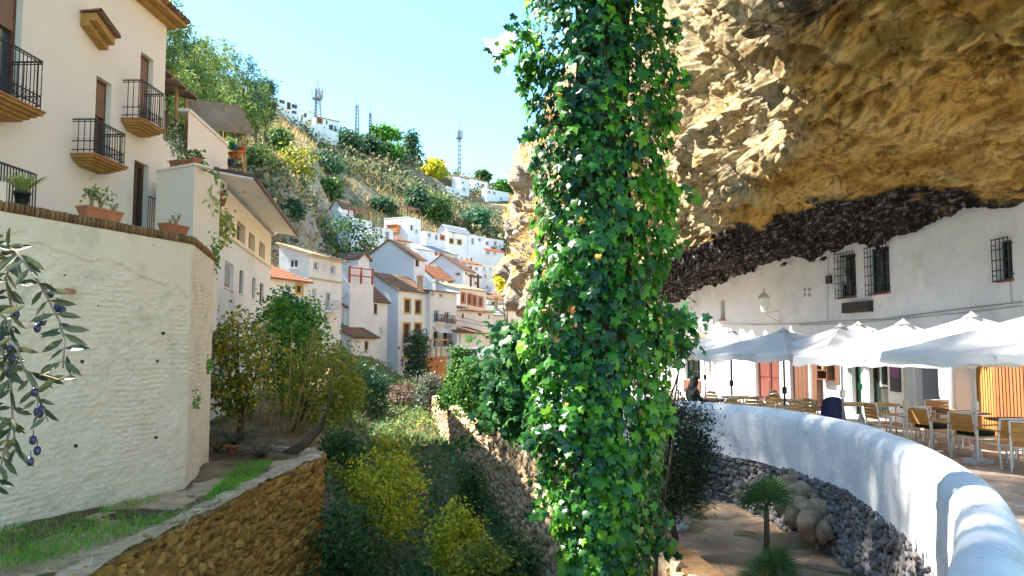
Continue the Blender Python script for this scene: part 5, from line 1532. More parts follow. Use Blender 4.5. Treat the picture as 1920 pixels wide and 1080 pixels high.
parasol('white parasol with dark pole just right of the beige one', 1372, 23.5, 1.5, 1.98, 2.58, M_PD, .75, None, .18, 2)
parasol('white parasol with dark pole standing over the wicker chairs', 1471, 19.6, 1.5, 1.93, 2.52, M_PD, .5, None, .18, 3)
parasol('white parasol with steel pole in the middle of the row', 1580, 18.2, 1.45, 1.95, 2.58, M_STEEL, .2, None, .18, 4)
parasol('white parasol on a bright green pole close to the doors', 1613, 21.5, 1.5, 2.1, 2.72, M_PG, .6, None, .16, 5)
parasol('white parasol with beige pole above the wooden chairs', 1699, 14.9, 1.4, 1.92, 2.56, M_PB, .62, None, .18, 6)
parasol('large white parasol with pale pole in front of the wood cladding', 1829, 14.6, 1.6, 1.96, 2.68, M_WHITEMETAL, .3, None, .16, 7)
parasol('largest white parasol cut by the edge of the picture', 2010, 11.6, 1.75, 2.0, 2.72, M_WHITEMETAL, .45, None, .16, 8)

# ------------------------------------------------------------------ chairs and tables
M_TEAK = pmat('teak', (0.55, 0.30, 0.09), (0.40, 0.20, 0.055), 5, .55, .003, 30, .35, stretch=(1, 6, 6), rand=.12)
M_WICK = pmat('wicker', (0.56, 0.36, 0.13), (0.40, 0.24, 0.08), 30, .6, .006, 120, rand=.1)
M_CUSH = pmat('black_cushion', (.015, .015, .018), None, rough=.8)
def frame_chair(label, px, Y, rz, cushion=False, z=0):
    t = thing('terrace_chair', label, 'chair', (PX(px, Y, .5), Y, z), rz, 'teak and white metal terrace chairs')
    w, d = .27, .26                         # local: faces +y, back at -y
    for sx in (-1, 1):
        MB().tube([(sx * w, -d - .06, .012), (sx * w, -d, .42), (sx * w, -d - .07, .86)], .019, 7).build('leg', M_WHITEMETAL, t, True, local=True)
        MB().tube([(sx * w, d, .012), (sx * w, d, .64)], .019, 7).build('leg', M_WHITEMETAL, t, True, local=True)
        MB().obox((sx * w, -.02, .655), (.025, 0, 0), (0, .3, 0), (0, 0, .012), bev=.005).build('armrest', M_TEAK, t, local=True)
    MB().tube([(-w, -d - .07, .86), (w, -d - .07, .86)], .019, 7).build('back_rail', M_WHITEMETAL, t, True, local=True)
    fr = MB()
    for a, b in (((-w, -d, .42), (w, -d, .42)), ((-w, d, .42), (w, d, .42)), ((-w, -d, .42), (-w, d, .42)), ((w, -d, .42), (w, d, .42))): fr.tube([a, b], .016, 6)
    fr.build('seat_frame', M_WHITEMETAL, t, True, local=True)
    for k in range(6):
        y = -d + .045 + k * (2 * d - .09) / 5
        MB().obox((0, y, .44), (0, .038, 0), (w - .01, 0, 0), (0, 0, .011), bev=.004).build('seat_slat', M_TEAK, t, local=True)
    for k in range(4):
        zz = .565 + k * .078; yy = -d - .005 - (zz - .42) / .44 * .07
        MB().obox((0, yy, zz), (0, -.006, .036), (w - .015, 0, 0), (0, .011, .002), bev=.004).build('back_slat', M_TEAK, t, local=True)
    if cushion:
        MB().obox((0, 0, .50), (.23, 0, 0), (0, .22, 0), (0, 0, .045), bev=.03).build('cushion', M_CUSH, t, True, local=True)
    return t
frame_chair('teak and white chair under the beige pole, its back to the parapet', 1706, 16.9, .02)
frame_chair('teak and white chair turned sideways with black cushion behind the pole', 1748, 16.4, -1.35, True)
frame_chair('teak and white chair with its back to us, middle of the row', 1787, 15.6, .06)
frame_chair('sideways teak and white chair with black cushion, second from the edge', 1829, 15.1, -1.3, True)
frame_chair('largest teak and white chair, its back to us, nearest the parapet bend', 1879, 14.1, .1)
frame_chair('teak and white chair cut by the right edge of the picture', 1932, 13.5, -.6)
frame_chair('teak and white chair facing us across the table, farthest back', 1768, 18.3, 3.0)
frame_chair('white framed chair seen from the side at the end of the long table', 1659, 17.6, -1.5)
def table(label, px, Y, rz, w=.36, d=.36, top=None, legs4=False):
    t = thing('cafe_table', label, 'table', (PX(px, Y, .5), Y, 0), rz, 'cafe tables on the terrace')
    MB().obox((0, 0, .735), (w, 0, 0), (0, d, 0), (0, 0, .017), bev=.01).build('table_top', top or M_BROWNWOOD, t, local=True)
    MB().obox((0, 0, .71), (w * .9, 0, 0), (0, d * .9, 0), (0, 0, .012)).build('apron', M_STEEL, t, local=True)
    if legs4:
        for sx in (-1, 1):
            for sy in (-1, 1): MB().tube([(sx * w * .85, sy * d * .85, .005), (sx * w * .85, sy * d * .85, .7)], .02, 7).build('leg', M_STEEL, t, True, local=True)
    else:
        for sx in (-1, 1):
            for sy in (-1, 1): MB().tube([(sx * .16, sy * .16, .03), (sx * .07, sy * .07, .1), (sx * .07, sy * .07, .7)], .018, 7).build('leg', M_STEEL, t, True, local=True)
        MB().lathe([(.25, .004), (.25, .02), (.2, .035)], (0, 0, 0), 14).build('foot', M_STEEL, t, local=True)
    return t
table('small steel legged table in front of the nearest teak chair', 1905, 15.1, .1)
table('small steel legged table between the two sideways teak chairs', 1806, 16.7, .05)
table('small steel legged table behind the beige pole chair', 1733, 17.8, 0)
table('long brown topped table beside the green pole', 1618, 19.2, -.1, .75, .38, M_WICK, True)
table('steel legged table among the wicker chairs by the dark pole', 1490, 20.6, .2, .38, .38, M_WICK, True)
table('steel legged table among the wicker chairs, left of the dark pole', 1388, 21.8, .3, .38, .38, M_WICK, True)
table('dark topped table next to the seated person', 1345, 20.6, .3, .36, .36, M_BROWNWOOD, True)
def wicker_chair(label, px, Y, rz):
    t = thing('wicker_chair', label, 'chair', (PX(px, Y, .5), Y, 0), rz, 'wicker and aluminium chairs on the terrace')
    for sx in (-1, 1):
        MB().tube([(sx * .25, -.26, .01), (sx * .24, -.2, .42), (sx * .23, -.25, .7)], .014, 6).build('leg', M_STEEL, t, True, local=True)
        MB().tube([(sx * .25, .25, .01), (sx * .25, .22, .42), (sx * .27, .2, .62), (sx * .27, .1, .66), (sx * .26, -.22, .66)], .014, 6).build('leg', M_STEEL, t, True, local=True)
    pts = [(.23 * math.cos(a), -.25 - .03 * math.sin(a), .66 + .2 * math.sin(a)) for a in np.linspace(0, math.pi, 11)]
    MB().tube(pts, .014, 6).build('back_hoop', M_STEEL, t, True, local=True)
    for k in range(5):
        zz = .47 + k * .085
        hw = .21 if zz < .68 else .21 * math.sqrt(max(.1, 1 - ((zz - .66) / .2) ** 2))
        MB().obox((0, -.25, zz), (0, .004, .034), (hw, 0, 0), (0, .012, 0), bev=.005).build('back_slat', M_WICK, t, local=True)
    MB().lathe([(.20, .42), (.235, .43), (.235, .45), (.2, .46)], (0, 0, 0), 14).build('seat', M_WICK, t, local=True)
    for sx in (-1, 1): MB().obox((sx * .265, -.02, .675), (.022, 0, 0), (0, .16, 0), (0, 0, .011), bev=.005).build('armrest', M_WICK, t, local=True)
wicker_chair('wicker chair right of the person, its back to the parapet', 1366, 20.0, .1)
wicker_chair('wicker chair with its back to us left of the dark pole', 1411, 20.3, -.1)
wicker_chair('wicker chair farther back with high round hoop, left of the dark pole', 1437, 23.2, .5)
wicker_chair('wicker chair turned aside, touching the dark pole', 1459, 21.4, -.7)
wicker_chair('wicker chair with its back to us right of the dark pole', 1482, 19.0, .05)
wicker_chair('single wicker chair before the brown post', 1526, 19.5, -.9)
wicker_chair('wicker chair at the dark table facing the person', 1322, 22.4, 2.2)
# blue cloth thrown over a chair back
bt = PX(1562, 19.0, .5)
t = thing('covered_chair', 'chair hidden under a dark blue cloth near the green pole', 'chair', (bt, 19.0, 0), .2)
rows = []
for k, (z, r1, r2) in enumerate(((.92, .02, .02), (.9, .16, .08), (.84, .24, .12), (.6, .27, .2), (.35, .29, .26), (.12, .31, .29), (.04, .32, .3))):
    rows.append([((r1 + .02 * math.sin(a * 6 + k)) * math.cos(a), (r2 + .02 * math.sin(a * 5)) * math.sin(a), z) for a in np.linspace(0, 2 * math.pi, 25)])
MB().grid(np.array(rows)).build('cloth', pmat('blue_cloth', (.025, .04, .13), (.015, .025, .09), 5, .85), t, True, local=True)
for sx in (-1, 1):
    for sy in (-1, 1): MB().tube([(sx * .2, sy * .2, 0), (sx * .2, sy * .2, .4)], .014, 6).build('leg', M_STEEL, t, local=True)

# ------------------------------------------------------------------ seated person
def person():
    X, Y = PX(1299, 19.7, 1), 19.7
    t = thing('person', 'person with long dark hair in black, seated at the end of the terrace', 'person', (X, Y, 0), -1.15)
    # local: faces +y, sits at seat height .45
    J = {'pel': (0, -.02, .52), 'sp': (0, -.05, .74), 'ch': (0, -.02, .98), 'nk': (0, .02, 1.13), 'hd': (0, .05, 1.24),
         'shl': (-.17, -.02, 1.04), 'ell': (-.23, .06, .79), 'wrl': (-.12, .29, .78), 'hal': (-.08, .37, .79),
         'shr': (.17, -.02, 1.04), 'elr': (.23, .06, .79), 'wrr': (.12, .29, .78), 'har': (.08, .37, .79),
         'hil': (-.09, 0, .51), 'knl': (-.11, .40, .50), 'anl': (-.11, .38, .09), 'tol': (-.11, .52, .04),
         'hir': (.09, 0, .51), 'knr': (.11, .40, .50), 'anr': (.11, .38, .09), 'tor': (.11, .52, .04)}
    Rd = {'pel': .14, 'sp': .12, 'ch': .135, 'nk': .05, 'hd': .06, 'shl': .065, 'ell': .042, 'wrl': .028, 'hal': .03, 'shr': .065, 'elr': .042, 'wrr': .028, 'har': .03,
          'hil': .09, 'knl': .06, 'anl': .04, 'tol': .035, 'hir': .09, 'knr': .06, 'anr': .04, 'tor': .035}
    E = [('pel', 'sp'), ('sp', 'ch'), ('ch', 'nk'), ('nk', 'hd'), ('ch', 'shl'), ('shl', 'ell'), ('ell', 'wrl'), ('wrl', 'hal'), ('ch', 'shr'), ('shr', 'elr'), ('elr', 'wrr'), ('wrr', 'har'),
         ('pel', 'hil'), ('hil', 'knl'), ('knl', 'anl'), ('anl', 'tol'), ('pel', 'hir'), ('hir', 'knr'), ('knr', 'anr'), ('anr', 'tor')]
    ks = list(J); me = bpy.data.meshes.new('body')
    me.from_pydata([J[k] for k in ks], [(ks.index(a), ks.index(b)) for a, b in E], [])
    o = bpy.data.objects.new('body', me); C.objects.link(o); o.parent = t
    md = o.modifiers.new('skin', 'SKIN')
    if not me.skin_vertices: pass
    sv = me.skin_vertices[0].data if me.skin_vertices else None
    if sv is None:
        bpy.context.view_layer.update()
        sv = me.skin_vertices[0].data
    for i, k in enumerate(ks):
        sv[i].radius = (Rd[k], Rd[k]); sv[i].use_root = (k == 'pel')
    ss = o.modifiers.new('sub', 'SUBSURF'); ss.levels = 2; ss.render_levels = 2
    me.materials.append(pmat('black_clothes', (.018, .017, .02), (.03, .028, .03), 6, .85))
    skin = pmat('skin', (.52, .31, .22), (.48, .28, .2), 12, .55)
    hd = MB().lathe([(.02, 0), (.055, .015), (.078, .06), (.088, .12), (.085, .17), (.06, .215), (.02, .235)], (0, .06, 1.15), 14)
    hd.lathe([(.008, 0), (.014, .012), (.004, .03)], (0, .152, 1.235), 6)
    h = hd.build('head', skin, t, True, local=True)
    for sx in (-1, 1):
        MB().lathe([(.002, -.008), (.009, 0), (.002, .008)], (sx * .03, .14, 1.27), 8).build('eye', M_BLACKP, h, local=True)
        MB().lathe([(.005, -.03), (.012, 0), (.004, .03)], (sx * .088, .06, 1.255), 6).build('ear', skin, h, local=True)
    MB().obox((0, .146, 1.205), (.022, 0, 0), (0, .004, 0), (0, 0, .005)).build('mouth', M_REDTRIM, h, local=True)
    rows = []
    for z, r in ((1.41, .02), (1.40, .06), (1.36, .095), (1.30, .108), (1.22, .112), (1.12, .12), (1.02, .125), (.93, .10), (.90, .05)):
        rows.append([(r * math.sin(a), .045 - (r * .95) * math.cos(a) * (1 if z > 1.1 else .7) - (0 if z > 1.15 else .05), z) for a in np.linspace(-2.2 if z < 1.33 else -math.pi, 2.2 if z < 1.33 else math.pi, 20)])
    MB().grid(np.array(rows)).build('hair', pmat('dark_hair', (.015, .01, .008), (.03, .02, .015), 40, .5, stretch=(6, 6, 1)), t, True, local=True)
    for sx in (-1, 1):
        for k in range(4):
            x = sx * (.055 + .014 * k); L = (.062, .07, .066, .052)[k]
            MB().tube([(x, .375, .795), (x - sx * .012, .375 + L * .6, .80), (x - sx * .02, .375 + L, .785)], [.0095, .009, .007], 6).build('finger', skin, t, True, local=True)
        MB().tube([(sx * .05, .34, .80), (sx * .025, .37, .81), (sx * .012, .39, .80)], [.011, .01, .008], 6).build('thumb', skin, t, True, local=True)
    return t
pt = person()
wicker_chair('wicker chair the dark haired person sits on', 1299, 19.7, -1.15)
# ------------------------------------------------------------------ near left: white retaining wall
WM = Vector((-5.9, 14.6)); WN = Vector((-6.62, 17.6))
wd = Vector((0.337, 1.0)).normalized()
W0 = WM - wd * 11.0
fW = Face(W0, WM, 1); fW2 = Face(WM, WN, 1)
ZW0, ZW1 = -0.6, 3.98
wal = thing('retaining_wall', 'tall cream whitewashed masonry wall with brick coping and flaking plaster', 'wall', (WM.x, WM.y, ZW0))
M_OLDWASH = pmat('old_cream_whitewash', (0.90, 0.75, 0.57), (0.85, 0.68, 0.49), 2.2, .92, .012, 16, .2, dirt=(0.52, 0.45, 0.32), dscale=1.5, lo=.3, hi=.72)
def rough_wall(fc, s0, s1, zc, res=.016, nm='plaster_face'):
    S = np.arange(s0, s1 + res * .5, res); Z = np.arange(ZW0, ZW1 + res * .5, res); Z[-1] = ZW1; S[-1] = s1
    SS, Z2 = np.meshgrid(S, Z, indexing='ij')
    p = np.stack([SS, Z2, SS * 0 + fc.A.x], -1)
    wob = fbm(p * np.array([.7, .7, 1]), 3, 210) * .06
    zz = Z2 + wob
    r = np.floor(zz / .085); fz = zz / .085 - r
    xs = SS / .27 + (r % 2) * .5 + fbm(np.stack([r, r * 0, r * 0], -1), 1, 5) * .3; fx = xs - np.floor(xs)
    joint = np.minimum(np.minimum(fz, 1 - fz) * .085, np.minimum(fx, 1 - fx) * .27)
    br = np.clip(joint / .022, 0, 1) ** .5
    tone = vnoise(np.stack([r * 3.7, np.floor(xs) * 5.1, r * 0], -1), 9)
    msk = np.clip(.5 + fbm(p * np.array([1.3, 1.3, 1]), 4, 220) * 1.3, 0, 1)
    rough = (br - .6) * .017 * msk + tone * .006 * msk + fbm(p * np.array([6, 9, 1]), 4, 230, .6) * .011 + fbm(p * np.array([1.5, 2.5, 1]), 3, 240) * .012
    crack = zc(SS) + fbm(np.stack([SS * 2.2, SS * 0, SS * 0], -1), 4, 250, .6) * .11
    up = 1 / (1 + np.exp(-(Z2 - crack) / .006))
    smooth = .016 + fbm(p * np.array([1.2, 1.6, 1]), 4, 260) * .006 + fbm(p * 9, 2, 265) * .0015
    d = rough * (1 - up) + smooth * up
    e = np.minimum(np.minimum(SS - s0, s1 - SS) / .05, 1).clip(0, 1)
    d = d * e
    base = np.array([fc.A.x, fc.A.y]); 
    X = base[0] + fc.d.x * SS + fc.n.x * d; Y = base[1] + fc.d.y * SS + fc.n.y * d
    h, w = SS.shape; idx = np.arange(h * w).reshape(h, w)
    q = np.stack([idx[:-1, :-1], idx[1:, :-1], idx[1:, 1:], idx[:-1, 1:]], -1).reshape(-1, 4)
    return np_mesh(nm, np.stack([X, Y, Z2], -1).reshape(-1, 3), q, M_OLDWASH, wal, True)
ca = fW.hit(100, 462); cb_ = fW.hit(330, 540)
rough_wall(fW, 5.6, fW.L, lambda s: ca[1] + (s - ca[0]) / (cb_[0] - ca[0]) * (cb_[1] - ca[1]))
ca2 = fW2.hit(368, 520); cb2 = fW2.hit(400, 565)
rough_wall(fW2, 0, fW2.L, lambda s: ca2[1] + (s - ca2[0]) / (cb2[0] - ca2[0]) * (cb2[1] - ca2[1]))
MB().panel(fW, 0, 5.6, ZW0, ZW1).build('plaster_face', M_OLDWASH, wal)
# brick coping laid on edge
M_BRICK = pmat('coping_brick', (0.36, 0.185, 0.075), (0.25, 0.12, 0.05), 14, .9, .006, 50, .15, rand=.28)
MB().fbox(fW, 0, fW.L, ZW1 - .02, ZW1 + .135, -.33, .005).build('coping_mortar', M_MORTAR, wal)
MB().fbox(fW2, .01, fW2.L, ZW1 - .02, ZW1 + .135, -.33, .005).build('coping_mortar', M_MORTAR, wal)
bm_ = stone_mesh('coping_brick', 77, M_BRICK, .03)[0]
for fc_, s0 in ((fW, 6.0), (fW2, .05)):
    s = s0; rr = random.Random(3)
    while s < fc_.L:
        c = fc_.at(s, ZW1 + .075 + rr.uniform(-.005, .005), -.14 + rr.uniform(-.012, .012))
        link_copy(bm_, 'coping_brick', wal, c, (0, rr.uniform(-.05, .05), math.atan2(fc_.d.y, fc_.d.x)), (.074, .40, .175))
        s += .083
# taller white end of the wall at the picture edge
s_ = fW.hit(12, 380)[0]
MB().fbox(fW, s_ - 3, s_, ZW1 + .136, ZW1 + .42, -.32, -.01).build('raised_end', M_OLDWASH, wal)
for px, py in ((306, 625), (153, 678), (294, 677), (141, 836), (292, 820), (120, 516), (286, 460), (183, 573)):
    s, z = fW.hit(px, py); r = .028 if px not in (120, 286, 183) else .012
    MB().tube([fW.at(s, z, -.02), fW.at(s, z, .022)], r, 9).build('weep_hole', M_BLACKP, wal)
s, z = fW.hit(124, 545)
MB().tube([fW.at(s, z, -.02), fW.at(s, z - .02, .16)], [.045, .04], 10).build('drain_pipe', M_TERRA, wal)

# ------------------------------------------------------------------ ledge between wall and river, stone river wall
gx = np.linspace(-9.5, -4.72, 120); gy = np.concatenate([np.arange(2, 8, .2), np.arange(8, 20.4, .09)])
GX2, GY2 = np.meshgrid(gx, gy, indexing='ij')
pz = np.stack([GX2, GY2, GX2 * 0], -1)
GX2 = GX2 + np.where(GX2 > -4.9, np.interp(GY2, [2, 12, 16, 18.6, 20.4], [0, 0, .15, .35, -.3]), 0)
GZ2 = -.46 + fbm(pz * .8, 4, 300) * .05 + fbm(pz * 4, 3, 310) * .022 + sstep(-5.2, -4.8, GX2) * .05
M_LEDGE = pmat('dry_ledge_soil', (0.64, 0.46, 0.28), (0.44, 0.29, 0.16), 2.4, .95, .03, 30, .1, dirt=(0.55, 0.46, 0.36), dscale=2.2)
idx = np.arange(GX2.size).reshape(GX2.shape)
q = np.stack([idx[:-1, :-1], idx[1:, :-1], idx[1:, 1:], idx[:-1, 1:]], -1).reshape(-1, 4)
struct(np_mesh('ledge_ground', np.stack([GX2, GY2, GZ2], -1).reshape(-1, 3), q, M_LEDGE, None, True))
def zledge(x, y): return -.46 + .03
rw = thing('river_wall', 'golden brown rubble stone river wall curving below the cream wall', 'stone wall', (-4.8, 14, -4))
M_GOLD = pmat('golden_rubble', (0.54, 0.32, 0.09), (0.34, 0.19, 0.055), 6, .92, .012, 26, .12, rand=.3)
M_GOLDM = pmat('brown_mortar', (0.20, 0.12, 0.055), (0.12, 0.07, 0.035), 5, .95, .02, 20, .1)
rpath = [(-4.86, 3), (-4.86, 9), (-4.86, 12.5), (-4.72, 15.5), (-4.5, 17.6), (-4.44, 18.6), (-4.6, 19.4), (-5.1, 20.1), (-6.2, 20.6)]
strip_wall(rpath, -4.6, -.47, .5, 1, M_GOLDM, 'wall_core', rw)
stone_wall(rw, rpath[1:], 1, -4.4, -.44, .23, .13, M_GOLD, 300, 5, .075, .0, .0, name='stone')
M_PALE = pmat('pale_capstone', (0.66, 0.50, 0.34), (0.48, 0.34, 0.21), 6, .92, .012, 26, .12, rand=.25)
cpv = [stone_mesh('capstone', 900 + i, M_PALE, .2)[0] for i in range(5)]
rr = random.Random(9); pth = [Vector(p) for p in rpath]
for i in range(1, len(pth) - 1):
    a, b = pth[i], pth[i + 1]; L_ = (b - a).length; s = 0
    while s < L_:
        w = rr.uniform(.16, .36); p = a.lerp(b, min(1, (s + w / 2) / L_)); d = (b - a).normalized(); n = Vector((d.y, -d.x))
        p = p - n * rr.uniform(.06, .16)
        if in_view((p.x, p.y, -.45)): link_copy(rr.choice(cpv), 'capstone', rw, (p.x, p.y, -.455 + rr.uniform(-.012, .012)), (rr.uniform(-.06, .06), rr.uniform(-.06, .06), math.atan2(d.y, d.x)), (w, rr.uniform(.22, .36), .09))
        s += w * .97

# opposite river wall
rw2 = thing('river_wall', 'long straight rubble river wall below the clipped green shrubs', 'stone wall', (.5, 21, -4))
M_TAN = pmat('tan_rubble', (0.58, 0.42, 0.26), (0.40, 0.28, 0.17), 5, .92, .012, 24, .12, rand=.28)
p2 = [(2.4, 8), (1.7, 13), (1.2, 17), (.5, 21), (-1.9, 33), (-4.3, 44), (-4.7, 46.5)]
ztop = lambda y: -.66
strip_wall(p2, -4.6, -.66, .45, -1, M_GOLDM, 'wall_core', rw2)
stone_wall(rw2, p2, -1, -4.2, -.62, .26, .15, M_TAN, 300, 6, .08, .0, .0, name='stone')
cp2 = [stone_mesh('capstone', 950 + i, M_PALE, .15)[0] for i in range(5)]
pth = [Vector(p) for p in p2]
for i in range(1, len(pth) - 1):
    a, b = pth[i], pth[i + 1]; L_ = (b - a).length; s = 0
    while s < L_:
        w = rr.uniform(.35, .7); p = a.lerp(b, min(1, (s + w / 2) / L_)); d = (b - a).normalized(); n = Vector((d.y, -d.x)) * -1
        p = p - n * .2
        if in_view((p.x, p.y, -.6)): link_copy(rr.choice(cp2), 'capstone', rw2, (p.x, p.y, -.645), (0, 0, math.atan2(d.y, d.x)), (w, .52, .13))
        s += w * .97

# ------------------------------------------------------------------ near left house
fx = lambda y: -9.0 + .03 * (y - 17)
fH = Face((fx(3), 3), (fx(20.0), 20.0), 1)
M_HOUSE = pmat('house_plaster', (0.89, 0.775, 0.65), (0.84, 0.725, 0.60), .8, .9, .006, 14, .2, lo=.3, hi=.75)
hs = thing('town_house', 'large cream house with iron balconies at the left edge', 'house', (-9, 17, 3))
def hrect(x0, y0, x1, y1): return fH.rect(x0, y0, x1, y1)
oD1 = list(hrect(-60, -60, 40, 205)); oD2 = list(hrect(178, 148, 207, 300)); oD3 = list(hrect(262, 103, 286, 232)); oD4 = list(hrect(250, 303, 277, 420))
zr1 = fH.hit(303, 33)[1]
oD2[2] = fH.hit(190, 300)[1]; oD3[2] = fH.hit(270, 232)[1]
oD4[2] = 4.4; oD4[3] = fH.hit(261, 303)[1]
holes = [tuple(q) for q in (oD1, oD2, oD3, oD4)]
mb = MB().panel(fH, 0, fH.L, -.5, zr1, holes, .2)
fHe = Face(fH.at(fH.L, 0).to_2d(), (fH.at(fH.L, 0).x - 9, 20.4), 1)
mb.panel(fHe, 0, fHe.L, -.5, zr1)
mb.build('wall', M_HOUSE, hs)
M_SHUTB = pmat('brown_roller', (0.30, 0.17, 0.10), (0.24, 0.13, 0.075), 4, .6, stretch=(1, 1, 8))
def hdoor(q, split=.45, name='balcony_door'):
    s0, s1, z0, z1 = q
    d = MB()
    d.fbox(fH, s0, s0 + .09, z0, z1, -.2, -.12).fbox(fH, s1 - .09, s1, z0, z1, -.2, -.12).fbox(fH, s0 + .09, s1 - .09, z1 - .09, z1, -.2, -.12)
    d.fbox(fH, (s0 + s1) / 2 - .05, (s0 + s1) / 2 + .05, z0, z1 - .09, -.2, -.125)
    dd = d.build(name, M_BROWNWOOD, hs)
    MB().fbox(fH, s0 + .003, s1 - .003, z0 + .003, z1 - .003, -.24, -.19).build('pane', M_GLASS, dd)
    n = int((z1 - z0) * split / .055)
    for k in range(n):
        z = z1 - .09 - (k + 1) * .055
        MB().fbox(fH, s0 + .09, s1 - .09, z + .004, z + .05, -.185, -.11).build('shutter_slat', M_SHUTB, dd)
hdoor(oD1, .32); hdoor(oD2, .42); hdoor(oD3, .75); hdoor(oD4, .0, 'terrace_door')
M_CORN = pmat('ochre_cornice', (0.50, 0.29, 0.09), (0.38, 0.20, 0.06), 5, .85, .006, 30)
def hbalcony(x0, x1, y_rail, y_slab, y_bot, out, scroll=True, spacing=.105):
    """front edge runs x0..x1 in the picture; heights taken on the front plane"""
    fo = Face(fH.at(0, 0, out).to_2d(), fH.at(fH.L, 0, out).to_2d(), 1)
    s0, s1 = fo.hit(x0, y_slab)[0], fo.hit(x1, y_slab)[0]
    zs = fo.hit(x1, y_slab)[1]; zr = fo.hit(x1, y_rail)[1]; zb = fo.hit(x1, y_bot)[1]
    h = (zs - zb) / 4
    b = MB()
    for k in range(4):
        e = .075 * k
        b.fbox(fH, s0 + e, s1 - e, zs - h * (k + 1) + .001, zs - h * k, -.05, out - e)
    bb = b.build('balcony', M_CORN, hs)
    MB().fbox(fH, s0 - .03, s1 + .03, zs + .001, zs + .035, .002, out + .03).build('floor_tile', M_TERRA, bb)
    r = MB()
    for z in (zr, zr - .045, zs + .12, zs + .30) if scroll else (zr, zs + .1):
        r = MB()
        r.tube([fH.at(s0 + .04, z, 0), fH.at(s0 + .04, z, out - .04), fH.at(s1 - .04, z, out - .04), fH.at(s1 - .04, z, 0)], .011 if z < zr else .018, 5)
        r.build('rail', M_IRON, bb)
    def bar(s, o):
        MB().tube([fH.at(s, zs + .03, o), fH.at(s, zs + .32, o), fH.at(s, zs + .34, o), fH.at(s, zs + .36, o), fH.at(s, zr, o)], [.009, .009, .016, .009, .009], 5).build('baluster', M_IRON, bb)
    n = int((s1 - s0) / spacing)
    for i in range(n + 1):
        bar(s0 + .04 + (s1 - s0 - .08) * i / n, out - .04)
    m = int(out / spacing)
    for i in range(1, m):
        bar(s0 + .04, out * i / m); bar(s1 - .04, out * i / m)
    if scroll:
        sc = MB()
        for i in range(n):
            c = s0 + .04 + (s1 - s0 - .08) * (i + .5) / n
            for zz in (zs + .165, zs + .255):
                sc.tube([fH.at(c + .036 * math.cos(a), zz + .036 * math.sin(a), out - .04) for a in np.linspace(0, 2 * math.pi, 9)], .007, 4, cap=False)
        so = sc.build('scrollwork', M_IRON, bb); so['kind'] = 'stuff'
    return bb
hbalcony(-160, 82, 115, 213, 236, .62)
hbalcony(176, 237, 252, 316, 331, .5)
hbalcony(266, 309, 176, 248, 263, .5)
fo = fH
# ground floor railing in front of the terrace door
s0, s1 = fH.hit(250, 400)[0], fH.hit(305, 400)[0]
za, zb = 4.45, fH.hit(262, 372)[1]
rl = MB(); rl.tube([fH.at(s0, zb, .35), fH.at(s1, zb, .35)], .016, 5).tube([fH.at(s0, za + .1, .35), fH.at(s1, za + .1, .35)], .012, 5)
rl = rl.build('terrace_rail', M_IRON, hs)
for i in range(16):
    s = s0 + (s1 - s0) * i / 15; MB().tube([fH.at(s, za, .35), fH.at(s, zb, .35)], .009, 5).build('baluster', M_IRON, rl)
# railing behind the black pot at the picture edge
fr_ = Face(fH.at(0, 0, 1.1).to_2d(), fH.at(fH.L, 0, 1.1).to_2d(), 1)
s0, zb = fr_.hit(-40, 300); s1, zb1 = fr_.hit(68, 328)
rl = MB().tube([fr_.at(s0, zb1), fr_.at(s1, zb1)], .02, 5).tube([fr_.at(s0, zb1 - .8), fr_.at(s1, zb1 - .8)], .014, 5).build('terrace_rail', M_IRON, hs)
for i in range(20):
    s = s0 + (s1 - s0) * i / 19; MB().tube([fr_.at(s, zb1 - 1.0), fr_.at(s, zb1)], .011, 5).build('baluster', M_IRON, rl)
# eaves: soffit, and barrel tiles one by one
M_EAVET = pmat('eave_tile', (0.42, 0.24, 0.12), (0.27, 0.17, 0.10), 8, .9, .01, 30, rand=.3)
def barrel(name='roof_tile'):
    rows = []
    for y in (0, .42):
        r = .095 - .012 * (y > 0)
        rows.append([(r * math.cos(a), y, r * math.sin(a)) for a in np.linspace(0, math.pi, 7)] + [((r - .016) * math.cos(a), y, (r - .016) * math.sin(a)) for a in np.linspace(math.pi, 0, 7)])
    rows = [[*r, r[0]] for r in rows]
    o = MB().grid(np.array(rows)).build(name, M_EAVET); me = o.data; bpy.data.objects.remove(o); return me
BT = barrel()
ang = math.atan2(fH.n.y, fH.n.x)
ev = MB()
ev.fbox(fH, 6, fH.L + .35, zr1 - .02, zr1 + .07, -.3, .38).fbox(fH, 6, fH.L + .2, zr1 - .12, zr1 - .021, -.2, .16)
ev = ev.build('eave', M_CORN, hs)
s = 8.0
while s < fH.L + .36:
    link_copy(BT, 'roof_tile', ev, fH.at(s, zr1 + .09, .5), (math.radians(-16), 0, ang + math.pi / 2), (1, 1.2, 1))
    link_copy(BT, 'roof_tile', ev, fH.at(s, zr1 + .215, .07), (math.radians(-16), 0, ang + math.pi / 2), (1, 1.2, 1))
    s += .205
mbr = MB(); mbr.prism([fH.at(5, zr1 + .06, .3), fH.at(fH.L + .3, zr1 + .06, .3), fH.at(fH.L + .3, zr1 + 1.4, -4.4), fH.at(5, zr1 + 1.4, -4.4)], (0, 0, .05)); mbr.build('roof', M_EAVET, hs)
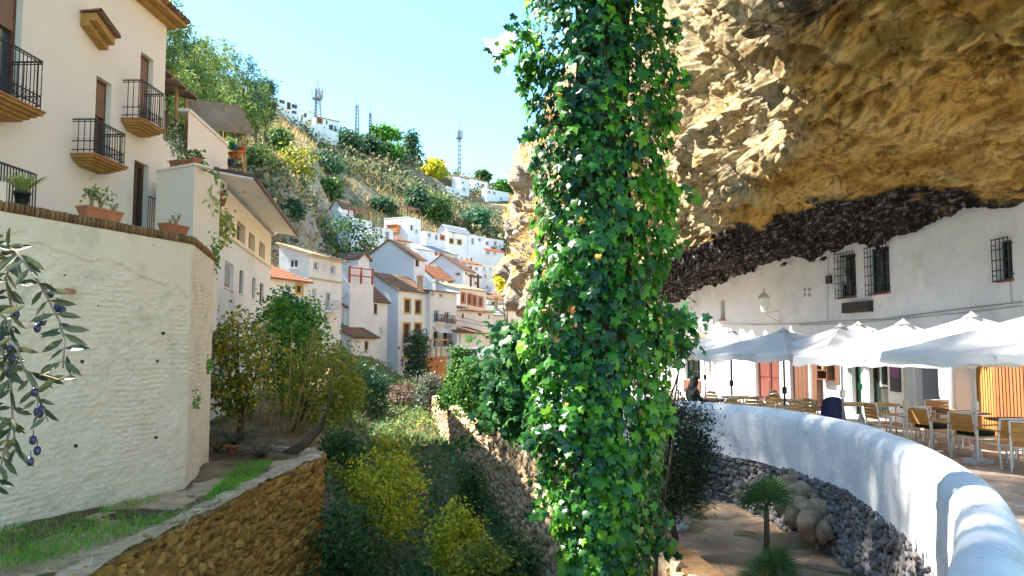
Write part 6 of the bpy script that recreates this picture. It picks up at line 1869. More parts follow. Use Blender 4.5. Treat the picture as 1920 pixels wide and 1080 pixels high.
# short sloping tiled verge on the wall
a_, b_ = fH.hit(151, 24), fH.hit(187, 72)
va, vb = fH.at(a_[0], a_[1], 0), fH.at(b_[0], b_[1], 0)
nn = Vector((fH.n.x, fH.n.y, 0))
vg = MB().prism([va, vb, vb + Vector((0, 0, -.16)), va + Vector((0, 0, -.16))], nn * .34).prism([va + Vector((0, 0, -.161)), vb + Vector((0, 0, -.161)), vb + Vector((0, 0, -.27)), va + Vector((0, 0, -.27))], nn * .2).build('tiled_verge', M_CORN, hs)
for k in range(10):
    q = va.lerp(vb, (k + .3) / 9.5)
    link_copy(BT, 'roof_tile', vg, q + nn * .44 + Vector((0, 0, .03)), (math.radians(-4), .25, ang + math.pi / 2), (.85, 1.1, .9))

# ------------------------------------------------------------------ annex with reed pergolas beyond the house
anx = thing('white_annex', 'white annex with reed shaded pergola terraces behind the cream house', 'house', (-9, 24, 3))
fX = Face((fx(20.2) - .5, 20.6), (-9.9, 27.3), 1)
zx = fX.hit(400, 250)[1]
sA = fX.hit(352, 260)[0]; zxa = fX.hit(325, 275)[1]
mbx = MB().panel(fX, 0, sA, -.5, zxa); mbx.panel(fX, sA, fX.L, -.5, zx); mbx.fbox(fX, sA, fX.L, zx, zx + .09, -.3, .04)
mbx.build('wall', M_HOUSE, anx)
M_REED = pmat('reed_mat', (0.46, 0.36, 0.24), (0.20, 0.15, 0.10), 12, .95, .02, 40, .1, stretch=(1, 6, 3))
M_POLEW = pmat('peeled_pole', (0.45, 0.28, 0.13), (0.34, 0.2, 0.09), 5, .8)
def reed_roof(q, n=26, name='reed_roof'):
    """q: four corners; a sheet of reeds with ragged edge"""
    a, b, c, d = [Vector(p) for p in q]; rr = random.Random(4)
    base = MB().prism([a, b, c, d], (0, 0, .03)).build(name, M_REED, anx)
    mb = MB()
    for i in range(n):
        t = (i + .5) / n
        p0, p1 = a.lerp(d, t), b.lerp(c, t); e = (p1 - p0).normalized()
        mb.tube([p0 - e * rr.uniform(0, .25) + Vector((0, 0, .035)), p0.lerp(p1, .5) + Vector((0, 0, .05)), p1 + e * rr.uniform(0, .25) + Vector((0, 0, .035))], .022, 4)
    r = mb.build('reeds', M_REED, base); r['kind'] = 'stuff'
    for t in (.02, .33, .66, .98):
        p0, p1 = a.lerp(b, t), d.lerp(c, t)
        MB().tube([p0 + Vector((0, 0, -.05)), p1 + Vector((0, 0, -.05))], .04, 6).build('rafter', M_POLEW, base)
reed_roof([P(296, 118, 21.2), P(372, 186, 26.0), P(356, 186, 27.5) + Vector((-1.2, 0, .35)), P(300, 122, 22.5) + Vector((-1.6, 0, .35))])
reed_roof([P(364, 240, 24.5), P(474, 252, 29.0), P(448, 200, 30.5), P(352, 188, 26.5)])
for (x, y0, y1, Y) in ((349, 186, 268, 25.2), (331, 160, 262, 24.4), (422, 200, 246, 28.4), (459, 236, 330, 28.5)):
    MB().tube([P(x, y1, Y) - Vector((0, 0, .6)), P(x, y0, Y)], .06, 7).build('post', M_POLEW, anx)
# upper terrace rail with clutter
a, b = P(283, 188, 21.5), P(347, 240, 25.4)
rl = MB().tube([a, b], .02, 5).tube([a - Vector((0, 0, .9)), b - Vector((0, 0, .9))], .02, 5).build('terrace_rail', M_IRON, anx)
for i in range(24):
    q = a.lerp(b, i / 23); MB().tube([q - Vector((0, 0, .9)), q], .011, 5).build('baluster', M_IRON, rl)
MB().prism([a - Vector((0, 0, .95)), b - Vector((0, 0, .95)), b - Vector((1.4, 0, .95)), a - Vector((1.4, 0, .95))], (0, 0, -.2)).build('terrace_slab', M_HOUSE, anx)
MB().prism([P(310, 170, 22.9) + Vector((-.6, 0, 0)), P(345, 190, 26) + Vector((-.6, 0, 0)), P(345, 262, 26) + Vector((-.6, 0, 0)), P(310, 250, 22.9) + Vector((-.6, 0, 0))], (-.1, 0, 0)).build('back_wall', M_HOUSE, anx)
# white block carrying pots
blk = thing('white_terrace_block', 'low white block with flower pots on top beside the terrace door', 'wall', (-7.6, 18.3, 4))
fb0 = Face((PX(291, 18.6, 5), 18.6), (PX(362, 17.9, 5), 17.9), 1)
zt = fb0.hit(330, 316)[1]
ctr = fb0.at(fb0.L, 0)
fb1 = Face(ctr.to_2d(), (ctr.x + .04, ctr.y + 1.5), 1)
mb = MB().panel(fb0, 0, fb0.L, 2.5, zt).panel(fb1, 0, fb1.L, 2.5, zt)
e1 = fb1.at(fb1.L, zt); e0 = fb0.at(0, zt)
mb.add([e0, fb0.at(fb0.L, zt), e1, (e0.x, e1.y, zt)], [(0, 1, 2, 3)])
mb.build('block', M_HOUSE, blk)
mb = MB(); mb.fbox(fb0, -.0, fb0.L + .03, zt + .001, zt + .05, -.5, .03).build('cap', M_HOUSE, blk)

# ------------------------------------------------------------------ long white house with porch roof
fPa = Vector((-9.85, 27.0)); dP_ = Vector((-.166, 1.0)).normalized()
fPo = Face(fPa - dP_ * 3.0, fPa + dP_ * 11.9, 1)
por = thing('porch_house', 'long white house with deep porch eave and slatted screens', 'house', (-10.5, 32, 0))
zl = fPo.hit(440, 455)[1]
lo_ = [fPo.rect(421, 492, 438, 541), fPo.rect(449, 507, 456, 551), fPo.rect(473, 521, 479, 560), fPo.rect(487, 531, 494, 568)]
up_ = [fPo.rect(420, 399, 436, 447), fPo.rect(444, 418, 460, 463), fPo.rect(466, 438, 478, 479), fPo.rect(486, 455, 497, 490)]
MB().panel(fPo, 0, fPo.L, -.6, zl, lo_, .18).build('lower_wall', M_FARWHITE, por)
ze = fPo.hit(470, 400)[1]
MB().panel(fPo, 0, fPo.L, zl + .12, ze, up_, .3).build('upper_wall', M_HOUSE, por)
MB().fbox(fPo, 0, fPo.L + .05, zl, zl + .119, -.1, .1).build('string_course', M_HOUSE, por)
fe = Face(fPo.at(fPo.L, 0).to_2d(), fPo.at(fPo.L, 0, -7).to_2d(), 1)
MB().panel(fe, 0, fe.L, -.6, ze + .4).build('end_wall', M_HOUSE, por)
for i, q in enumerate(lo_):
    s0, s1, z0, z1 = q
    w = MB().fbox(fPo, s0, s0 + .06, z0, z1, -.18, -.1).fbox(fPo, s1 - .06, s1, z0, z1, -.18, -.1).fbox(fPo, s0 + .06, s1 - .06, z1 - .06, z1, -.18, -.1).build('window', M_FRAME if i == 0 else M_BROWNWOOD, por)
    MB().fbox(fPo, s0 + .003, s1 - .003, z0 + .003, z1 - .003, -.24, -.16).build('pane', M_BEIGE if i == 0 else M_GLASS, w)
    if i == 0:
        for k in range(14):
            z = z1 - .06 - (k + 1) * (z1 - z0) * .055; MB().fbox(fPo, s0 + .06, s1 - .06, z, z + (z1 - z0) * .05, -.158, -.12).build('shutter_slat', M_SHUT, w)
    MB().fbox(fPo, s0 - .05, s1 + .05, z0 - .06, z0 - .002, -.02, .05).build('sill', M_FRAME, w)
M_SCREEN = pmat('grey_screen', (0.16, 0.15, 0.15), (0.11, 0.1, 0.1), 6, .6)
for q in up_:
    s0, s1, z0, z1 = q
    sc_ = MB().fbox(fPo, s0 + .003, s1 - .003, z0 + .003, z1 - .003, -.34, -.28).build('screen', M_SCREEN, por)
    n = 9
    for k in range(n):
        s = s0 + (s1 - s0) * (k + .5) / n; MB().fbox(fPo, s - .03, s + .03, z0 + .02, z1 - .02, -.279, -.22).build('screen_slat', M_SCREEN, sc_)
# porch roof: outer eave 1.3 m in front
o_ = 1.15
r0, r1 = fPo.at(1.6, ze + .0, o_), fPo.at(fPo.L + .35, ze + .0, o_)
b0_, b1_ = fPo.at(1.6, ze + .75, -3.5), fPo.at(fPo.L + .35, ze + .75, -3.5)
sf = MB().prism([r0, r1, b1_, b0_], (0, 0, .07)).build('soffit', M_FARWHITE, por)
MB().tiles(r0 + Vector((.05, 0, .1)), r1 + Vector((.05, 0, .1)), b0_ + Vector((0, 0, .1)), b1_ + Vector((0, 0, .1)), .22, .4).build('roof', pmat('dark_tile', (0.14, 0.085, 0.065), (0.08, 0.055, 0.045), 3, .9), por)
MB().tube([r0 + Vector((.1, 0, .0)), r1 + Vector((.1, 0, .0))], .06, 7).build('gutter', M_DARKRED, por)

# ------------------------------------------------------------------ pots and planters
L_POT = leafmat('pot_leaves', [(0.05, 0.10, 0.03), (0.09, 0.18, 0.04), (0.14, 0.24, 0.06), (0.28, 0.30, 0.06)])
L_YEL = leafmat('trailing_leaves', [(0.10, 0.20, 0.03), (0.22, 0.30, 0.04), (0.42, 0.40, 0.06)])
def pot(label, loc, r, h, mat, kind, ph=.25, n=60, ls=.07, lm=None, name='flower_pot', group=None):
    t = thing(name, label, 'pot', loc, 0, group)
    z = 0
    MB().lathe([(r * .68, 0), (r * .72, .01), (r * .95, h * .8), (r * 1.08, h * .8), (r * 1.08, h), (r * .93, h), (r * .9, h * .88)], (0, 0, 0), 14).build('pot', mat, t, True, local=True)
    o = origin(t); lm = lm or L_POT
    if kind == 'bush':
        pos = np.array(o) + np.array([0, 0, h + ph * .45]) + NR.normal(size=(n, 3)) * np.array([r * .7, r * .7, ph * .3])
        leaves('leaves', pos, rdir(n, .6), rdir(n), ls * (.6 + .8 * NR.random(n)), T_DIA, lm, t)
    elif kind == 'blade':
        a = NR.random(n) * 2 * np.pi; up = np.stack([np.cos(a), np.sin(a), .5 + NR.random(n)], 1)
        pos = np.array(o) + np.array([0, 0, h]) + np.stack([np.cos(a), np.sin(a), a * 0], 1) * r * .4
        nr = np.stack([-np.cos(a), -np.sin(a), .8 + a * 0], 1)
        leaves('leaves', pos, -nr, up, ph * (.7 + .6 * NR.random(n)), T_BLADE, lm, t)
    elif kind == 'succulent':
        mb = MB()
        for k in range(6):
            x = (k / 5 - .5) * r * 1.6; hh = ph * R.uniform(.35, 1)
            tip = Vector((x + R.uniform(-.06, .06), R.uniform(-.04, .04), h + hh))
            mb.tube([(x, 0, h - .05), (x * 1.05, 0, h + hh * .5), tip], [.02, .017, .014], 5)
            pos = np.array(o) + np.array(tip) + NR.normal(size=(9, 3)) * .03
            leaves('leaf_rosette', pos, rdir(9, .5), rdir(9, .6), ls, T_DIA, lm, t)
        mb.build('stems', M_POLEW, t, local=True)
    return t
def trough(label, fc_, s0, s1, z, w, h, plant):
    c = fc_.at((s0 + s1) / 2, z, -.12)
    t = thing('plant_trough', label, 'planter', c, math.atan2(fc_.d.y, fc_.d.x), 'terracotta troughs on the brick coping')
    L_ = (s1 - s0) / 2
    mb = MB(); b0, b1 = .88, 1.0
    mb.add([(-L_ * b0, -w * .8, 0), (L_ * b0, -w * .8, 0), (L_ * b0, w * .8, 0), (-L_ * b0, w * .8, 0), (-L_, -w, h * .8), (L_, -w, h * .8), (L_, w, h * .8), (-L_, w, h * .8)], [(3, 2, 1, 0), (0, 1, 5, 4), (1, 2, 6, 5), (2, 3, 7, 6), (3, 0, 4, 7)])
    mb.box(-L_ * 1.04, L_ * 1.04, -w * 1.12, w * 1.12, h * .8, h)
    mb.build('trough', M_TERRA, t, local=True)
    MB().box(-L_ * .96, L_ * .96, -w * .98, w * .98, h, h + .006).build('soil', M_MORTAR, t, local=True)
    for (x, hh, nl, ls) in plant:
        mb = MB(); tips = []
        for k in range(4):
            tp = Vector((x * L_ + R.uniform(-.1, .1), R.uniform(-.06, .06), h + hh * R.uniform(.6, 1)))
            mb.tube([(x * L_ + R.uniform(-.02, .02), 0, h), (x * L_ + (tp.x - x * L_) * .4, 0, h + hh * .4), tp], [.022, .018, .012], 5); tips.append(tp)
        mb.build('stem', M_POLEW, t, True, local=True)
        mt = Matrix.Rotation(math.atan2(fc_.d.y, fc_.d.x), 4, 'Z')
        for tp in tips:
            n = nl; pos = np.array(tp) + NR.normal(size=(n, 3)) * .05
            d_ = rdir(n, .5)
            x_, y_, z_ = frames(rdir(n, .5), d_)
            o = leaves('leaf_rosette', pos, rdir(n, .5), d_, ls, T_DIA, L_POT, None); o.parent = t
    return t
s0, s1 = fW.hit(163, 395)[0], fW.hit(233, 400)[0]
trough('long terracotta trough with a knobbly succulent on the brick coping', fW, s0, s1, ZW1 + .165, .1, .17, [(-.45, .32, 14, .07), (.0, .26, 12, .07), (.7, .12, 6, .05)])
s0, s1 = fW.hit(315, 420)[0], fW.hit(356, 428)[0]
trough('short terracotta trough with sparse twigs near the wall corner', fW, s0, s1, ZW1 + .165, .1, .15, [(.2, .2, 5, .04), (-.3, .1, 3, .04)])
pk = fW.at(fW.hit(55, 365)[0], ZW1 + .165, -.14)
pot('black plastic pot with pale grassy plant on the coping', pk, .11, .2, M_BLACKP, 'blade', .3, 150, .1, leafmat('pale_grass', [(.28, .34, .10), (.42, .46, .16), (.2, .3, .08)]))
q = fH.at(fH.hit(298, 390)[0], fH.hit(298, 392)[1], .42)
pot('dark pot with drooping spider plant hung on the low railing', q, .12, .2, M_BLACKP, 'blade', .5, 120, .12, leafmat('spider_leaves', [(.12, .22, .06), (.24, .34, .10), (.4, .45, .2)]))
zt2 = zt + .055
pot('terracotta pot with tall pale flowering shrub on the white block', fb0.at(fb0.hit(312, 312)[0], zt2, -.22), .12, .2, M_TERRA, 'bush', .75, 150, .08, leafmat('pale_shrub', [(.12, .2, .06), (.2, .28, .1), (.55, .55, .42), (.08, .14, .05)]))
pot('terracotta pot, middle one on the white block', fb0.at(fb0.hit(333, 312)[0], zt2, -.2), .13, .17, M_TERRA, 'bush', .2, 50, .09)
pot('terracotta pot with glossy leaves at the white block corner', fb0.at(fb0.hit(353, 314)[0], zt2, -.2), .12, .17, M_TERRA, 'bush', .22, 60, .10)
# pots hung in two rows down the side of the block
fl_ = [(372, 338, .0), (385, 352, .6), (398, 348, .9), (402, 368, 1.1), (411, 372, 1.4), (416, 386, 1.6), (391, 370, .8), (380, 332, .4)]
wds = ['highest', 'second', 'third', 'fourth', 'fifth', 'lowest', 'middle', 'small dark leaved']
for (px, py, k), wname in zip(fl_, wds):
    c = P(px, py, 18.4 + k * 1.1)
    pot('%s terracotta pot hanging on the flowery side of the white block' % wname, c, .10, .16, M_TERRA, 'bush', .25, 40, .10, L_POT if R.random() < .6 else L_YEL, 'hanging_pot', 'pots hanging on the white block')
n = 900
c = np.array([P(385, 385, 19.2), P(395, 405, 20.2), P(405, 412, 21.0), P(378, 365, 18.9), P(412, 425, 21.3)])
ci = NR.integers(0, len(c), n)
pos = c[ci] + NR.normal(size=(n, 3)) * np.array([.14, .3, .22])
up = rdir(n) * .5; up[:, 2] -= .7
tv = leaves('trailing_plant', pos, rdir(n, .2) + np.array([.7, -.4, 0]), up, .09 + .1 * NR.random(n), T_DIA, L_YEL)
stuff(tv, 'yellow green plants trailing down beside the white block', 'plant')
# balcony of bright pots under the far pergola
c = [P(x, y, 28.0) for x, y in ((432, 280), (437, 297), (443, 285), (449, 296), (433, 312), (452, 288))]
cols = [(.02, .30, .12), (.6, .12, .05), (.05, .25, .3), (.6, .3, .05), (.03, .06, .09), (.55, .1, .06)]
nm_ = ['green', 'red', 'turquoise', 'orange', 'black', 'crimson']
for p_, cc_, nn_ in zip(c, cols, nm_):
    pot('small %s pot on the colourful plant stand under the far pergola' % nn_, p_, .14, .24, pmat('glaze_' + nn_, cc_, None, rough=.4), 'bush', .2, 26, .12, L_POT, 'hanging_pot', 'pots on the plant stand')
st_ = thing('plant_stand', 'dark slatted plant stand at the corner of the porch house', 'stand', P(440, 330, 28.3))
for k, (y0) in enumerate((283, 300, 316)):
    a, b = P(428, y0 + 8, 28.2), P(456, y0 + 8, 28.6)
    MB().prism([a, b, b + Vector((0, .4, 0)), a + Vector((0, .4, 0))], (0, 0, -.05)).build('shelf', M_BLACKP, st_)
for x in (428, 456): MB().tube([P(x, 335, 28.4), P(x, 262, 28.4)], .04, 6).build('post', M_POLEW, st_)
# ------------------------------------------------------------------ ivy column
L_IVY = leafmat('ivy_leaf', [(0.010, 0.055, 0.022), (0.018, 0.10, 0.022), (0.035, 0.16, 0.02), (0.045, 0.19, 0.02), (0.08, 0.27, 0.02), (0.20, 0.42, 0.02)], .35, .42, .5)
IV_Y = 8.5
IV_T = [(-200, 1005, 1235), (0, 1000, 1238), (130, 988, 1268), (300, 1005, 1252), (370, 1005, 1275), (450, 1012, 1262), (540, 1005, 1240), (600, 988, 1248), (700, 980, 1252), (800, 992, 1248), (900, 1024, 1234), (1000, 1045, 1226), (1080, 1056, 1212), (1300, 1070, 1200)]
_ip = np.array(IV_T, float)
ivy = thing('ivy_column', 'tall column of glossy green ivy hanging in front of the rock', 'ivy', (PX(1120, IV_Y, 0), IV_Y, -3.8))
def ivy_pts(n, rmin, rmax, front=True):
    py = NR.uniform(-190, 1290, n)
    l, r = np.interp(py, _ip[:, 0], _ip[:, 1]), np.interp(py, _ip[:, 0], _ip[:, 2])
    phi = NR.uniform(-.35, np.pi + .35, n) if front else NR.uniform(0, 2 * np.pi, n)
    rad = NR.uniform(rmin, rmax, n)
    cx = (l + r) / 2; hw = (r - l) / 2
    bul = 1 + .10 * vnoise(np.stack([phi * 1.6, py / 90, py * 0], 1), 400) + .07 * vnoise(np.stack([phi * 4, py / 38, py * 0], 1), 401)
    px = cx + np.cos(phi) * hw * rad * bul
    dep = IV_Y - np.sin(phi) * .55 * rad * bul
    k = F
    v = (540 - py) / k
    dy = CT - v * ST; dz = ST + v * CT
    sc_ = dep / dy
    X = (px - 960) / k * sc_; Z = CZ + dz * sc_
    nrm = np.stack([np.cos(phi), -np.sin(phi) * 1.1, np.full(n, .25)], 1)
    return np.stack([X, dep, Z], 1), nrm, py, phi
n = 7600
pos, nrm, py, phi = ivy_pts(n, .82, 1.06)
nrm = nrm + rdir(n) * .55
up = rdir(n) * .45; up[:, 2] -= 1.0
sz = .045 + .10 * NR.random(n) ** 1.8
vis = (phi > .25) & (phi < 2.9) & (py > 20) & (py < 1070)
score = np.where(vis, sz + .10 * np.linalg.norm((pos - pos.mean(0))[:, :2], axis=1), -1)
order = np.argsort(-score)
pick = order[:300]; rest = order[300:]
fo_ = leaves('foliage', pos[rest], nrm[rest], up[rest], sz[rest], T_IVY, L_IVY, ivy); fo_['kind'] = 'stuff'
pos2, nrm2, _, _ = ivy_pts(3000, .45, .85)
u2 = rdir(3000) * .5; u2[:, 2] -= 1
fo_ = leaves('inner_foliage', pos2, nrm2 + rdir(3000) * .5, u2, .07 + .05 * NR.random(3000), T_IVY, L_IVY, ivy); fo_['kind'] = 'stuff'
lm_ = bpy.data.meshes.new('leaf'); lm_.from_pydata([tuple(v) for v in T_IVY[0]], [], [tuple(f) for f in T_IVY[1]]); lm_.materials.append(L_IVY); lm_.update()
def leaf_objs(mesh, name, P_, N_, U_, S_, parent):
    x, y, z = frames(N_, U_); o3 = np.array(origin(parent))
    for i in range(len(P_)):
        o = bpy.data.objects.new(name, mesh); C.objects.link(o); o.parent = parent
        q = P_[i] - o3; s = S_[i]
        o.matrix_basis = Matrix(((x[i][0] * s, y[i][0] * s, z[i][0] * s, q[0]), (x[i][1] * s, y[i][1] * s, z[i][1] * s, q[1]), (x[i][2] * s, y[i][2] * s, z[i][2] * s, q[2]), (0, 0, 0, 1)))
leaf_objs(lm_, 'leaf', pos[pick] + nrm[pick] * .03, nrm[pick], up[pick], sz[pick] * 1.15, ivy)
mb = MB()
ctr = [P((np.interp(y, _ip[:, 0], _ip[:, 1]) + np.interp(y, _ip[:, 0], _ip[:, 2])) / 2, y, IV_Y) for y in range(1290, -200, -90)]
mb.tube([Vector((ctr[0].x, IV_Y, -3.9))] + [Vector((p.x + .05 * math.sin(i), p.y, p.z)) for i, p in enumerate(ctr)], .30, 10)
mb.build('trunk', M_BARK, ivy, True)
for k in range(14):
    y0 = R.uniform(-100, 900); ph = R.uniform(.3, 2.8)
    q = []
    for j in range(6):
        y = y0 + j * 60; l, r = np.interp(y, _ip[:, 0], _ip[:, 1]), np.interp(y, _ip[:, 0], _ip[:, 2])
        q.append(P((l + r) / 2 + math.cos(ph + .1 * math.sin(j)) * (r - l) / 2 * .93, y, IV_Y - math.sin(ph) * .5))
    MB().tube(q, .008, 5).build('stem', M_BARK, ivy)
L_DEAD = leafmat('dead_ivy_leaf', [(0.40, 0.17, 0.04), (0.50, 0.34, 0.06), (0.25, 0.12, 0.05)], .7, .2, .2)
ld_ = lm_.copy(); ld_.materials.clear(); ld_.materials.append(L_DEAD)
pd_, nd_, yd_, _ = ivy_pts(60, 1.0, 1.05)
ud_ = rdir(60) * .5; ud_[:, 2] -= 1
leaf_objs(ld_, 'dead_leaf', pd_, nd_ + rdir(60) * .4, ud_, .05 + .05 * NR.random(60), ivy)
# sprays reaching out to the sides
SPR = [((1000, 60), (925, 118)), ((1000, 100), (968, 40)), ((1000, 120), (970, 155)), ((1002, 150), (975, 178)), ((1000, 240), (985, 262)), ((1245, 40), (1280, 60)), ((1255, 120), (1285, 155)), ((1250, 350), (1302, 372)),
       ((1245, 440), (1275, 470)), ((1240, 600), (1300, 600)), ((1240, 640), (1292, 640)), ((1225, 950), (1262, 1045)), ((1235, 760), (1262, 800)), ((1005, 780), (985, 840)), ((1030, 880), (1010, 960)), ((1040, 860), (1012, 900)), ((1240, 210), (1268, 235))]
for (a, b) in SPR:
    A, B = P(a[0], a[1], IV_Y - .1), P(b[0], b[1], IV_Y - .25)
    mid = A.lerp(B, .5) + Vector((0, 0, .06))
    MB().tube([A, mid, B], [.009, .007, .004], 5).build('twig', M_BARK, ivy)
    m = int(8 + (B - A).length * 42)
    t_ = NR.random(m) ** .8
    pp_ = np.array([list(A.lerp(mid, 2 * q) if q < .5 else mid.lerp(B, 2 * q - 1)) for q in t_]) + NR.normal(size=(m, 3)) * .045
    nn_ = rdir(m) * .7 + np.array([0, -.9, .3]); uu_ = rdir(m) * .7; uu_[:, 2] -= .7
    leaves('spray_leaves', pp_, nn_, uu_, .05 + .06 * NR.random(m), T_IVY, L_IVY, ivy)['kind'] = 'stuff'

# ------------------------------------------------------------------ shrubs in the cafe garden
L_FIG = leafmat('fig_leaf', [(0.012, 0.06, 0.03), (0.025, 0.10, 0.035), (0.05, 0.16, 0.04), (0.08, 0.20, 0.04)], .4, .3, .45)
L_CYP = leafmat('cypress_leaf', [(0.012, 0.06, 0.012), (0.03, 0.12, 0.015), (0.06, 0.19, 0.02), (0.11, 0.26, 0.03)], .6, .25, .3)
L_JUN = leafmat('juniper_leaf', [(0.012, 0.022, 0.010), (0.022, 0.040, 0.014), (0.035, 0.06, 0.018), (0.06, 0.08, 0.025)], .6, .2, .3)
make_tree('fig_bush', 'broad leaved dark green bush leaning left of the ivy', 'bush', tuple(P(1070, 860, 9.0)), P(972, 712, 9.3), (.36, .35, .68), 80, 26, .24, .10, L_FIG, .03, None, 'ball', T_IVY, 0)
make_tree('fig_bush', 'leafy branch clump on the right side of the ivy near the parasols', 'bush', (PX(1225, 9.6, 0), 9.6, -1.25), P(1250, 640, 9.4), (.28, .3, .42), 22, 16, .2, .11, L_FIG, .04, None, 'ball', T_IVY, 4)
make_tree('clipped_shrub', 'larger pointed bright green shrub by the river wall, farther one', 'shrub', (PX(862, 38, -.7), 38, -.95), P(862, 708, 38), (.92, .9, 1.35), 260, 26, .32, .14, L_CYP, .1, None, 'cone', T_DIA, 3)
make_tree('clipped_shrub', 'rounded bright green shrub, middle of the row by river wall', 'shrub', (PX(893, 33, -.7), 33, -.95), P(893, 726, 33), (.72, .7, 1.2), 220, 26, .3, .12, L_CYP, .1, None, 'ball', T_DIA, 3, hollow=.6)
make_tree('clipped_shrub', 'dark green shrub nearest the ivy on the river wall', 'shrub', (PX(930, 26, -.7), 26, -.95), P(932, 735, 26), (.72, .7, 1.1), 220, 26, .3, .11, L_CYP, .1, None, 'ball', T_DIA, 3, hollow=.6)
make_tree('juniper_bush', 'dark feathery juniper bush between ivy and parapet', 'bush', (PX(1262, 12.6, -1), 12.6, -1.25), P(1262, 850, 12.6), (.62, .6, .98), 240, 46, .24, .075, L_JUN, .06, None, 'ball', T_LONG, 8, hollow=.3, droop=-.6)
make_tree('grey_bush', 'grey green bush spilling over the far end of river wall', 'bush', (PX(812, 46, -1), 46, -1.2), P(810, 735, 45), (.75, .7, 1.1), 90, 24, .4, .15, leafmat('grey_leaf', [(.05, .07, .05), (.09, .11, .08), (.13, .15, .11)]), .06)
for k, (px, py, Y, lab) in enumerate(((905, 800, 24.5, 'low broad leaved plant on the river wall edge by the shrubs'), (868, 830, 27, 'small fern tuft growing from the face of the river wall'), (868, 775, 34, 'grass tuft on the river wall beneath the rounded shrub'))):
    c = P(px, py, Y); t = thing('wall_plant', lab, 'plant', c - Vector((0, 0, .1)), 0)
    n = 90; pos = np.array(c) + NR.normal(size=(n, 3)) * np.array([.22, .2, .12]); leaves('leaves', pos, rdir(n, .6), rdir(n, .3), .12 + .08 * NR.random(n), T_DIA, L_CYP, t)
# grass strip behind the river wall
n = 3200; t_ = NR.random(n); y = 18 + t_ * 26; x = np.interp(y, [17, 21, 44], [1.2, .5, -4.3]) + .5 + NR.random(n) * 1.4
pos = np.stack([x, y, np.full(n, -.92)], 1); up = rdir(n) * .4; up[:, 2] += 1
L_GRASS = leafmat('fresh_grass', [(0.05, 0.20, 0.02), (0.09, 0.32, 0.03), (0.17, 0.42, 0.04), (0.36, 0.40, 0.10)], .6, .35, .2)
stuff(leaves('grass', pos, rdir(n), up, .14 + .16 * NR.random(n), T_BLADE, L_GRASS), 'green grass strip along the top of the river wall', 'grass')

# fan palms
L_PALM = leafmat('palm_frond', [(0.025, 0.075, 0.022), (0.05, 0.12, 0.03), (0.08, 0.16, 0.045)], .4, .2, .4)
def fan_palm(label, base, h, nf, fr, seed):
    rr = random.Random(seed); t = thing('fan_palm', label, 'palm', base)
    b = Vector(base); crown = b + Vector((.02, 0, h))
    MB().tube([b - Vector((0, 0, .1)), b + Vector((.01, 0, h * .5)), crown], [.05, .045, .035], 8).build('trunk', M_BARK, t, True)
    for k in range(nf):
        a = 2 * math.pi * k / nf * 1.62 + rr.uniform(-.3, .3); el = rr.uniform(.1, 1.45)
        d = Vector((math.cos(a) * math.cos(el), math.sin(a) * math.cos(el), math.sin(el)))
        pe = crown + d * rr.uniform(.16, .3)
        mb = MB().tube([crown, pe], .007, 4)
        sd = d.cross(Vector((0, 0, 1))); sd = sd.normalized() if sd.length > .05 else Vector((1, 0, 0)); nn = sd.cross(d)
        m = 22; L_ = fr * rr.uniform(.8, 1.1)
        for j in range(m):
            an = (j / (m - 1) - .5) * 3.6
            e = d * math.cos(an) + sd * math.sin(an) + nn * .12 * math.cos(an * 2)
            w = nn.cross(e) * .011
            tip = pe + e * L_ + Vector((0, 0, -.10 * L_))
            mid = pe + e * L_ * .55 + nn * .012
            mb.add([pe, mid + w, tip, mid - w], [(0, 1, 2, 3)])
        mb.build('frond', L_PALM, t)
pb = PZ(1437, 1000, -1.2); pb = Vector((PX(1437, 11.9, -1), 11.9, -1.22))
fan_palm('taller fan palm with a round crown in the cafe garden', (pb.x, pb.y, -1.25), .95, 20, .37, 2)
fan_palm('short bushy fan palm at the foot of the taller one', (PX(1448, 11.2, -1), 11.2, -1.25), .12, 16, .34, 5)

# boulders heaped below the parapet, pale stones on the soil
M_BOULDER = pmat('boulder', (0.46, 0.33, 0.21), (0.25, 0.175, 0.12), 5, .9, .06, 14, .15, rand=.2)
M_PALEROCK = pmat('pale_rock', (0.62, 0.58, 0.52), (0.48, 0.44, 0.38), 8, .9, .01, 30, .15, rand=.12)
bv = [stone_mesh('boulder', 1300 + i, M_BOULDER, .13, 5)[0] for i in range(6)]
BL = [(1513, 890, 62, 44), (1478, 905, 40, 26), (1540, 908, 50, 34), (1508, 922, 60, 34), (1475, 945, 46, 34), (1535, 935, 46, 36), (1502, 955, 44, 40), (1540, 962, 48, 52), (1520, 985, 44, 56), (1545, 995, 40, 34), (1488, 968, 30, 36), (1496, 938, 36, 26), (1527, 905, 36, 26), (1560, 985, 30, 40), (1465, 925, 24, 18)]
word = ['topmost', 'leftmost upper', 'right upper', 'flat upper middle', 'left', 'right middle', 'central', 'large right', 'bottom', 'bottom right', 'lower left', 'small middle', 'small upper', 'rightmost lower', 'smallest leftmost']
for i, (px, py, w, h) in enumerate(BL):
    Y = 15.0 - (py - 890) * .017
    c = P(px, py, Y); k = Y / F
    o = bpy.data.objects.new('boulder', bv[i % 6]); C.objects.link(o)
    o.location = c; o.scale = (w * k * .95, w * k * .8, h * k * .95); o.rotation_euler = (R.uniform(-.4, .4), R.uniform(-.5, .5), R.uniform(0, 3))
    tag(o, '%s tan boulder of the rock heap below the parapet' % word[i], 'boulder', 'boulders heaped below the parapet')
pv_ = [stone_mesh('pale_stone', 1400 + i, M_PALEROCK, .24, 4)[0] for i in range(4)]
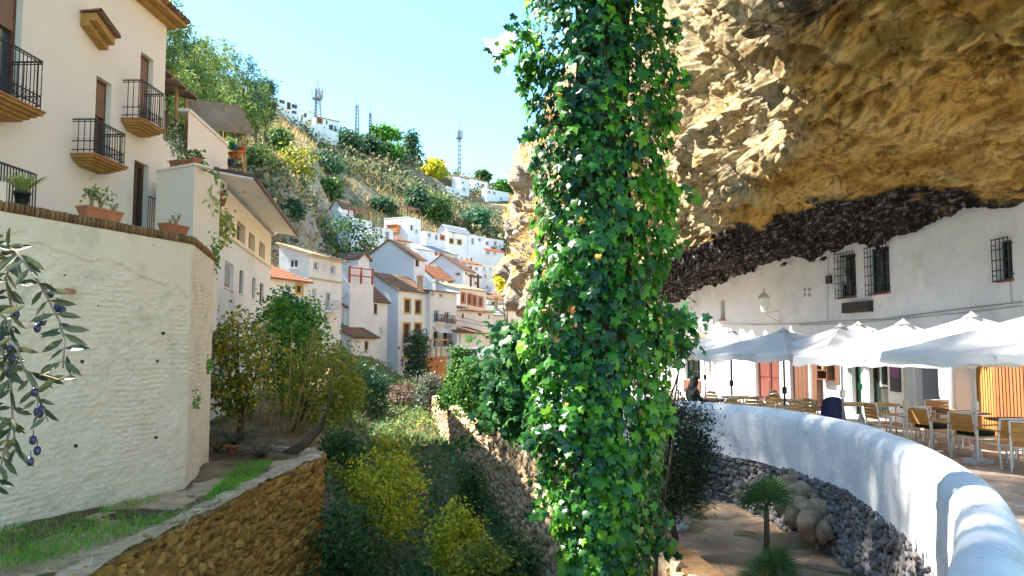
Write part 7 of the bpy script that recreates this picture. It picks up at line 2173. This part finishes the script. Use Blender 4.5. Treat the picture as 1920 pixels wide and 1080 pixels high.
for i, (px, py, w) in enumerate(((1258, 968, 14), (1244, 968, 12), (1247, 985, 18), (1270, 982, 12), (1281, 990, 14), (1262, 992, 12), (1272, 994, 10))):
    c = PZ(px, py, -1.18); k = c.y / F
    o = bpy.data.objects.new('pale_stone', pv_[i % 4]); C.objects.link(o)
    o.location = c; s = w * k * 1.2; o.scale = (s, s * .9, s * .85); o.rotation_euler = (R.random(), R.random(), R.random() * 3)
    tag(o, '%s pale fist sized stone lying on the soil beside the ivy foot' % ('uppermost', 'upper left', 'largest', 'middle', 'rightmost', 'lower', 'smallest')[i], 'stone', 'pale stones by the ivy foot')

# ------------------------------------------------------------------ left garden: orange tree, tall shrubs
L_ORANGE = leafmat('orange_tree_leaf', [(0.07, 0.12, 0.015), (0.14, 0.19, 0.02), (0.28, 0.26, 0.03), (0.52, 0.40, 0.04)], .5, .35, .35)
L_SHRUB = leafmat('tall_shrub_leaf', [(0.03, 0.12, 0.02), (0.06, 0.20, 0.025), (0.12, 0.30, 0.035), (0.22, 0.38, 0.05)], .5, .35, .35)
L_POM = leafmat('autumn_shrub_leaf', [(0.09, 0.15, 0.02), (0.15, 0.22, 0.025), (0.28, 0.29, 0.03), (0.52, 0.40, 0.05)], .55, .35, .3)
L_BLUE = leafmat('blue_green_leaf', [(0.025, 0.09, 0.05), (0.05, 0.15, 0.08), (0.09, 0.2, 0.10)], .5, .3, .3)
ot = make_tree('orange_tree', 'orange tree with yellowing leaves and fruit right of the cream wall', 'orange tree', (PX(452, 21.5, 0), 21.5, -.5), P(446, 690, 21.5), (1.0, .95, 1.45), 110, 26, .42, .13, L_ORANGE, .1, None, 'ball', T_DIA, 9)
for (px, py) in ((440, 605), (412, 650), (470, 640), (425, 700), (455, 725), (490, 690), (405, 735), (478, 760)):
    c = P(px, py, 20.75); MB().lathe([(.01, -.045), (.035, -.03), (.047, 0), (.035, .03), (.01, .045)], c, 10).build('orange', pmat('orange_fruit', (.75, .33, .02), None, rough=.5), ot, True)
make_tree('tall_shrub', 'tall bright green leafy shrub behind the orange tree', 'shrub', (PX(545, 27, 0), 27, -.3), P(543, 645, 27), (1.15, 1.0, 1.75), 150, 30, .48, .15, L_SHRUB, .08, None, 'ball', T_DIA, 10)
make_tree('cypress_tree', 'slim bluish cypress top rising from the tall shrub', 'cypress', (PX(532, 29, 0), 29, -.3), P(534, 585, 29), (.34, .34, 1.0), 60, 26, .22, .13, L_BLUE, .06, None, 'ball', T_DIA, 3, hollow=.2)
make_tree('cypress_tree', 'second bluish cypress top, a little right of the slim one', 'cypress', (PX(566, 30, 0), 30, -.3), P(566, 600, 30), (.55, .5, .75), 50, 22, .3, .14, L_BLUE, .06, None, 'ball', T_DIA, 3, hollow=.2)
cn = make_tree('autumn_shrub', 'multi stemmed shrub with tan canes and autumn leaves over the river', 'shrub', (PX(545, 23, -.5), 23, -.5), P(600, 715, 23.5), (1.25, 1.0, 1.35), 150, 24, .42, .12, L_POM, .06, None, 'ball', T_DIA, 8)
for k in range(11):
    b = Vector((PX(515 + k * 4.5, 22.6, -.5), 22.6 + R.uniform(-.3, .3), -.5)); tp = P(500 + k * 14 + R.uniform(-20, 20), R.uniform(600, 700), 22.9)
    MB().tube([b, b.lerp(tp, .5) + Vector((R.uniform(-.12, .12), 0, 0)), tp], [.028, .022, .01], 5).build('cane', M_POLEW, cn, True)
lt = thing('leaning_trunk', 'bare leaning tree trunk over the end of the stone river wall', 'trunk', PZ(540, 852, -.45))
b = PZ(535, 855, -.45); tp = P(603, 800, b.y + .6)
MB().tube([b, b.lerp(tp, .5) + Vector((0, 0, -.08)), tp], [.13, .11, .09], 9).build('trunk', M_BARK, lt, True)
MB().tube([tp, tp + Vector((.15, .05, .5)), tp + Vector((.22, .1, 1.1))], [.05, .03, .012], 6).build('limb', M_BARK, lt, True)
# cycads in pots under the orange tree
L_CYC = leafmat('cycad_leaf', [(0.012, 0.04, 0.014), (0.025, 0.065, 0.02), (0.04, 0.09, 0.03)], .4, .15, .4)
for (px, py, r, lab) in ((436, 858, .13, 'potted cycad with arching dark fronds under the orange tree'), (487, 862, .1, 'low dark cycad on the soil left of the tan canes'), (405, 850, .1, 'dark cycad half hidden by the cream wall corner')):
    c = PZ(px, py, -.45); t = thing('cycad', lab, 'cycad', c)
    hh = .3 if px == 436 else .05
    if px == 436: MB().lathe([(.1, 0), (.16, .26), (.19, .26), (.19, .3), (.15, .3)], c, 12).build('pot', M_TERRA, t, True)
    for k in range(14):
        a = k * 2.4; mb = MB(); up_h = R.uniform(.15, .45); L_ = .55
        pts = [c + Vector((0, 0, hh)), c + Vector((math.cos(a) * L_ * .5, math.sin(a) * L_ * .5, hh + up_h)), c + Vector((math.cos(a) * L_, math.sin(a) * L_, hh + up_h * .7))]
        mb.tube(pts, .006, 4)
        for j in range(12):
            q = pts[0].lerp(pts[1], j / 6) if j < 6 else pts[1].lerp(pts[2], (j - 6) / 6)
            for sgn in (-1, 1):
                e = Vector((-math.sin(a) * sgn, math.cos(a) * sgn, .25)) * .16 + Vector((math.cos(a), math.sin(a), 0)) * .05
                wv = Vector((math.cos(a), math.sin(a), 0)) * .012
                mb.add([q, q + e * .5 + wv, q + e, q + e * .5 - wv], [(0, 1, 2, 3)])
        mb.build('frond', L_CYC, t)

# ------------------------------------------------------------------ riverbed undergrowth
L_BED = leafmat('undergrowth_leaf', [(0.05, 0.11, 0.035), (0.10, 0.19, 0.05), (0.21, 0.17, 0.11), (0.10, 0.26, 0.10), (0.32, 0.36, 0.06)], .7, .25, .2)
L_BEDG = leafmat('bed_grass', [(0.05, 0.22, 0.07), (0.09, 0.30, 0.09), (0.16, 0.36, 0.13)], .6, .3, .2)
L_BEDB = leafmat('dead_brush', [(0.16, 0.10, 0.07), (0.26, 0.18, 0.13), (0.34, 0.26, 0.20), (0.11, 0.07, 0.055)], .9, .1, .1)
def bed_points(n, y0, y1, f=None):
    y = y0 + (y1 - y0) * NR.random(n) ** 1.5
    xl, xr = lerp_tab(XL, y) - .3, lerp_tab(XR, y) + .3
    x = xl + (xr - xl) * NR.random(n)
    p = np.stack([x, y, y * 0], 1)
    if f is not None: p = p[f(p)]
    p[:, 2] = z_ground(p[:, 0], p[:, 1])
    return p
hump = lambda p: fbm(p * np.array([.8, .5, 1]), 3, 500)
p = bed_points(26000, 13, 62); hv = np.clip(hump(p) + .35, 0, 1.2)
p[:, 2] += NR.random(len(p)) * hv * .75
up = rdir(len(p)) * .8; up[:, 2] += .5
stuff(leaves('undergrowth', p, rdir(len(p), .4), up, .10 + .14 * NR.random(len(p)), T_DIA, L_BED), 'tangled dark undergrowth covering the dry riverbed', 'undergrowth')
p = bed_points(9000, 13, 60, lambda q: fbm(q * .45, 3, 510) > .05); p[:, 2] += NR.random(len(p)) * .2
up = rdir(len(p)) * .5; up[:, 2] += .8
stuff(leaves('riverbed_grass', p, rdir(len(p)), up, .16 + .22 * NR.random(len(p)), T_BLADE, L_BEDG), 'cool green grass patches in the riverbed', 'grass')
p = bed_points(9000, 13, 60, lambda q: fbm(q * .4, 3, 520) > -.1); p[:, 2] += NR.random(len(p)) * .35
up = rdir(len(p)); up[:, 2] *= .5
stuff(leaves('dead_brush', p, rdir(len(p), .5), up, .3 + .5 * NR.random(len(p)), tmpl([(-.012, 0, 0), (.012, 0, 0), (.01, .5, .05), (-.01, .5, .05), (.004, 1, 0), (-.004, 1, 0)], [(0, 1, 2, 3), (3, 2, 4, 5)]), L_BEDB), 'dead twigs and cut brush strewn over the riverbed', 'brush')
L_YSH = leafmat('yellow_shrub_leaf', [(0.16, 0.26, 0.02), (0.38, 0.42, 0.03), (0.62, 0.56, 0.04), (0.75, 0.64, 0.05)], .55, .35, .3)
L_DSH = leafmat('dark_shrub_leaf', [(0.02, 0.075, 0.02), (0.04, 0.12, 0.03), (0.08, 0.17, 0.04), (0.18, 0.22, 0.04)], .55, .3, .3)
def bedshrub(label, px, py, Y, hw, hh, mat, n=90, ls=.10, per=24):
    c = P(px, py, Y); k = Y / F
    zt_, zb_ = c.z + hh * k, zg(c.x, c.y) + .05
    rz_ = max(hh * k, (zt_ - zb_) / 2); c = Vector((c.x, c.y, zt_ - rz_))
    make_tree('riverbed_shrub', label, 'shrub', (c.x, c.y, zg(c.x, c.y) - .1), c, (hw * k, hw * k * .8, rz_), int(n * 1.5), per, max(.2, hw * k * .26), ls, mat, .03, 'shrubs in the riverbed', 'ball', T_DIA, 14, hollow=.15)
bedshrub('big yellow green shrub in the middle of the riverbed', 715, 895, 21, 85, 52, L_YSH, 120)
bedshrub('small yellow green shrub higher up the riverbed', 735, 822, 29, 42, 22, L_YSH, 60)
bedshrub('dark shrub at the foot of the golden stone wall', 640, 865, 22, 42, 60, L_DSH, 90)
bedshrub('yellowish low shrub by the foot of the opposite river wall', 862, 968, 19, 52, 32, L_YSH, 80)
bedshrub('dark low shrub at the bottom edge of the riverbed', 650, 985, 17.5, 65, 50, L_DSH, 90)
bedshrub('brownish green shrub at bottom middle of the riverbed', 900, 1055, 17, 75, 40, L_POM, 90)
bedshrub('blue green shrub on the bank below the white cottage', 690, 712, 46, 42, 34, L_BLUE, 90, .16)
bedshrub('dark green plant clinging to the wall foot halfway along', 885, 895, 24, 22, 26, L_DSH, 40)
bedshrub('dark green bush by the ivy side of the wall foot', 965, 1020, 18.5, 40, 26, L_DSH, 60)
bedshrub('autumn coloured bush on the bank below the tall shrubs', 640, 740, 34, 45, 40, L_POM, 90, .13)
bedshrub('brown dry bush on the far bank soil', 745, 735, 50, 45, 18, L_BEDB, 60, .15)
bedshrub('olive green bush hanging on the left river bank', 612, 905, 20.5, 30, 40, L_POM, 60)

# grass and weeds on the ledge
def ledge_pts(n, poly):
    xs, ys = zip(*poly); out = []
    from math import inf
    while len(out) < n:
        x, y = R.uniform(min(xs), max(xs)), R.uniform(min(ys), max(ys)); ins = False
        for i in range(len(poly)):
            (x1, y1), (x2, y2) = poly[i], poly[i - 1]
            if (y1 > y) != (y2 > y) and x < (x2 - x1) * (y - y1) / (y2 - y1) + x1: ins = not ins
        if ins:
            q = PZ(x, y, -.44); out.append((q.x, q.y, -.45))
    return np.array(out)
p = np.concatenate([ledge_pts(5200, [(395, 872), (515, 868), (470, 905), (395, 945), (385, 930), (430, 895)]), ledge_pts(2600, [(0, 985), (150, 975), (330, 965), (260, 1000), (120, 1050), (0, 1070)]), ledge_pts(300, [(180, 960), (300, 930), (300, 940), (190, 968)]), ledge_pts(500, [(230, 985), (350, 950), (400, 945), (330, 990)])])
n = len(p); p[:, 2] += fbm(np.stack([p[:, 0], p[:, 1], p[:, 0] * 0], 1) * .8, 4, 300) * .05
up = rdir(n) * .6; up[:, 2] += .8
stuff(leaves('grass', p, rdir(n), up, .05 + .09 * NR.random(n), T_BLADE, L_GRASS), 'fresh green grass patches on the ledge below the cream wall', 'grass')
p = ledge_pts(2600, [(0, 985), (200, 965), (360, 945), (520, 880), (560, 870), (400, 960), (200, 1060), (0, 1078)]); n = len(p)
up = rdir(n); up[:, 2] = np.abs(up[:, 2]) * .5
stuff(leaves('dry_weeds', p, rdir(n, .5), up, .05 + .1 * NR.random(n), T_BLADE, leafmat('straw', [(.35, .25, .12), (.48, .38, .2), (.25, .2, .1)], .9, .2, .1)), 'dry straw weeds scattered over the ledge soil', 'weeds')
for (px, py, fc_, lab) in ((362, 752, fW2, 'tuft of green weed low on the corner of the cream wall'), (388, 682, fW2, 'tuft of green weed higher on the cream wall side'), (404, 480, fW2, 'hanging weeds under the coping at the wall end')):
    s, z = fc_.hit(px, py); s = min(max(s, .05), fc_.L); c = fc_.at(s, z, .02); t = thing('wall_weed', lab, 'weed', c)
    m = 70 if py > 500 else 160; pos = np.array(c) + NR.normal(size=(m, 3)) * np.array([.05, .08, .07 if py > 500 else .22])
    u_ = rdir(m); u_[:, 2] -= .3
    leaves('leaves', pos, rdir(m) + np.array([.8, -.5, 0]), u_, .05 + .05 * NR.random(m), T_DIA, L_SHRUB, t)

# ------------------------------------------------------------------ olive tree at the left edge (trunk out of the picture)
L_OLIVE = leafmat('olive_leaf', [(0.03, 0.042, 0.018), (0.055, 0.07, 0.028), (0.09, 0.10, 0.04), (0.15, 0.15, 0.075)], .45, .2, .45)
olv = thing('olive_tree', 'olive branches with dark ripe olives at the left edge', 'olive tree', (-3.1, 1.6, -.5))
MB().tube([(-3.1, 1.6, -.6), (-3.0, 1.7, .8), (-2.7, 1.8, 1.9), (-2.3, 1.9, 2.7)], [.16, .13, .09, .06], 9).build('trunk', M_BARK, olv, True)
OY = 1.75
BR = [[(-160, 380), (0, 462), (30, 470), (60, 510), (85, 550), (110, 600), (122, 640), (118, 690)],
      [(-160, 520), (-40, 560), (15, 600), (40, 680), (70, 740), (90, 790)], [(-120, 600), (0, 640), (20, 720), (24, 790), (30, 850)],
      [(-140, 700), (-30, 760), (20, 800), (0, 880), (-10, 920)], [(30, 470), (10, 520), (22, 580), (14, 640), (30, 690)], [(-100, 650), (20, 690), (70, 700), (110, 712), (140, 700)]]
lv = bpy.data.meshes.new('leaf'); lv.from_pydata([tuple(v) for v in T_LONG[0]], [], [tuple(f) for f in T_LONG[1]]); lv.materials.append(L_OLIVE); lv.update()
PP, NN, UU_, SS_, OFFB = [], [], [], [], []
M_TWIG = pmat('olive_twig', (.30, .22, .15), (.22, .16, .11), 20, .9)
for bi, br in enumerate(BR):
    pts = [P(x, y, OY + .04 * math.sin(i * 1.7 + bi) + .05 * bi - .1) for i, (x, y) in enumerate(br)]
    MB().tube([Vector((-2.4, 1.9, 2.6 - bi * .15))] + pts, [.009] + [.0042 - .003 * i / len(pts) for i in range(len(pts))], 5).build('branch', M_TWIG, olv, True)
    OFFB += [tuple(Vector((-2.4, 1.9, 2.6 - bi * .15)).lerp(pts[0], (j + .5) / 40)) for j in range(40)]
    for i in range(len(pts) - 1):
        seg = pts[i + 1] - pts[i]; m = max(2, int(seg.length / .022))
        for j in range(m):
            q = pts[i].lerp(pts[i + 1], (j + .5) / m)
            if q.x / q.y < -.66:
                OFFB.append(tuple(q)); continue
            for sg in (-1, 1):
                if R.random() < .12: continue
                e = seg.normalized() * .7 + Vector((sg * R.uniform(.5, 1), R.uniform(-.5, .5), R.uniform(-.5, .5)))
                PP.append(tuple(q)); UU_.append(tuple(e.normalized())); NN.append((R.uniform(-.5, .5), -1, R.uniform(-.4, .6))); SS_.append(R.uniform(.036, .06))
leaf_objs(lv, 'leaf', np.array(PP), np.array(NN), np.array(UU_), np.array(SS_), olv)
ob_ = np.repeat(np.array(OFFB), 4, axis=0); nb_ = len(ob_)
ub_ = rdir(nb_); ub_[:, 2] -= .4
leaves('shoot_leaves', ob_ + NR.normal(size=ob_.shape) * .012, rdir(nb_), ub_, .04 + .025 * NR.random(nb_), T_LONG, L_OLIVE, olv)['kind'] = 'stuff'
M_OLV = pmat('ripe_olive', (.025, .02, .05), (.05, .04, .09), 60, .3, spec=.5)
for (x, y) in ((95, 550), (107, 577), (117, 582), (80, 602), (70, 615), (20, 655), (22, 672), (65, 735), (70, 772), (78, 768), (75, 775), (62, 825), (70, 845), (57, 865), (5, 640), (30, 590), (18, 700)):
    c = P(x, y, OY - .03)
    MB().tube([c + Vector((0, 0, .022)), c + Vector((0, 0, .008))], .001, 4).lathe([(.001, -.0105), (.0055, -.008), (.0078, 0), (.006, .007), (.001, .0105)], c, 10).build('olive', M_OLV, olv, True)
n = 2200
pos = np.array([-3.2, 1.4, 3.2]) + rdir(n) * NR.random((n, 1)) ** .4 * np.array([1.4, 1.5, 1.1])
pos = pos[(pos[:, 0] / np.maximum(pos[:, 1], .3) < -1.0)]
leaves('crown', pos, rdir(len(pos)), rdir(len(pos)), .07, T_LONG, L_OLIVE, olv)

# ------------------------------------------------------------------ trees and scrub on the hill
L_PINE = leafmat('pine_needles', [(0.06, 0.12, 0.04), (0.11, 0.20, 0.05), (0.19, 0.28, 0.07), (0.34, 0.36, 0.10)], .7, .25, .2)
L_PINED = leafmat('dark_pine_needles', [(0.03, 0.075, 0.04), (0.055, 0.12, 0.06), (0.10, 0.17, 0.08)], .7, .2, .2)
PN = [(312, 0, 260, 58, 26, 0), (350, 45, 255, 72, 34, 0), (385, 70, 255, 80, 34, 0), (420, 80, 262, 86, 32, 0), (455, 110, 262, 92, 30, 1), (480, 150, 262, 98, 24, 0), (500, 142, 255, 104, 16, 1), (335, 120, 300, 64, 34, 0), (400, 160, 290, 76, 36, 0), (445, 180, 270, 84, 30, 0), (365, 90, 280, 70, 36, 0), (325, 30, 280, 68, 30, 1)]
pw = ['leftmost pine rising above the house eave', 'light green pine second from the house eave', 'tall pale pine in the middle of the ridge group', 'darker pine just right of the tall pale one', 'dark narrow pine near the hilltop houses', 'pale pine beside the long white hilltop building', 'small dark pine top against the sky at the group end', 'low bushy pine above the nearest pergola', 'broad light pine low on the slope', 'rounded pine low at the right of the group', 'dark pine between the two pale pines', 'dark pine behind the leftmost pine']
for (px, y0, y1, Y, hw, dk), lab in zip(PN, pw):
    c = P(px, (y0 + y1) / 2 - (y1 - y0) * .08, Y); k = Y / F; rz = (y1 - y0) * .46 * k
    b = Vector((c.x, Y, min(zg(c.x, Y), c.z - rz * 1.15)))
    make_tree('pine_tree', lab, 'pine tree', b, c, (hw * k * 1.15, hw * k, rz), 120, 26, hw * k * .42, .40, L_PINED if dk else L_PINE, .22, 'pines on the ridge', 'ball', T_LONG, 7, hollow=.35)
# pines added out of view on the left to cast dappled shade on the parapet
SHADE_PINES = [(-27.5, 18.9, 41.0, 2.4, 'first'), (-28.5, 22.8, 41, 2.8, 'second'), (-26.5, 26.5, 41, 3.2, 'third'), (-28, 30, 40.2, 3.4, 'fourth'), (-27.5, 34, 40.8, 3.4, 'fifth'), (-27, 11.0, 38.6, 2.0, 'sixth')]
for x, y, zt_, r_, w_ in SHADE_PINES:
    b = zg(x, y)
    make_tree('pine_tree', '%s unseen pine added on the gorge edge to cast dappled shade' % w_, 'pine tree', (x, y, b), (x, y, zt_ - 5.2), (r_, r_, 5.2), 150, 30, 1.0, .45, L_PINED, .25, 'unseen pines added for shade', 'ball', T_LONG, 6)
HT = [('round_tree', 'big dark green tree beside the first houses below the bluff', 655, 452, 92, 44, 50, L_DSH, 'ball', 'tree'),
      ('hill_bush', 'yellow green bush spread on the slope under the white wall', 560, 310, 0, 34, 34, L_POM, 'ball', 'bush'),
      ('hill_bush', 'pale olive bush left on the slope above the dry grass', 485, 300, 0, 26, 30, L_PINE, 'ball', 'bush'),
      ('hill_tree', 'dark evergreen clump below the hilltop wall', 610, 308, 0, 34, 20, L_PINED, 'ball', 'tree'),
      ('hill_tree', 'dark evergreen under the end of the white hilltop wall', 650, 268, 0, 30, 16, L_PINED, 'ball', 'tree'),
      ('hill_tree', 'dark evergreen left of the round green tree', 685, 272, 0, 26, 16, L_PINED, 'ball', 'tree'),
      ('hill_tree', 'round bright green tree in front of the beige block', 729, 288, 0, 22, 18, L_CYP, 'ball', 'tree'),
      ('hill_tree', 'flat topped green tree on the crest behind the round one', 720, 250, 0, 20, 10, L_SHRUB, 'ball', 'tree'),
      ('spruce_tree', 'dark pointed spruce on the crest beside the beige block', 770, 275, 0, 13, 24, L_PINED, 'cone', 'spruce'),
      ('hill_tree', 'yellow leaved tree below the red brick building', 815, 318, 0, 18, 18, L_YSH, 'ball', 'tree'),
      ('hill_tree', 'dark tree left of the hilltop street gardens', 780, 375, 0, 16, 28, L_PINED, 'ball', 'tree'),
      ('hill_tree', 'dark tree cluster under the hilltop street', 822, 392, 0, 24, 24, L_DSH, 'ball', 'tree'),
      ('hill_tree', 'teal green tree on the shaded slope by the cliff', 893, 412, 0, 26, 18, L_BLUE, 'ball', 'tree'),
      ('hill_tree', 'olive tree at the end of hilltop street', 906, 332, 0, 12, 9, L_DSH, 'ball', 'tree'),
      ('hill_tree', 'green tree behind the green mesh house', 944, 350, 0, 12, 8, L_CYP, 'ball', 'tree'),
      ('hill_bush', 'green bush on the rock bluff above the first house', 548, 395, 0, 18, 20, L_PINED, 'ball', 'bush'),
      ('hill_tree', 'dark tree in the gully right of the bluff', 620, 360, 0, 20, 24, L_DSH, 'ball', 'tree'),
      ('hill_bush', 'scrubby green patch beside the cliff foot houses', 925, 540, 0, 26, 16, L_BLUE, 'ball', 'bush'),
      ('hill_tree', 'yellow green tree under the cliff overhang', 952, 528, 100, 18, 20, L_YSH, 'ball', 'tree'),
      ('pine_tree', 'small dark pine in front of the ochre windowed house', 783, 662, 70, 17, 32, L_PINED, 'cone', 'pine tree'),
      ('hill_bush', 'low olive bush on the tan slope below the road wall', 715, 385, 0, 22, 12, L_PINED, 'ball', 'bush'),
      ('hill_bush', 'green bush right of the pines beneath the white wall', 520, 262, 0, 20, 24, L_DSH, 'ball', 'bush')]
for nm, lab, px, py, Y, hw, hh, mt, shp, cat in HT:
    if Y == 0:
        g = hill_at(px, py + hh * .8); Y = g.y
    c = P(px, py, Y); k = Y / F
    g = zg(c.x, Y)
    ls = max(.28, .0042 * Y)
    make_tree(nm, lab, cat, (c.x, Y, min(g, c.z - hh * k)), c, (hw * k * R.uniform(.9, 1.2), hw * k, hh * k), 60, 26, max(hw, hh) * k * .5, ls, mt, max(.12, hw * k * .05), None, shp, T_DIA, 4)
# scrub scattered over the whole slope
N_ = 8200
py_ = NR.uniform(220, 600, N_); px_ = NR.uniform(430, 1000, N_)
Yr = 56 + 200 * NR.random(N_) ** 1.3
X_ = (px_ - 960) / F * Yr
q = np.stack([X_, Yr, Yr * 0], 1)
den = fbm(q * .06, 3, 600)
bluff = (px_ > 505) & (px_ < 628) & (Yr < 92)
mk = (den > -.05) & (z_hill(X_, Yr) > 7.5) & ~(bluff & (NR.random(N_) < .85))
q = q[mk]; q[:, 2] = z_ground(q[:, 0], q[:, 1])
m = len(q); per = 20
szc = (.5 + 1.1 * NR.random(m)) * (0.7 + q[:, 1] / 220)
off = NR.normal(size=(m, per, 3)) * .55 * szc[:, None, None]; off[..., 2] = np.abs(off[..., 2]) * .8
pos = (q[:, None, :] + off).reshape(-1, 3); nn = rdir(m * per, .5)
L_SCRUB = leafmat('hill_scrub_leaf', [(0.05, 0.09, 0.045), (0.10, 0.14, 0.06), (0.25, 0.19, 0.13), (0.18, 0.22, 0.08), (0.34, 0.27, 0.13)], .8, .2, .15)
stuff(leaves('hillside_scrub', pos, nn, rdir(m * per), np.repeat(szc * .42, per) * (.6 + .8 * NR.random(m * per)), T_DIA, L_SCRUB), 'dense mixed scrub covering the hillside', 'scrub')
n = 14000
Yr = 56 + 110 * NR.random(n) ** 1.3; X_ = (NR.uniform(420, 960, n) - 960) / F * Yr
mk = (z_hill(X_, Yr) > 7)
q = np.stack([X_, Yr, Yr * 0], 1)[mk]; q[:, 2] = z_ground(q[:, 0], q[:, 1]) - .05
up = rdir(len(q)) * .5; up[:, 2] += .8
stuff(leaves('dry_hill_grass', q, rdir(len(q)), up, (.5 + .6 * NR.random(len(q))) * (.6 + q[:, 1] / 160), T_BLADE, L_DRY), 'dry tan grass on the slopes', 'grass')
